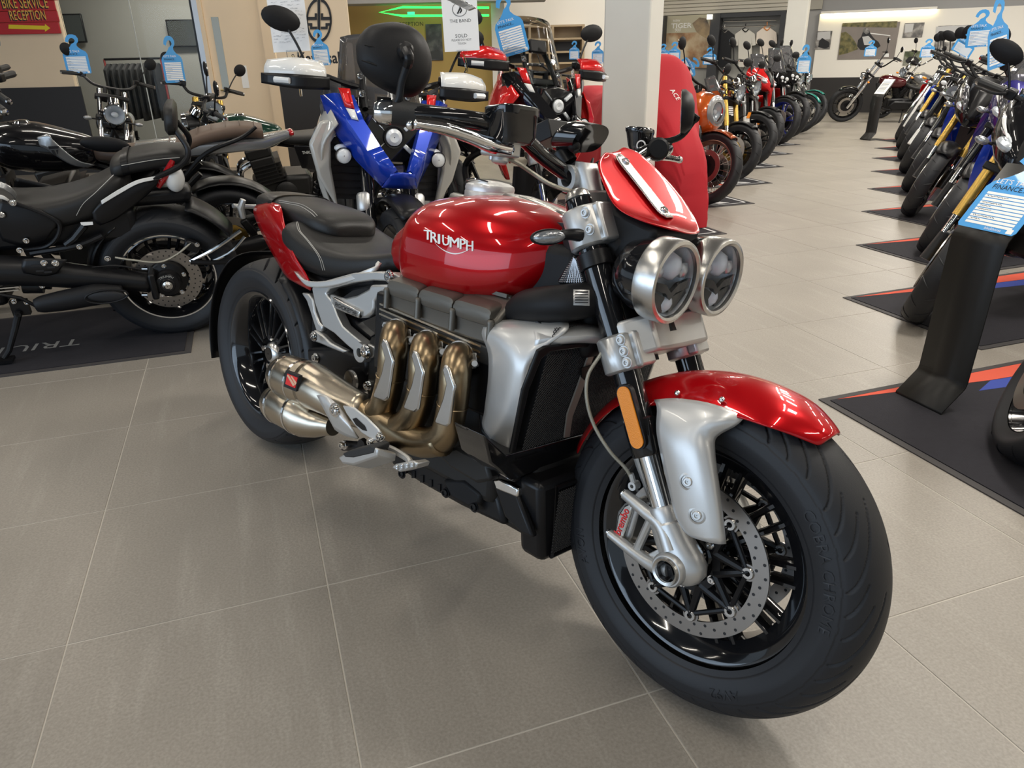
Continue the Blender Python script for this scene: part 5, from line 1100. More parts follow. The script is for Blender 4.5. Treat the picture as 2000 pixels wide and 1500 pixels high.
# indicators
def indicator(s):
    k = lambda px, py, y: mir(P(px, py, y), s)
    a = part('indicator_stalk', M().tube([k(1135, 460, -.145), k(1115, 458, -.165), k(1096, 460, -.185)], [.013, .011, .010], 12, sub=8), SB)
    c = k(1072, 463, -.205); d = nrm(k(1045, 464, -.225) - k(1098, 460, -.185)); n_ = nrm(V3(.9, -s * .35, .1)); w_ = nrm(np.cross(d, n_))
    part('indicator_body', M().ell(c - n_ * .004, (.034, .0155, .012), 22, 12, d, w_, n_), SB, a)
    part('indicator_lens', M().ell(c + n_ * .002, (.031, .0125, .010), 22, 12, d, w_, n_), mat('smoke_lens', (0.30, 0.31, 0.32), 0.08, 0.6, 0.8, bump=(200, .5)), a)
indicator(1); indicator(-1)
for y in (-.112, .112): part('indicator_band', M().lathe([(.0285, 0), (.034, .002), (.034, .030), (.0285, .032)], fk(.145, y), fd, 28), SB)
# side stand on the left
part('side_stand', M().tube([V3(.86, .20, .30), V3(.92, .30, .12), V3(.95, .365, .066)], [.016, .013, .012], 10).box(V3(.955, .375, .068), (.07, .05, .012), (1, 0, 0), nrm((0, .985, .165)), nrm((0, -.165, .985))), SB)
part('silencer', M().tube([V3(.80, .22, .38), V3(.6, .27, .36), V3(.42, .28, .37)], [.03, .05, .055], 18), STEEL)
for a_m, t_ in ((R_(-62), 'AV92'), (R_(20), 'COBRA CHROME'), (R_(200), 'AVON')): sidewall_text(t_, FW, .268, -.0795, a_m, .020, None).parent = H
# ======================= other motorcycles: one builder, many specifications =======================
class Fr:                                     # local frame of a leaned, turned thing
    def __init__(s, loc, yaw, lean):
        s.R = Rz(R_(yaw)) @ Rx(-R_(lean)); s.o = np.array([loc[0], loc[1], 0.0]); s.c = s.R.T @ (CC - s.o)
    def P(s, px, py, y):
        d = s.R.T @ ray(px, py); return s.c + d * ((y - s.c[1]) / d[1])
    def PX(s, px, py, x):
        d = s.R.T @ ray(px, py); return s.c + d * ((x - s.c[0]) / d[0])
def paint(name, col, metal=.2, rough=.25): return mat('paint_' + name, col, rough, metal, 0.9, spec=0.15)
BLUEP, WHITEP, ORANGE, OLIVE, GREYP, DGREEN, BLKPNT = paint('blue', (0.010, 0.045, 0.42)), paint('white', (0.72, 0.72, 0.70), 0), paint('orange', (0.50, 0.10, 0.015)), paint('olive', (0.17, 0.14, 0.09), .3, .5), paint('grey', (0.16, 0.16, 0.17)), paint('green', (0.006, 0.035, 0.022)), paint('black', (0.006, 0.006, 0.007))
TEAL, SILVP, RED2, DKRED = paint('teal', (0.01, 0.20, 0.16)), paint('silver', (0.38, 0.39, 0.40), .7), paint('red', (0.55, 0.012, 0.012)), paint('maroon', (0.06, 0.004, 0.006))
BRLEA = mat('brown_leather', (0.105, 0.068, 0.048), 0.5, bump=(300, .2)); SMOKE = mat('smoked_screen', (0.20, 0.20, 0.21), 0.05, trans=0.75, ior=1.15); CLEAR = mat('clear_screen', (0.93, 0.95, 0.96), 0.03, trans=1.0, ior=1.08)
LEDW = mat('led_white', (0.75, 0.78, 0.80), 0.2, 0.1, 0.6); REDL = mat('red_lens', (0.35, 0.005, 0.008), 0.1, 0, 1)
BASE = dict(wb=1.45, fr=.300, fw=.058, rr=.312, rw=.088, wheel='cast', rim=GB, rake=25.0, off=.0, fork=GB, fork2=SB, usd=True, gold=None, bootie=None,
            guard=SB, guard_a=(60, 150), lamp='round', lampz=.86, tank=BLKPNT, tx=(.62, 1.08), tz=(.80, .90), tw=.15, seat=LEA, seatp=((-.12, .84, .09), (.12, .83, .12), (.32, .79, .14), (.55, .78, .12), (.66, .80, .08)),
            tail=BLKPNT, engine='twin', enginem=ENG, pipe=CHR, bar=(1.06, .38, .06), mirror='round', mstem=.16, screen=None, side=None, shroud=None, disc=True, lens=GLS, seatmat=None, bezel=CHR, discs=2, n=1.0)
def make_bike(label, front, yaw, lean=9.0, steer=0.0, name='motorcycle', skip=(), **kw):
    S = dict(BASE); S.update(kw); a = R_(yaw); wb = S['wb']
    root = empty(name, (front[0] - wb * math.cos(a), front[1] - wb * math.sin(a), 0.0), (-R_(lean), 0, a), label, 'motorcycle')
    def pt(nm, mb, mt, par=None, **k): return obj(nm, mb, mt, par or root, **k)
    n = lambda k: max(8, int(k * S['n']))
    fr_, fw_, rr_, rw_ = S['fr'], S['fw'], S['rr'], S['rw']
    FWc, RWc = V3(wb, 0, fr_), V3(0, 0, rr_)
    rk = R_(S['rake']); fdn = V3(math.sin(rk), 0, -math.cos(rk)); fnn = V3(math.cos(rk), 0, math.sin(rk))
    fb = FWc - fnn * .03; hl = (S['bar'][0] - .10 - fb[2]) / math.cos(rk); ft = fb - fdn * hl     # fork top
    ax0 = ft - fnn * .04
    SM = Matrix.Translation(Vector(ax0)) @ Matrix.Rotation(R_(steer), 4, Vector(-fdn)) @ Matrix.Translation(-Vector(ax0))
    def sp(nm, mb, mt, par=None, **k): return pt(nm, mb.xf(SM), mt, par, **k)
    def wheel(put, c, R, hw, rimr, tag_, side_disc):
        prof = []
        for q in np.linspace(-1, 1, 15):
            t = q * math.pi * .62; prof.append((R - (R - rimr) * .52 * (1 - math.cos(t)) * .92, hw * math.sin(t)))
        ty = put(tag_ + '_tyre', M().lathe([(rimr, -hw * .72)] + prof + [(rimr, hw * .72)], c, (0, 1, 0), n(56)), RUB)
        gm = M()                                  # tread sipes
        ns = n(16)
        for k in range(ns):
            for sd in (-1, 1):
                q = []
                for f in np.linspace(.06, .62, 6):
                    t = f * math.pi * .62; th = 2 * math.pi * (k + (.5 if sd > 0 else 0)) / ns + .20 * f; r = R - (R - rimr) * .52 * (1 - math.cos(t)) * .92 + .0006; q.append(c + V3(r * math.cos(th), sd * hw * math.sin(t), r * math.sin(th)))
                gm.tube(q, [.0008, .0026, .0030, .0022, .0008], 4)
        put('tread_groove', gm, BLKP, ty)
        rm = put(tag_ + '_rim', M().lathe([(rimr + .008, -hw * .66), (rimr - .008, -hw * .6), (rimr - .020, 0), (rimr - .008, hw * .6), (rimr + .008, hw * .66), (rimr - .004, hw * .7), (rimr - .030, 0), (rimr - .004, -hw * .7)], c, (0, 1, 0), n(56), closed=True), S['rim'])
        sm = M()
        if S['wheel'] == 'wire':
            for k in range(n(36)):
                th = 2 * math.pi * k / n(36); e = V3(math.cos(th), 0, math.sin(th)); e2 = V3(math.cos(th + .5 * (-1) ** k), 0, math.sin(th + .5 * (-1) ** k)); sm.cyl(c + e2 * .04 + V3(0, .035 * (1 if k % 4 < 2 else -1), 0), c + e * (rimr - .02), .0022, n=5, cap=False)
            put('spokes', sm, CHR, rm)
        else:
            for k in range(5):
                th = 2 * math.pi * k / 5 + .3
                for d in (-.17, .17):
                    e0 = V3(math.cos(th), 0, math.sin(th)); e1 = V3(math.cos(th + d), 0, math.sin(th + d)); put('spoke', M().tube([c + e0 * .04, c + e1 * (rimr - .02)], [.013, .010], 8, flat=.8), S['rim'], rm)
        put(tag_ + '_hub', M().lathe([(.010, -hw), (.03, -hw), (.045, -hw * .5), (.045, hw * .5), (.03, hw), (.010, hw)], c, (0, 1, 0), 20), SB, rm)
        for sd in side_disc:
            put('brake_disc', M().lathe([(.150, -.003), (.150, .003), (.105, .003), (.105, -.003)], c + V3(0, sd * (hw + .012), 0), (0, 1, 0), n(48), closed=True), MATS['brake_disc_steel'])
            put('disc_carrier', M().lathe([(.105, 0), (.075, .003 * sd), (.05, -.004 * sd), (.02, -.01 * sd)], c + V3(0, sd * (hw + .012), 0), (0, 1, 0), 10), S['gold'] or SB)
            put('brake_calliper', M().box(c + V3(-.105, sd * (hw + .018), .085), (.045, .05, .10), (1, 0, -.6), (0, 1, 0), (.6, 0, 1)), SB, bev=.008)
    wheel(lambda nm, mb, mt, par=None, **k: sp(nm, mb, mt, par, **k), FWc, fr_, fw_, fr_ - .082 if fr_ < .32 else fr_ - .075, 'front', (1, -1) if S['discs'] == 2 else (1,))
    if 'rear' not in skip: wheel(lambda nm, mb, mt, par=None, **k: pt(nm, mb, mt, par, **k), RWc, rr_, rw_, rr_ - .095, 'rear', (1,))
    # fork
    fy = .10
    for sd in (-1, 1):
        y = sd * fy
        A = lambda t, o=0: ft + fdn * (hl * t) + fnn * o + V3(0, y, 0)
        if S['usd']:
            sp('fork_tube', M().cyl(A(-.02), A(.66), .027, n=n(20)), S['gold'] or S['fork'])
            sp('fork_slider', M().cyl(A(.64), A(.92), .0215, n=n(16)), CHR)
            sp('fork_foot', M().tube([A(.80), A(.93), A(1.02)], [.024, .03, .034], 12), S['fork2'])
        else:
            sp('fork_tube', M().cyl(A(-.02), A(.55), .0205, n=n(18)), CHR)
            sp('fork_slider', M().tube([A(.50), A(.53), A(.96), A(1.03)], [.027, .029, .029, .026], 14), S['fork2'])
        if S['bootie']: sp('fork_guard', M().tube([A(.66, .02), A(.95, .03)], [.036, .040], 10, flat=1.0), S['bootie'])
    for t, nm in ((.04, 'upper_yoke'), (.26, 'lower_yoke')):
        c = ft + fdn * hl * t; sp(nm, M().prism([c + fnn * nx_ + V3(0, yy, 0) for yy, nx_ in ((-.135, -.03), (-.135, .03), (-.05, .045), (.05, .045), (.135, .03), (.135, -.03), (.05, -.07), (-.05, -.07))], fdn * .035), SB, bev=.006)
    if S['guard'] is not None:
        a0, a1 = S['guard_a']; lift = S.get('guard_lift', .022)
        sp('front_mudguard', M().grid([[FWc + V3((fr_ + lift - .03 * abs(q) ** 2.5) * math.cos(t), q * (fw_ + .014) * (.65 + .35 * math.sin((t - R_(a0)) / (R_(a1) - R_(a0)) * math.pi) ** .5), (fr_ + lift - .03 * abs(q) ** 2.5) * math.sin(t)) for q in np.linspace(-1, 1, 9)] for t in np.linspace(R_(a0), R_(a1), 14)]), S['guard'], solid=.004, ang=60)
    # handlebar
    bz, bw, pull = S['bar']; bx = ft[0] - .01; rise = S.get('rise', .05)
    bp_ = [V3(bx - pull - .05, -bw, bz), V3(bx - pull, -bw + .13, bz + .012), V3(bx - .015, -.14, bz - rise), V3(bx, 0, bz - rise - .015), V3(bx - .015, .14, bz - rise), V3(bx - pull, bw - .13, bz + .012), V3(bx - pull - .05, bw, bz)]
    hb_ = sp('handlebar', M().tube(bp_, .0125, 8, sub=36), S.get('barm', SB))
    sp('bar_riser', M().cyl(V3(bx, -.05, bz - rise - .01), V3(ft[0], -.05, ft[2]), .017, n=10).cyl(V3(bx, .05, bz - rise - .01), V3(ft[0], .05, ft[2]), .017, n=10), SB, hb_) if 0 else None
    for sd in (-1, 1):
        sp('bar_riser', M().cyl(V3(bx, sd * .05, bz - rise - .01), V3(ft[0], sd * .05, ft[2] - .01), .017, n=10), SB, hb_)
        e = V3(*bp_[-1] * V3(1, sd, 1)); g = V3(*bp_[-2] * V3(1, sd, 1)); d = nrm(e - g)
        gr_ = sp('grip', M().tube([g + d * .01, e], .0175, 10), GRIPR, hb_); sp('bar_end', M().lathe([(.002, .018), (.015, .014), (.017, 0)], e, d, 10), S['bezel'], hb_)
        sp('switch_box', M().box(g - d * .02, (.05, .05, .045), (1, 0, 0), d), SB, hb_, bev=.008)
        sp('lever', M().tube([g + V3(.035, 0, .0), g + V3(.075, 0, -.005) + d * .05, e + V3(.062, 0, -.01)], [.008, .0065, .006], 8, sub=10), S.get('lever', SB), hb_)
        if S['mirror']:
            mt_ = [g + V3(0, 0, .015), g + V3(-.01, sd * .035, S['mstem'] * .55), g + V3(-.025, sd * .08, S['mstem'])]
            if S['mirror'] == 'barend': mt_ = [e, e + V3(0, sd * .02, .03), e + V3(-.03, sd * .055, .07)]
            ms_ = sp('mirror_stem', M().tube(mt_, .0055, 8, sub=10), SB, hb_)
            mr_, mz_ = (.052, .052) if S['mirror'] in ('round', 'barend') else (.080, .048); mcn = mt_[-1] + V3(0, sd * .018, .02)
            nrm_ = nrm(V3(1, 0, .1)); sp('mirror_head', M().ell(mcn, (mr_, mz_, .016), 20, 8, V3(0, 1, sd * .12), V3(0, 0, 1), nrm_), MB_)
            sp('mirror_glass', M().ell(mcn - nrm_ * .010, (mr_ * .9, mz_ * .9, .008), 20, 6, V3(0, 1, sd * .12), V3(0, 0, 1), nrm_), CHR)
    # lamp
    lz = S['lampz']; lx = ft[0] + (ft[2] - lz) * math.tan(rk) + .13
    if S['lamp'] == 'round':
        lr = S.get('lampr', .085)
        L0 = sp('headlamp', M().lathe([(.002, -.11), (lr * .6, -.10), (lr * .92, -.05), (lr * .97, 0)], (lx, 0, lz), (1, 0, -.05), n(32)), S.get('lampm', SB))
        sp('headlamp_rim', M().lathe([(lr * .95, -.02), (lr * 1.03, -.015), (lr * 1.03, .008), (lr * .95, .014), (lr * .90, .006)], (lx, 0, lz), (1, 0, -.05), n(36)), S['bezel'], L0)
        sp('headlamp_bowl', M().lathe([(.002, -.05), (lr * .6, -.03), (lr * .92, .0)], (lx, 0, lz), (1, 0, -.05), n(24)), REFL, L0)
        sp('bulb_cover', M().ell((lx - .02, 0, lz), (.02, .03, .022), 10, 8), LEDW, L0)
        sp('headlamp_lens', M().lathe([(.002, .022), (lr * .5, .017), (lr * .9, .003)], (lx, 0, lz), (1, 0, -.05), n(24)), LENS, L0)
        sp('gauge', M().lathe([(.002, .0), (.042, .0), (.048, -.008), (.048, -.05), (.03, -.06)], (lx - .11, 0, lz + .115), (-.6, 0, .8), 20), S['bezel'])
        for sd in (-1, 1): sp('headlamp_ear', M().tube([(lx - .03, sd * lr, lz), (lx - .09, sd * .11, lz + .01)], .012, 8), SB, L0)
    elif S['lamp'] == 'adv':
        face = [(0, .10), (.09, .07), (.11, .0), (.07, -.09), (0, -.12), (-.07, -.09), (-.11, 0), (-.09, .07)]
        L0 = sp('headlamp', M().rings([[V3(lx + dx, y * f, lz + z * f) for y, z in face] for dx, f in ((-.16, .9), (-.02, 1.0), (.01, .86))]), GB)
        for sd in (-1, 1):
            sp('headlamp_lens', M().ell((lx + .012, sd * .05, lz + .01), (.012, .036, .026), 14, 8), LEDW, L0)
            sp('headlamp_dot', M().ell((lx + .015, sd * .032, lz - .035), (.012, .016, .014), 10, 6), LEDW, L0)
    elif S['lamp'] == 'sport':
        L0 = sp('nose_fairing', M().rings([[V3(x, w * math.copysign(abs(math.cos(t)) ** .8, math.cos(t)), z + h * math.copysign(abs(math.sin(t)) ** .8, math.sin(t))) for t in np.linspace(0, 2 * math.pi, 20, endpoint=False)] for x, w, z, h in ((lx - .22, .21, lz + .05, .13), (lx - .10, .19, lz + .02, .14), (lx + .02, .12, lz - .03, .10), (lx + .09, .05, lz - .07, .05))]), S.get('nose') or S['side'] or S['tank'], ang=50)
        if S.get('tear'):
            for sd in (-1, 1): sp('tear_lens', M().ell((lx - .02, sd * .115, lz + .03), (.13, .035, .055), 18, 10, (1, sd * -.55, -.7), (.4, sd, .1), (.5, 0, .8)), mat('tear_lens', (0.10, 0.10, 0.11), 0.05, 0.6, 1.0), L0)
        sp('nose_panel', M().skin([[V3(lx - .06, -.07, lz + .13), V3(lx - .04, 0, lz + .14), V3(lx - .06, .07, lz + .13)], [V3(lx + .045, -.05, lz + .04), V3(lx + .062, 0, lz + .045), V3(lx + .045, .05, lz + .04)], [V3(lx + .10, -.03, lz - .06), V3(lx + .112, 0, lz - .06), V3(lx + .10, .03, lz - .06)]], 8, 8), SB, L0, solid=.004)
        for sd in (-1, 1): sp('nose_flash', M().tube([(lx - .16, sd * .19, lz + .08), (lx - .05, sd * .165, lz + .05), (lx + .05, sd * .11, lz + .02)], [.004, .010, .003], 6, sub=10), WHITEP, L0)
        for sd in (-1, 1): sp('headlamp', M().ell((lx + .015, sd * .085, lz - .015), (.050, .062, .030), 16, 8, (1, sd * -.75, -.2), (.6, sd, .1), (0, 0, 1)), REFL, L0)
        for sd in (-1, 1): sp('running_lamp', M().tube([(lx + .055, sd * .035, lz - .05), (lx + .03, sd * .095, lz + .012), (lx - .03, sd * .14, lz + .02)], .008, 6, sub=10), LEDW, L0)
    # screen
    if S['screen']:
        mt_, hgt, wid = S['screen']; bx0 = lx - .04
        sp('windscreen', M().grid([[V3(bx0 - .07 * u - hgt * .42 * u - .10 * abs(q) ** 2, q * wid * (1 - .35 * u ** 2), lz + .08 + hgt * u - .03 * abs(q) ** 2) for q in np.linspace(-1, 1, 11)] for u in np.linspace(0, 1, 8)]), mt_, solid=.003, ang=180)
        sp('screen_bracket', M().tube([(bx0 - .1, -.06, lz + .05), (bx0 - .13, -.05, lz + .08 + hgt * .5)], .010, 6).tube([(bx0 - .1, .06, lz + .05), (bx0 - .13, .05, lz + .08 + hgt * .5)], .010, 6).tube([(bx0 - .12, -.06, lz + .12), (bx0 - .12, .06, lz + .12)], .008, 6), SB)
    for sd in (-1, 1):
        st = sp('indicator_stalk', M().tube([(lx - .08, sd * .10, lz - .06), (lx - .07, sd * .17, lz - .06)], .007, 6), SB)
        sp('indicator_lens', M().ell((lx - .065, sd * .20, lz - .06), (.02, .034, .018), 12, 8), S.get('ind', MATS['smoke_lens']), st)
    # tank
    (x0, x1), (z0, z1), tw = S['tx'], S['tz'], S['tw']; tb0 = z0 - .13
    tr = cr(np.array([(x0, z0 - .01, tb0 + .05, .05), (x0 + .03, z0 + .02, tb0 + .02, tw * .6), (x0 + (x1 - x0) * .25, z0 + (z1 - z0) * .55, tb0 - .005, tw * .85), (x0 + (x1 - x0) * .55, z1, tb0, tw), (x0 + (x1 - x0) * .8, z1 + .005, tb0 + .02, tw * .95), (x1 - .03, z1 - .02, tb0 + .06, tw * .6), (x1, z1 - .05, tb0 + .10, tw * .3)]), 18)
    tk = pt('fuel_tank', M().rings([tsec(x, a_t, b_t, w, 2.5, n(26)) for x, a_t, b_t, w in tr]), S['tank'], ang=180)
    pt('filler_cap', M().lathe([(.002, .016), (.03, .014), (.038, .006), (.038, -.01)], (x0 + (x1 - x0) * .62, 0, z1 - .002), (0, 0, 1), 20), CHR, tk)
    if S.get('tank2'):       # coloured flank
        for sd in (-1, 1): pt('tank_flank', M().rings([[(p[0], p[1] * 1.02, p[2]) for p in tsec(x, a_t, b_t, w, 2.5, 26) if p[1] * sd > .55 * w and p[2] < a_t - .02] + [] for x, a_t, b_t, w in tr[4:14] if 1], cap=False) if 0 else M().ell(((x0 + x1) / 2, sd * tw * .86, (z0 + z1) / 2 - .05), ((x1 - x0) * .33, .022 + tw * .15, .055), 20, 10), S['tank2'], tk)
    if S['shroud']:
        for sd in (-1, 1): pt('side_shroud', M().skin([[V3(x1 - .10, sd * (tw + .02), z0 + .03), V3(x1 + .06, sd * (tw + .04), z0 + .03), V3(x1 + .16, sd * (tw + .02), z0 - .06)], [V3(x1 - .16, sd * (tw + .03), z0 - .14), V3(x1 + .02, sd * (tw + .06), z0 - .14), V3(x1 + .14, sd * (tw + .03), z0 - .16)], [V3(x1 - .06, sd * (tw - .01), z0 - .34), V3(x1 + .02, sd * (tw + .02), z0 - .32), V3(x1 + .06, sd * (tw), z0 - .28)]], 8, 8), S['shroud'], solid=.006)
    if S['side'] is not None:
        for sd in (-1, 1): pt('side_fairing', M().skin([[V3(x1 - .25, sd * .20, .74), V3(x1 + .05, sd * .23, .80), V3(lx - .12, sd * .17, lz + .02)], [V3(x1 - .20, sd * .22, .55), V3(x1 + .05, sd * .25, .60), V3(lx - .12, sd * .17, lz - .14)], [V3(x1 - .12, sd * .19, .34), V3(x1 + .0, sd * .21, .38), V3(lx - .22, sd * .15, .50)]], 10, 10), S['side'], solid=.006)
    # seat and tail
    sr = cr(np.array(S['seatp']), 16)
    pt('seat', M().rings([seat_ring(x, z, z - .075, w, .004, 22) for x, z, w in sr]), S['seat'], ang=180)
    s0 = S['seatp'][0]; s1 = S['seatp'][2]
    pt('tail_unit', M().rings([seat_ring(x, z, z - h, w, 0, 16) for x, z, h, w in ((s0[0] - .14, s0[1] - .04, .04, .05), (s0[0], s0[1] - .06, .07, .09), (.15, s1[1] - .05, .09, .11), (.40, s1[1] - .06, .10, .11))]), S['tail'])
    pt('tail_lamp', M().ell((s0[0] - .15, 0, s0[1] - .055), (.02, .05, .022), 14, 8), REDL)
    pt('rear_mudguard', M().grid([[RWc + V3((rr_ + .04) * math.cos(t), q * (rw_ + .01), (rr_ + .04 - .02 * q * q) * math.sin(t)) for q in np.linspace(-1, 1, 7)] for t in np.linspace(R_(60), R_(165), 12)]), S.get('rguard', SB), solid=.004)
    # frame, engine
    fm = pt('frame', M().tube([(x1 + .02, 0, z0 - .02), (x0 + .1, 0, z0 - .10), (.35, 0, .62), (.42, 0, .40)], .022, 8, sub=14).tube([(x1 + .03, 0, z0 - .06), (x1 - .05, .10, .45), (x1 - .15, .12, .26), (.45, .12, .28), (.40, .10, .45), (.1, .11, .72)], .016, 8, sub=24).tube([(x1 + .03, 0, z0 - .06), (x1 - .05, -.10, .45), (x1 - .15, -.12, .26), (.45, -.12, .28), (.40, -.10, .45), (.1, -.11, .72)], .016, 8, sub=24), S.get('framem', SB))
    for sd in (-1, 1):
        pt('swingarm', M().tube([(.46, sd * .10, .36), (.2, sd * (rw_ + .045), .33), (0, sd * (rw_ + .05), rr_)], [.032, .026, .026], 8, sub=8), S.get('framem', SB))
        pt('shock', M().tube([(.10, sd * (rw_ + .06), .38), (.20, sd * .13, .68)], .014, 8).tube([V3(.115, sd * (rw_ + .055), .43) + V3(.075, sd * (.075 - rw_) * .6, .20) * u + V3(.022 * math.cos(u * 44), sd * .022 * math.sin(u * 44), 0) for u in np.linspace(0, 1, 60)], .0045, 5), S.get('spring', SB))
    em = S['enginem']; ec = V3((x1 + .42) / 2 - .05, 0, .42)
    if S['engine'] in ('twin', 'inline'):
        w = .30 if S['engine'] == 'twin' else .40
        e_ = pt('crankcase', M().box((ec[0] - .04, 0, .36), (.44, w * .9, .22)).box((ec[0] - .14, 0, .42), (.2, w, .16)), em, bev=.03)
        pt('cylinder_block', M().box((ec[0] + .08, 0, .54), (.17, w, .20), (1, 0, -.2), (0, 1, 0), (.2, 0, 1)), em, bev=.01)
        for k in range(6): pt('cooling_fin', M().box((ec[0] + .06 + .2 * (.46 + k * .026 - .54), 0, .46 + k * .026), (.21, w + .03, .006), (1, 0, -.2), (0, 1, 0), (.2, 0, 1)), em)
        pt('cylinder_head', M().box((ec[0] + .115, 0, .67), (.18, w * .95, .08), (1, 0, -.2), (0, 1, 0), (.2, 0, 1)), em, bev=.015)
        for sd in (-1, 1): pt('engine_cover', M().lathe([(.002, .02), (.06, .018), (.08, .006), (.082, -.02)], (ec[0] - .05, sd * w * .5, .38), (0, sd, 0), 24), S.get('coverm', em))
        for sd in (-1, 1): 
            pt('exhaust_pipe', M().tube([(ec[0] + .16, sd * .09, .60), (ec[0] + .26, sd * .11, .52), (ec[0] + .20, sd * .13, .28), (ec[0] - .1, sd * .15, .20), (.35, sd * .17, .24)], [.021, .022, .022, .022, .026], 10, sub=22), S['pipe'])
            pt('silencer', M().tube([(.36, sd * .17, .24), (.28, sd * .18, .26), (-.16, sd * .20, .33), (-.20, sd * .20, .335)], [.026, .044, .046, .030], 14), S['pipe'])
    elif S['engine'] == 'boxer':
        pt('crankcase', M().box((ec[0], 0, .40), (.42, .26, .28)), em, bev=.04)
        for sd in (-1, 1):
            pt('cylinder', M().box((ec[0] + .12, sd * .20, .40), (.17, .16, .14)), em, bev=.02); pt('cylinder_cover', M().box((ec[0] + .12, sd * .31, .40), (.20, .07, .16)), S.get('coverm', em), bev=.025)
            for k in range(4): pt('cooling_fin', M().box((ec[0] + .12, sd * (.15 + .03 * k), .40), (.21, .006, .17)), em)
        pt('exhaust_pipe', M().tube([(ec[0] + .22, -.26, .38), (ec[0] + .28, -.22, .28), (ec[0] + .1, -.17, .20), (.3, -.17, .26)], .022, 10, sub=16), S['pipe']); pt('exhaust_pipe', M().tube([(ec[0] + .22, .26, .38), (ec[0] + .28, .22, .28), (ec[0] + .1, .15, .20), (.4, -.10, .24)], .022, 10, sub=16), S['pipe'])
        pt('silencer', M().tube([(.3, -.17, .26), (.25, -.18, .28), (-.12, -.21, .42)], [.024, .055, .055], 14), S.get('silm', S['pipe']))
    else:  # v-twin
        pt('crankcase', M().box((ec[0], 0, .34), (.40, .26, .22)).lathe([(.002, .15), (.07, .145), (.09, .12)], (ec[0] - .1, 0, .34), (0, 1, 0), 24).lathe([(.002, .15), (.08, .145), (.10, .12)], (ec[0] - .05, 0, .33), (0, -1, 0), 24), em, bev=.03)
        for d in (-.45, .35):
            u = nrm(V3(d, 0, 1)); pt('cylinder', M().cyl(V3(ec[0], 0, .40) + u * .05, V3(ec[0], 0, .40) + u * .26, .062, n=16), em)
            for k in range(7): c = V3(ec[0], 0, .40) + u * (.08 + k * .024); pt('cooling_fin', M().cyl(c, c + u * .008, .084, n=18), em)
            pt('rocker_cover', M().box(V3(ec[0], 0, .40) + u * .285, (.15, .13, .06), np.cross((0, 1, 0), u), (0, 1, 0), u), S.get('coverm', CHR), bev=.02)
        pt('air_filter', M().lathe([(.002, .05), (.06, .05), (.085, .03), (.085, 0)], (ec[0], -.11, .56), (0, -1, 0), 24), S.get('coverm', CHR))
        pt('primary_cover', M().prism([V3(ec[0] - .36, .15, .28), V3(ec[0] + .10, .15, .24), V3(ec[0] + .18, .15, .32), V3(ec[0] + .10, .15, .42), V3(ec[0] - .34, .15, .40)], V3(0, .06, 0)), S.get('coverm', SB), bev=.025)
        for k in range(2): pt('exhaust_pipe', M().tube([(ec[0] + .16 - .2 * k, -.10, .62 - .04 * k), (ec[0] + .24 - .2 * k, -.16, .48), (ec[0] + .10 - .1 * k, -.19, .28 + .06 * k), (.2, -.2, .24 + .07 * k), (-.25, -.2, .24 + .07 * k)], [.022, .024, .028, .036, .038], 12, sub=20), S['pipe'])
    pt('radiator', M().box((x1 - .0, 0, .56), (.03, .26, .22)), BLKP) if S['engine'] != 'vtwin' else None
    pt('side_stand', M().tube([(.60, .13, .27), (.64, .24, .10), (.66, .30, .05)], [.014, .011, .012], 8), SB)
    for sd in (-1, 1): pt('footpeg', M().cyl((.52, sd * .15, .32), (.52, sd * .29, .33), .013, n=8), SB)
    root['x_lamp'] = lx
    del root['x_lamp']
    info = dict(root=root, pt=pt, sp=sp, lx=lx, lz=lz, ft=ft, bx=bx, bz=bz, bw=bw, SM=SM, S=S, fr=Fr((root.location[0], root.location[1]), yaw, lean), FW=FWc, RW=RWc)
    return info
def bike_world(b, p, steered=False):
    p = np.asarray(p, float)
    if steered: p = np.array((b['SM'] @ Vector(p)))
    return b['fr'].o + b['fr'].R @ p
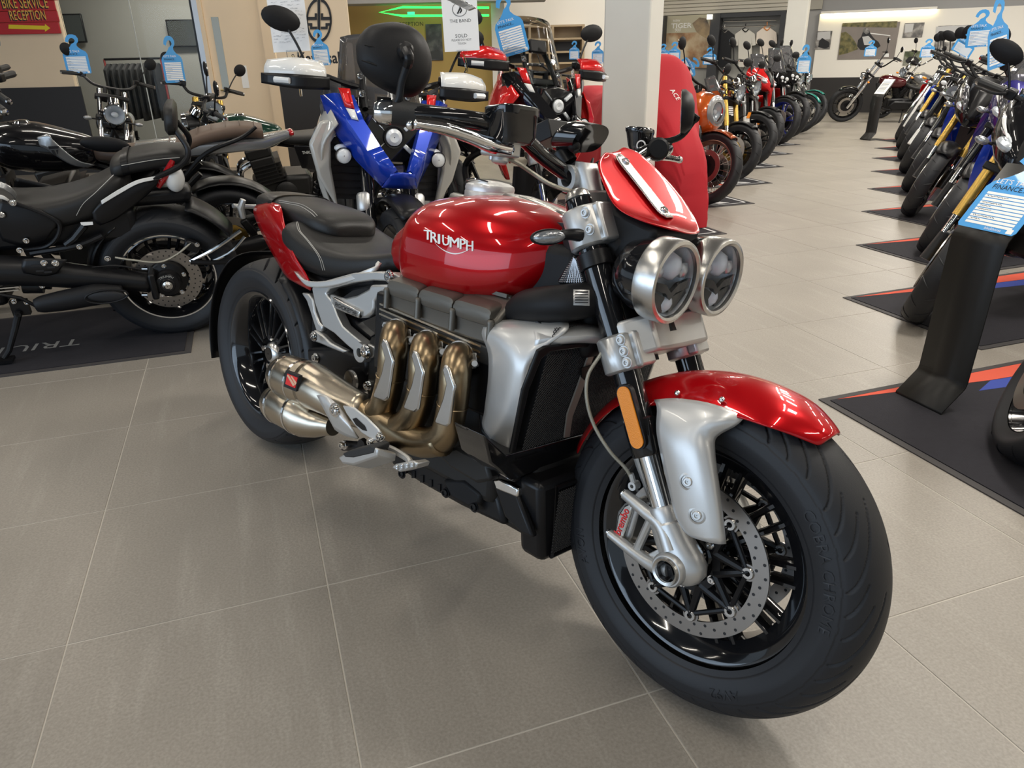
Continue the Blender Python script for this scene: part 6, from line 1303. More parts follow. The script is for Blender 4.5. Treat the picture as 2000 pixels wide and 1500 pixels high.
# ---------------- blue hang tags ----------------
TAGB = mat('tag_blue', (0.06, 0.33, 0.72), 0.4, 0, .3)
TOUT = [(-.5, 0), (.5, 0), (.5, .60), (.42, .70), (.22, .78), (.13, .84)]
def tag_outline():
    o = [(-.5, .04), (-.46, 0), (.46, 0), (.5, .04), (.5, .56), (.44, .64), (.25, .72), (.15, .80), (.15, .86), (.24, .93), (.26, 1.02), (.20, 1.10), (.08, 1.14)]
    hook = [(-.06, 1.14), (-.17, 1.10), (-.24, 1.03), (-.28, .94), (-.17, .90), (-.12, .98), (-.05, 1.03), (.03, 1.04), (.10, 1.0), (.12, .95), (.06, .90), (-.06, .86), (-.12, .80), (-.25, .72), (-.44, .64), (-.5, .56)]
    return o + hook
def hang_tag(pos, w, u, v, label, h=None, group='blue finance tags', front=True, mirror=False):
    u, v = nrm(u), nrm(v); v = nrm(v - u * (u @ v)); h = h or w * 1.35; nn_ = np.cross(u, v); pos = np.asarray(pos, float)
    T = empty('finance_tag', pos, (0, 0, 0), label, 'tag', group)
    f = lambda a, b, l=0.0: u * (a * w * (-1 if mirror else 1)) + v * (b * h / 1.14) + nn_ * l
    obj('tag_card', M().prism([f(a, b, -.0006) for a, b in tag_outline()], nn_ * .0012), TAGB, T, ang=20)
    for k in range(10):
        yy = .50 - .045 * k; x0, x1 = (-.40, .40)
        obj('form_line', M().prism([f(x0, yy, .0008), f(x1, yy, .0008), f(x1, yy - .033, .0008), f(x0, yy - .033, .0008)], nn_ * .0004), WHT, T)
    hw_ = M(); rr = random.Random(int(abs(pos[0] * 1000)) % 997)
    for k in range(1, 9):
        if k in (2, 6): continue
        yy = .50 - .045 * k - .016; x = -.36
        for j in range(rr.randint(3, 9)):
            x2 = x + rr.uniform(.02, .045); dy = rr.uniform(-.010, .010); hw_.prism([f(x, yy + dy, .0014), f(x2, yy - dy, .0014), f(x2, yy - dy + .006, .0014), f(x, yy + dy + .006, .0014)], nn_ * .0002); x = x2 + rr.uniform(.0, .012)
    obj('handwriting', hw_, BLKP, T)
    tb = M(); text_to(tb, "LET'S TALK", f(-.08, .655, .0008), u, v, width=w * .60, height=w * .085); obj('heading', tb, WHT, T)
    tb = M(); text_to(tb, 'FINANCE...', f(-.10, .575, .0008), u, v, width=w * .56, height=w * .08); obj('subheading', tb, BLKP, T)
    tb = M(); text_to(tb, 'blackhorse', f(.12, .035, .0008), u, v, height=w * .045); obj('footer', tb, WHT, T)
    obj('footer_mark', M().prism([f(.34, .015, .0008), f(.44, .015, .0008), f(.44, .075, .0008), f(.34, .075, .0008)], nn_ * .0003), WHT, T)
    return T
# ======================= floor mats =======================
E1 = np.array([math.cos(TU), math.sin(TU), 0.0]); E2 = np.array([math.sin(TU), -math.cos(TU), 0.0])
CARPET = mat('black_carpet', (0.016, 0.015, 0.020), 0.95, bump=(500, .6), vary=(40, .25)); MRUB = mat('mat_rubber_edge', (0.050, 0.046, 0.046), 0.8)
MRED = mat('mat_red', (0.60, 0.09, 0.05), 0.9, bump=(500, .4)); MBLUE = mat('mat_blue', (0.035, 0.06, 0.30), 0.9, bump=(500, .4)); MWHT = mat('mat_white', (0.60, 0.60, 0.60), 0.9)
def floor_mat(tip, d1, d2, L, Wd, label, group, deco):
    t = np.array([tip[0], tip[1], 0.0]); m_ = empty('floor_mat', t, (0, 0, 0), label, 'mat', group)
    f = lambda a, b, z=0.0: d1 * a + d2 * b + V3(0, 0, z)
    obj('rubber_edge', M().prism([f(0, 0, .0003), f(L, 0, .0003), f(L, Wd, .0003), f(0, Wd, .0003)], V3(0, 0, .004)), MRUB, m_)
    obj('pile', M().prism([f(.03, .03, .0044), f(L - .03, .03, .0044), f(L - .03, Wd - .03, .0044), f(.03, Wd - .03, .0044)], V3(0, 0, .003)), CARPET, m_)
    for nm, pts, mt_ in deco: obj(nm, M().prism([f(a, b, .0075) for a, b in pts], V3(0, 0, .0006)), mt_, m_)
    return m_
RT = [(1.19, 2.56), (1.83, 3.85), (2.43, 5.05), (3.00, 6.24), (3.56, 7.36), (4.13, 8.53), (4.66, 9.66), (5.18, 10.72), (5.68, 11.75)]
wh = ['third', 'fourth', 'fifth', 'sixth', 'seventh', 'eighth']
rlab = ['black mat with red and blue stripes under the price stand', 'black red-edged mat just behind the near price stand', 'black red-edged mat of the bike with the dark smoked screen', 'black red-edged mat of the blue half-faired bike', 'black red-edged mat under the black naked bike'] + ['black red-edged mat in the far half of the row beyond the price stand'] * 4
for k, t in enumerate(RT):
    floor_mat(t, E1, E2, 2.3, .86, rlab[k], 'red edged mats along the aisle', [('red_stripe', [(.06, .034), (1.9, .034), (1.9, .17), (.75, .115)], MRED), ('blue_stripe', [(.75, .118), (1.9, .175), (1.9, .30), (.62, .175)], MBLUE)])
LTP = [(1.65, 5.49), (2.24, 6.70), (2.78, 7.83), (3.32, 9.04), (3.87, 10.25), (4.37, 11.34)]
llab = ['black mat with blue, red and white stripes at the foot of the red cover', 'black striped mat in front of the orange roadster', 'black striped mat in front of the gold-forked roadster', 'black striped mat under the big naked bike with the white fork guards', 'black striped mat under the red touring bike', 'black striped mat beside the blue-wheeled bike']
for k, t in enumerate(LTP):
    dc = [('stripe_border', [(.05, .05), (.07, .05), (.07, .8), (.05, .8)], MWHT), ('stripe_border', [(.05, .05), (1.6, .05), (1.6, .062), (.05, .062)], MWHT)]
    for j, (a0, mm) in enumerate(((.20, MWHT), (.34, MWHT), (.50, MRED), (.64, MBLUE), (.78, MBLUE))): dc.append(('stripe', [(a0, .10), (a0 + .12, .10), (a0 + .20, .24), (a0 + .08, .24)], mm))
    floor_mat(t, -E1, -E2, 1.6, .95, llab[k], 'striped mats along the aisle', dc)
gm_ = floor_mat((-1.51, 3.22), -E1, -E2, 2.4, .95, 'large black mat lettered in grey under the black cruiser', None, [])
tb = M(); text_to(tb, 'TRIUMPH', -E1 * .83 - E2 * .36 + V3(0, 0, .0078), -E1, E2, width=.62, height=.10, lift=.0004); obj('mat_lettering', tb, mat('mat_grey', (0.28, 0.28, 0.27), 0.9), gm_)
# ======================= black cruiser beside the red bike =======================
GF = Fr((-1.70, 3.60), 198.9, 8.5); G = GF.P
gr = empty('black_cruiser', (-1.70, 3.60, 0), (-R_(8.5), 0, R_(198.9)), 'black cruiser motorcycle with stitched seat, passenger backrest and white tail stripe', 'motorcycle')
def gp(nm, mb, mt, par=None, **k): return obj(nm, mb, mt, par or gr, **k)
RG = V3(0, 0, .320)
gt_me = tyre_mesh('rear_tyre', RG, 0.323, 0.122, 0.212, 420, 80, sipes(11, [(0.0, 0.05, 0.50, 0.75, 0.7, 0.0038), (0.5, 0.20, 0.53, 0.40, 0.7, 0.0034)], 0.005), crown=0.42); gp('rear_tyre', gt_me, RUB)
rim_g = gp('rear_rim', M().lathe([(.216, -.1), (.198, -.09), (.180, -.05), (.178, .0), (.180, .05), (.198, .09), (.216, .1), (.205, .104), (.170, .05), (.168, 0), (.170, -.05), (.205, -.104)], RG, (0, 1, 0), 72, closed=True), GB)
gp('rim_lip', M().lathe([(.210, .1035), (.216, .1045), (.217, .1025)], RG, (0, 1, 0), 72), CHR, rim_g)
for k in range(10):
    for s in (-1, 1):
        th = 2 * math.pi * k / 10; e = V3(math.cos(th), 0, math.sin(th)); t_ = V3(-math.sin(th), 0, math.cos(th)); gp('spoke', M().tube([RG + e * .06 + t_ * s * .013 + V3(0, .03, 0), RG + e * .18 + t_ * s * .02 + V3(0, .045, 0)], .008, 8), GB, rim_g)
dsc = gp('brake_disc', M().lathe([(.150, -.003), (.150, .003), (.095, .003), (.095, -.003)], RG + V3(0, .115, 0), (0, 1, 0), 64, closed=True), MATS['brake_disc_steel'])
hm = M()
for k in range(30):
    for r_, o_ in ((.14, 0), (.118, .5)): th = 2 * math.pi * (k + o_) / 30; q = RG + V3(r_ * math.cos(th), .115, r_ * math.sin(th)); hm.cyl(q - V3(0, .004, 0), q + V3(0, .004, 0), .0035, n=8)
gp('drill_hole', hm, BLKP, dsc)
fdv = gp('final_drive', M().lathe([(.01, .03), (.03, .03), (.034, .024), (.052, .02), (.058, .01), (.060, -.03), (.085, -.04), (.09, -.08)], RG + V3(0, .185, .005), (0, 1, 0), 40), SB)
gp('drive_cap', M().lathe([(.002, .036), (.012, .036), (.018, .030), (.022, .028)], RG + V3(0, .187, .005), (0, 1, 0), 24), BALU, fdv)
tb = M(); V_, F_ = text_mesh('TRIUMPH'); hh = V_[:, 1].max() - V_[:, 1].min()
tb.add([tuple(RG + V3(0, .2085, .005) + V3(-math.sin(u * .011 / hh / .045) * (.045 + v * .011 / hh) * -1 * -1, 0, math.cos(u * .011 / hh / .045) * (.045 + v * .011 / hh))) for u, v, _ in V_], F_); gp('cap_lettering', tb, STITCH, fdv)
for k in range(5): th = R_(72 * k + 15); gp('drive_bolt', M().hexb(RG + V3(.078 * math.cos(th), .150, .078 * math.sin(th)), (0, 1, 0), .008, .008), CHR, fdv)
gp('swingarm', M().tube([G(-30, 528, .17), G(60, 530, .17), G(140, 538, .17), G(230, 546, .17), G(295, 552, .17)], [.070, .066, .058, .050, .046], 20, sub=22), SB, ang=180)
gp('drive_shaft', M().tube([G(290, 552, .17), G(312, 553, .17), G(345, 556, .17)], [.040, .030, .030], 16).lathe([(.042, -.012), (.05, -.012), (.05, .012), (.042, .012)], G(302, 553, .17), (1, 0, 0), 24, closed=True), SB)
gp('shaft_flange', M().box(G(301, 553, .17), (.03, .11, .13)), SB, bev=.01)
for px, py in ((283, 525), (283, 576)): gp('flange_bolt', M().cyl(G(px - 6, py, .20), G(px + 5, py, .20), .009, n=8), CHR)
gp('swingarm_ridge', M().tube([G(180, 522, .215), G(230, 519, .212), G(285, 528, .205)], [.003, .006, .003], 6, sub=12), SB)
hsd = gp('slotted_shield', M().skin([[G(45, 506, .235), G(90, 504, .24), G(131, 507, .235)], [G(42, 522, .245), G(85, 525, .25), G(122, 520, .243)], [G(46, 533, .235), G(85, 539, .24), G(112, 534, .235)]], 12, 8), SB, solid=.004)
for px, py in ((68, 519), (84, 519), (100, 522), (78, 529), (94, 531)): gp('shield_slot', M().prism(stadium(G(px, py, .250), V3(-1, 0, 0), V3(0, 0, 1), .032, .0045, 5), V3(0, .002, 0)), BLKP, hsd)
for px in (86, 108): gp('shield_bolt', M().hexb(G(px, 514, .246), (0, 1, 0), .011, .010), CHR, hsd)
sln = gp('silencer', M().tube([G(70, 597, .23), G(85, 594, .23), G(130, 586, .235), G(190, 575, .24), G(240, 570, .24)], [.030, .040, .048, .050, .030], 20, sub=20, flat=.8), MB_, ang=180)
gp('silencer_mouth', M().ell(G(208, 579, .285), (.085, .012, .028), 22, 8, (-1, 0, -.12), (0, 1, 0), (0, 0, 1)), mat('silencer_inner', (0.012, 0.013, 0.016), .5), sln)
gp('silencer_lip', M().tube([G(208 + 42 * math.cos(t), 579 - 4 * math.cos(t) + 13 * math.sin(t), .292) for t in np.linspace(0, 2 * math.pi, 28, endpoint=False)], .004, 6, closed=True), MB_, sln)
# seat, pillion, backrest
gseat = gp('rider_seat', M().rings([seat_ring(x, z, z - h, w, .014, 30) for x, z, h, w in cr(np.array([(.08, .83, .12, .10), (.12, .845, .16, .14), (.22, .80, .16, .165), (.34, .762, .15, .172), (.48, .748, .15, .165), (.62, .765, .14, .14), (.74, .79, .11, .10), (.78, .79, .06, .06)]), 24)]), LEA, sub=1, ang=180)
gpil = gp('pillion_seat', M().rings([seat_ring(x, z, z - h, w, -.004, 28) for x, z, h, w in cr(np.array([(-.20, .895, .04, .07), (-.18, .91, .075, .105), (-.08, .918, .085, .12), (.04, .905, .085, .125), (.11, .885, .08, .12), (.14, .86, .05, .09)]), 16)]), LEA, sub=1, ang=180)
gp('pillion_strap', M().rings([[(p[0], p[1] * 1.02, .86 + (p[2] - .86) * 1.04) for p in seat_ring(x, z, z - .088, w, -.004, 28)] for x, z, w in ((.055, .905, .125), (.085, .898, .125))], cap=False), SB, gpil)
for o_ in (0, .008):
    gp('stitching', M().tube([V3(x, y, z + .0) for x, y, z in ((.12, .132 + o_, .835), (.2, .168 + o_ * .3, .775), (.26, .174, .73), (.30, .176, .68))], .0012, 5, sub=24), STITCH, gseat); gp('stitching', M().tube([V3(x, y, z) for x, y, z in ((.08, .128 + o_ * .3, .872), (-.06, .124 + o_ * .3, .888), (-.16, .110 + o_ * .3, .888))], .0012, 5, sub=20), STITCH, gpil)
bk = gp('backrest_pad', M().rings([rrect(V3(-.15 + dx, 0, 1.04), a, b, 2.8, V3(0, 1, 0), nrm(V3(-.12, 0, 1)), 30) for dx, a, b in ((.025, .10, .052), (.012, .122, .070), (-.012, .122, .070), (-.024, .10, .052))]), LEA, ang=60)
for sd in (-1, 1): gp('backrest_bracket', M().tube([V3(-.165, sd * .09, 1.0), V3(-.20, sd * .115, .92), V3(-.16, sd * .135, .86), V3(-.01, sd * .142, .80)], [.012, .013, .013, .012], 10, sub=18), SB, bk)
# tail, side panels, frame
for sd in (1, -1):
    tl = lambda nm, cs, mt_, **k: gp(nm, (M().skin([[G(*q) for q in c] for c in cs], 16, 10) if sd > 0 else M().skin([[G(*q) for q in c] for c in cs], 16, 10).mirror()), mt_, solid=.005, **k)
    tl('tail_panel', [[(310, 346, .135), (270, 352, .15), (232, 372, .165), (200, 392, .175), (180, 415, .175)], [(306, 360, .142), (272, 375, .16), (240, 395, .17), (215, 415, .175), (185, 432, .175)], [(296, 372, .13), (270, 395, .145), (248, 412, .155), (225, 428, .16), (195, 440, .165)]], SB)
    tl('tail_stripe', [[(317, 342, .142), (270, 351, .160), (232, 370, .172), (197, 392, .182)], [(315, 349, .143), (272, 358, .163), (236, 377, .174), (199, 399, .183)]], WHITEP)
    tl('side_panel', [[(0, 388, .16), (40, 398, .165), (80, 410, .17), (115, 436, .17)], [(-10, 430, .175), (40, 440, .18), (75, 450, .18), (105, 448, .175)], [(5, 470, .16), (40, 480, .165), (70, 476, .165), (88, 470, .165)]], SB)
gp('frame_rail', M().tube([G(20, 393, .175), G(60, 408, .175), G(100, 425, .175), G(117, 440, .175), G(110, 465, .17), G(88, 482, .165), G(45, 488, .165)], [.008, .008, .008, .010, .010, .009, .008], 8, sub=30), SB)
gp('frame_strut', M().tube([G(165, 440, .17), G(145, 465, .17), G(128, 478, .17)], [.018, .016, .014], 8).tube([G(60, 495, .16), G(150, 480, .17), G(200, 460, .15)], .014, 8, sub=10), SB)
for px, py, r in ((25, 396, .010), (39, 489, .010), (51, 470, .009), (155, 482, .009), (210, 505, .010), (82, 558, .009), (27, 589, .008), (52, 590, .009)): gp('frame_bolt', M().hexb(G(px, py, .185), (0, 1, 0), r, .012), CHR)
gp('lock_plug', M().lathe([(.002, .006), (.010, .006), (.014, .002), (.014, -.004)], G(3, 420, .185), (0, 1, 0), 18), BALU); gp('warning_label', M().prism([G(a, b, .182) for a, b in ((157, 434), (181, 433), (182, 439), (159, 441))], V3(0, .001, 0)), WHT)
gp('tail_lamp', M().tube([G(337, 313, .11), G(330, 330, .12), G(318, 350, .125), G(310, 365, .115)], [.012, .016, .016, .010], 10, sub=14), REDL)
gp('tail_lamp_cover', M().ell(G(340, 347, .09), (.045, .05, .065), 20, 12), WHITEP)
gp('tail_core', M().box((-.02, 0, .70), (.3, .14, .08)).box((.38, 0, .60), (.6, .24, .16)), SB, bev=.03)
gp('hugger', M().grid([[RG + V3((.352 - .03 * abs(q) ** 3) * math.cos(t), q * .125, (.352 - .03 * abs(q) ** 3) * math.sin(t)) for q in np.linspace(-1, 1, 11)] for t in np.linspace(R_(-8), R_(58), 12)]), SB, solid=.004)
gp('rear_flap', M().grid([[RG + V3((.375 - .02 * abs(q) ** 3) * math.cos(t), q * .12, (.375 - .02 * abs(q) ** 3) * math.sin(t)) for q in np.linspace(-1, 1, 9)] for t in np.linspace(R_(112), R_(150), 8)]), SB, solid=.004)
gp('plate_bracket', M().tube([G(372, 510, .15), G(420, 485, .16), G(470, 450, .15)], .010, 8, sub=8).tube([G(410, 512, .12), G(450, 492, .12), G(478, 462, .10)], .008, 8, sub=8), CHR)
gp('bracket_arm', M().tube([G(372, 512, .16), G(410, 513, .16), G(470, 510, .14)], .012, 8), SB); gp('plate_holder', M().tube([G(475, 390, .06), G(470, 405, .06), G(475, 425, .05)], [.014, .018, .014], 10).cyl(G(455, 402, .06), G(500, 404, .0), .011, n=8), ALU)
gp('calliper', M().box(G(375, 480, .14), (.07, .05, .05), (1, 0, .5), (0, 1, 0), (-.5, 0, 1)), SB, bev=.01); gp('calliper_bolt', M().hexb(G(385, 478, .17), (0, 1, 0), .008, .01), CHR)
gp('brake_line', M().tube([G(225, 503, .19), G(260, 508, .20), G(310, 512, .20), G(345, 497, .18), G(372, 475, .16)], .005, 6, sub=26), HOSE); gp('shock', M().tube([V3(.30, .06, .40), V3(.22, .05, .62)], .035, 10), SB)
# engine block, tank, fork and wheel
gp('crankcase', M().box((.98, 0, .42), (.62, .36, .26)).box((1.0, 0, .32), (.5, .30, .14)), SB, bev=.025); gp('cylinder_block', M().box((1.0, 0, .60), (.46, .34, .22)), SB, bev=.015)
for k in range(3): gp('cover_stripe', M().box(G(12, 556 + 6 * k, .195), (.10, .01, .006)), BALU)
gp('starter_housing', M().cyl(G(45, 558, .14), G(85, 558, .14), .035, n=16).cyl(G(85, 556, .14), G(100, 556, .14), .022, n=12), SB)
gp('gear_linkage', M().tube([G(0, 575, .2), G(40, 582, .2), G(75, 600, .2)], .008, 6), SB)
gtk = gp('fuel_tank', M().rings([tsec(x, a, b, w, 2.5, 30) for x, a, b, w in cr(np.array([(.74, .80, .74, .06), (.78, .86, .72, .11), (.88, .93, .705, .175), (1.0, .962, .705, .21), (1.12, .955, .72, .195), (1.22, .93, .77, .14), (1.28, .89, .83, .06)]), 22)]), BLKPNT, ang=180)
gp('tank_stripe', M().skin([[G(-12, 352, .16), G(10, 358, .155), G(28, 372, .135), G(33, 383, .11)], [G(-12, 364, .175), G(8, 370, .17), G(22, 380, .15), G(30, 390, .125)]], 10, 6), SILVP, gtk, solid=.003); gp('tank_stripe', M().skin([[G(-14, 378, .18), G(6, 382, .175), G(18, 390, .16)], [G(-14, 386, .183), G(5, 389, .178), G(16, 394, .163)]], 8, 4), WHITEP, gtk, solid=.003)
gp('side_stand', M().tube([G(36, 612, .17), G(30, 640, .2), G(18, 685, .235), G(8, 700, .25)], [.016, .014, .012, .011], 10).box(G(8, 703, .255), (.08, .05, .012)), SB); gp('stand_pivot', M().lathe([(.002, .01), (.012, .01), (.016, 0)], G(36, 613, .19), (0, 1, 0), 14).box(G(40, 600, .165), (.07, .03, .07)), SB)
GFW = V3(1.677, 0, .336); gp('front_tyre', tyre_mesh('front_tyre', GFW, .338, .078, .226, 200, 50, sipes(13, [(0, .06, .54, .9, .6, .004)], .004)), RUB); gp('front_rim', M().lathe([(.23, -.05), (.20, 0), (.23, .05), (.19, 0)], GFW, (0, 1, 0), 48, closed=True).lathe([(.01, -.06), (.05, -.04), (.05, .04), (.01, .06)], GFW, (0, 1, 0), 20), GB)
for k in range(10): th = 2 * math.pi * k / 10; gp('front_spoke', M().cyl(GFW + V3(.045 * math.cos(th), 0, .045 * math.sin(th)), GFW + V3(.2 * math.cos(th), 0, .2 * math.sin(th)), .009, n=6), GB)
for sd in (-1, 1): gp('fork_tube', M().cyl((1.318, sd * .112, .975), (1.64, sd * .112, .33), .028, n=14), GB)
gp('handlebar', M().tube([(.95, -.46, 1.06), (1.05, -.3, 1.09), (1.26, -.08, 1.03), (1.26, .08, 1.03), (1.05, .3, 1.09), (.95, .46, 1.06)], .016, 8, sub=30), GB); gp('upper_yoke', M().box((1.31, 0, .95), (.08, .30, .05)), ALU, bev=.01)
for sd in (-1, 1): gp('headlamp', M().lathe([(.002, -.08), (.06, -.06), (.075, 0), (.07, .02), (.002, .03)], (1.50, sd * .085, .85), (1, 0, 0), 24), BALU)
# ======================= motorcycles beside and behind it =======================
def root_of(world, local, yaw, lean):
    R = Rz(R_(yaw)) @ Rx(-R_(lean)); return (np.asarray(world, float) - R @ np.asarray(local, float))[:2]
def front_of(world, local, yaw, lean, wb):
    r = root_of(world, local, yaw, lean); return r + wb * np.array([math.cos(R_(yaw)), math.sin(R_(yaw))])
hv = lambda d: np.array([math.cos(R_(d)), math.sin(R_(d))])
CLS = dict(wb=1.44, fr=.305, fw=.052, rw=.085, wheel='cast', lamp='round', engine='twin', usd=False, fork2=SB, enginem=ENG, mirror='round', pipe=SB)
b2 = make_bike('black roadster with silver tank flash, gold fork tubes and ribbed brown seat', np.array([-1.66, 4.38]) + 1.44 * hv(198.9), 198.9, 8, steer=8, **{**CLS, 'usd': True, 'gold': GOLD, 'fr': .335, 'seat': BRLEA, 'tank': BLKPNT, 'tz': (.895, 1.0), 'tx': (.58, 1.10), 'tw': .155, 'tail': SILVP, 'bar': (1.15, .40, .10), 'lampz': .93, 'seatp': ((-.26, .945, .08), (-.12, .96, .10), (.06, .935, .115), (.2, .885, .13), (.40, .862, .125), (.60, .88, .08))})
F2 = b2['fr'].P
b2['pt']('tank_flash', M().skin([[F2(72, 268, .16), F2(95, 262, .165), F2(105, 275, .17), F2(150, 312, .15), F2(185, 322, .12)], [F2(78, 285, .165), F2(92, 292, .172), F2(110, 305, .17), F2(140, 322, .15), F2(170, 328, .12)]], 16, 6), SILVP, solid=.004)
tb = M(); c_ = F2(105, 294, .178); uu = -V3(1, 0, 0); tb.prism([F2(a, b, .178) for a, b in ((94, 286), (116, 285), (114, 290), (96, 291))], V3(0, .002, 0)).prism([F2(a, b, .178) for a, b in ((100, 293), (106, 293), (110, 304), (105, 303))], V3(0, .002, 0)).prism([F2(a, b, .178) for a, b in ((109, 293), (114, 292), (113, 303))], V3(0, .002, 0)); b2['pt']('tank_emblem', tb, BLKP)
b2['pt']('knee_pad', M().ell(F2(205, 282, .150), (.115, .02, .040), 22, 10, (1, 0, .12), (0, 1, 0), (0, 0, 1)), MB_)
b2['pt']('seat_rail', M().tube([F2(500, 248, .10), F2(470, 270, .12), F2(420, 290, .125), F2(390, 310, .12), F2(360, 345, .12)], [.010, .012, .012, .012, .010], 8, sub=20), SB)
for k in range(9): x = -.22 + .075 * k; z = np.interp(x, [-.26, -.12, .06, .2, .4, .6], [.945, .96, .935, .885, .862, .88]); w = np.interp(x, [-.26, -.12, .06, .2, .4, .6], [.08, .10, .115, .13, .125, .08]); b2['pt']('seat_rib', M().tube([V3(x, q * w * .9, z + .003 - .02 * abs(q) ** 4) for q in np.linspace(-1, 1, 9)], .003, 5), BRLEA)
A1 = make_bike('cream and chrome classic roadster facing out beside the office glass', front_of(ground(410, 215, .90), (1.30, 0, .90), 296, 7, 1.44), 296, 7, steer=8, **{**CLS, 'tank': paint('cream', (0.55, 0.45, 0.28), .1), 'gold': GOLD, 'usd': True, 'lampz': .90, 'lampm': CHR, 'bar': (1.07, .33, .10), 'pipe': CHR, 'enginem': ALU, 'seat': BRLEA})
A2 = make_bike('black classic roadster with chrome headlamp beside the cream one', front_of(ground(215, 222, .88), (1.30, 0, .88), 292, 7, 1.44), 292, 7, steer=12, **{**CLS, 'lampz': .88, 'lampm': CHR, 'tank': BLKPNT, 'bar': (1.15, .36, .10), 'pipe': CHR, 'enginem': ALU, 'coverm': CHR})
A3 = make_bike('dark green cafe racer with a quilted black seat and THRUXTON side panel', np.array([-1.12, 6.05]) + 1.44 * hv(198.9), 198.9, 8, steer=6, **{**CLS, 'tank': DGREEN, 'tail': BLKPNT, 'pipe': CHR, 'bar': (.98, .36, .05), 'rise': .0, 'wheel': 'wire', 'rim': BALU, 'tz': (.82, .92)})
F3 = A3['fr'].P
sp_ = A3['pt']('side_panel', M().prism([V3(.30, .13, .70), V3(.56, .13, .72), V3(.52, .13, .55), V3(.36, .13, .52)], V3(0, .02, 0)), GB, bev=.006)
tb = M(); text_to(tb, 'THRUXTON', V3(.43, .1515, .665), (-1, 0, 0), (0, 0, 1), width=.15, height=.022, lift=-.001 if 0 else .001); A3['pt']('panel_lettering', tb, WHT, sp_)
A4 = make_bike('black scrambler with a padded cross-bar and gold fork near the cream wall', np.array([-3.45, 4.62]), 200, 8, steer=10, **{**CLS, 'tank': BLKPNT, 'bar': (1.18, .42, .06), 'gold': GOLD, 'usd': True, 'wheel': 'wire', 'rim': BALU})
A4['sp']('cross_bar_pad', M().cyl(V3(A4['bx'] - .03, -.16, A4['bz'] + .0), V3(A4['bx'] - .03, .16, A4['bz'] + .0), .03, n=14), MB_)
A5 = make_bike('olive and bronze adventure bike between the blue and the red tourer', np.array([-.66, 6.65]), 292, 8, steer=0, **{**CLS, 'wb': 1.52, 'tank': OLIVE, 'seat': mat('khaki_seat', (0.20, 0.16, 0.10), .6), 'shroud': OLIVE, 'bar': (1.10, .42, .06), 'pipe': mat('bronze_pipe', (.4, .3, .16), .3, 1), 'framem': mat('bronze_frame', (.42, .32, .18), .35, .8), 'lampz': .86, 'wheel': 'wire', 'rim': GOLD})
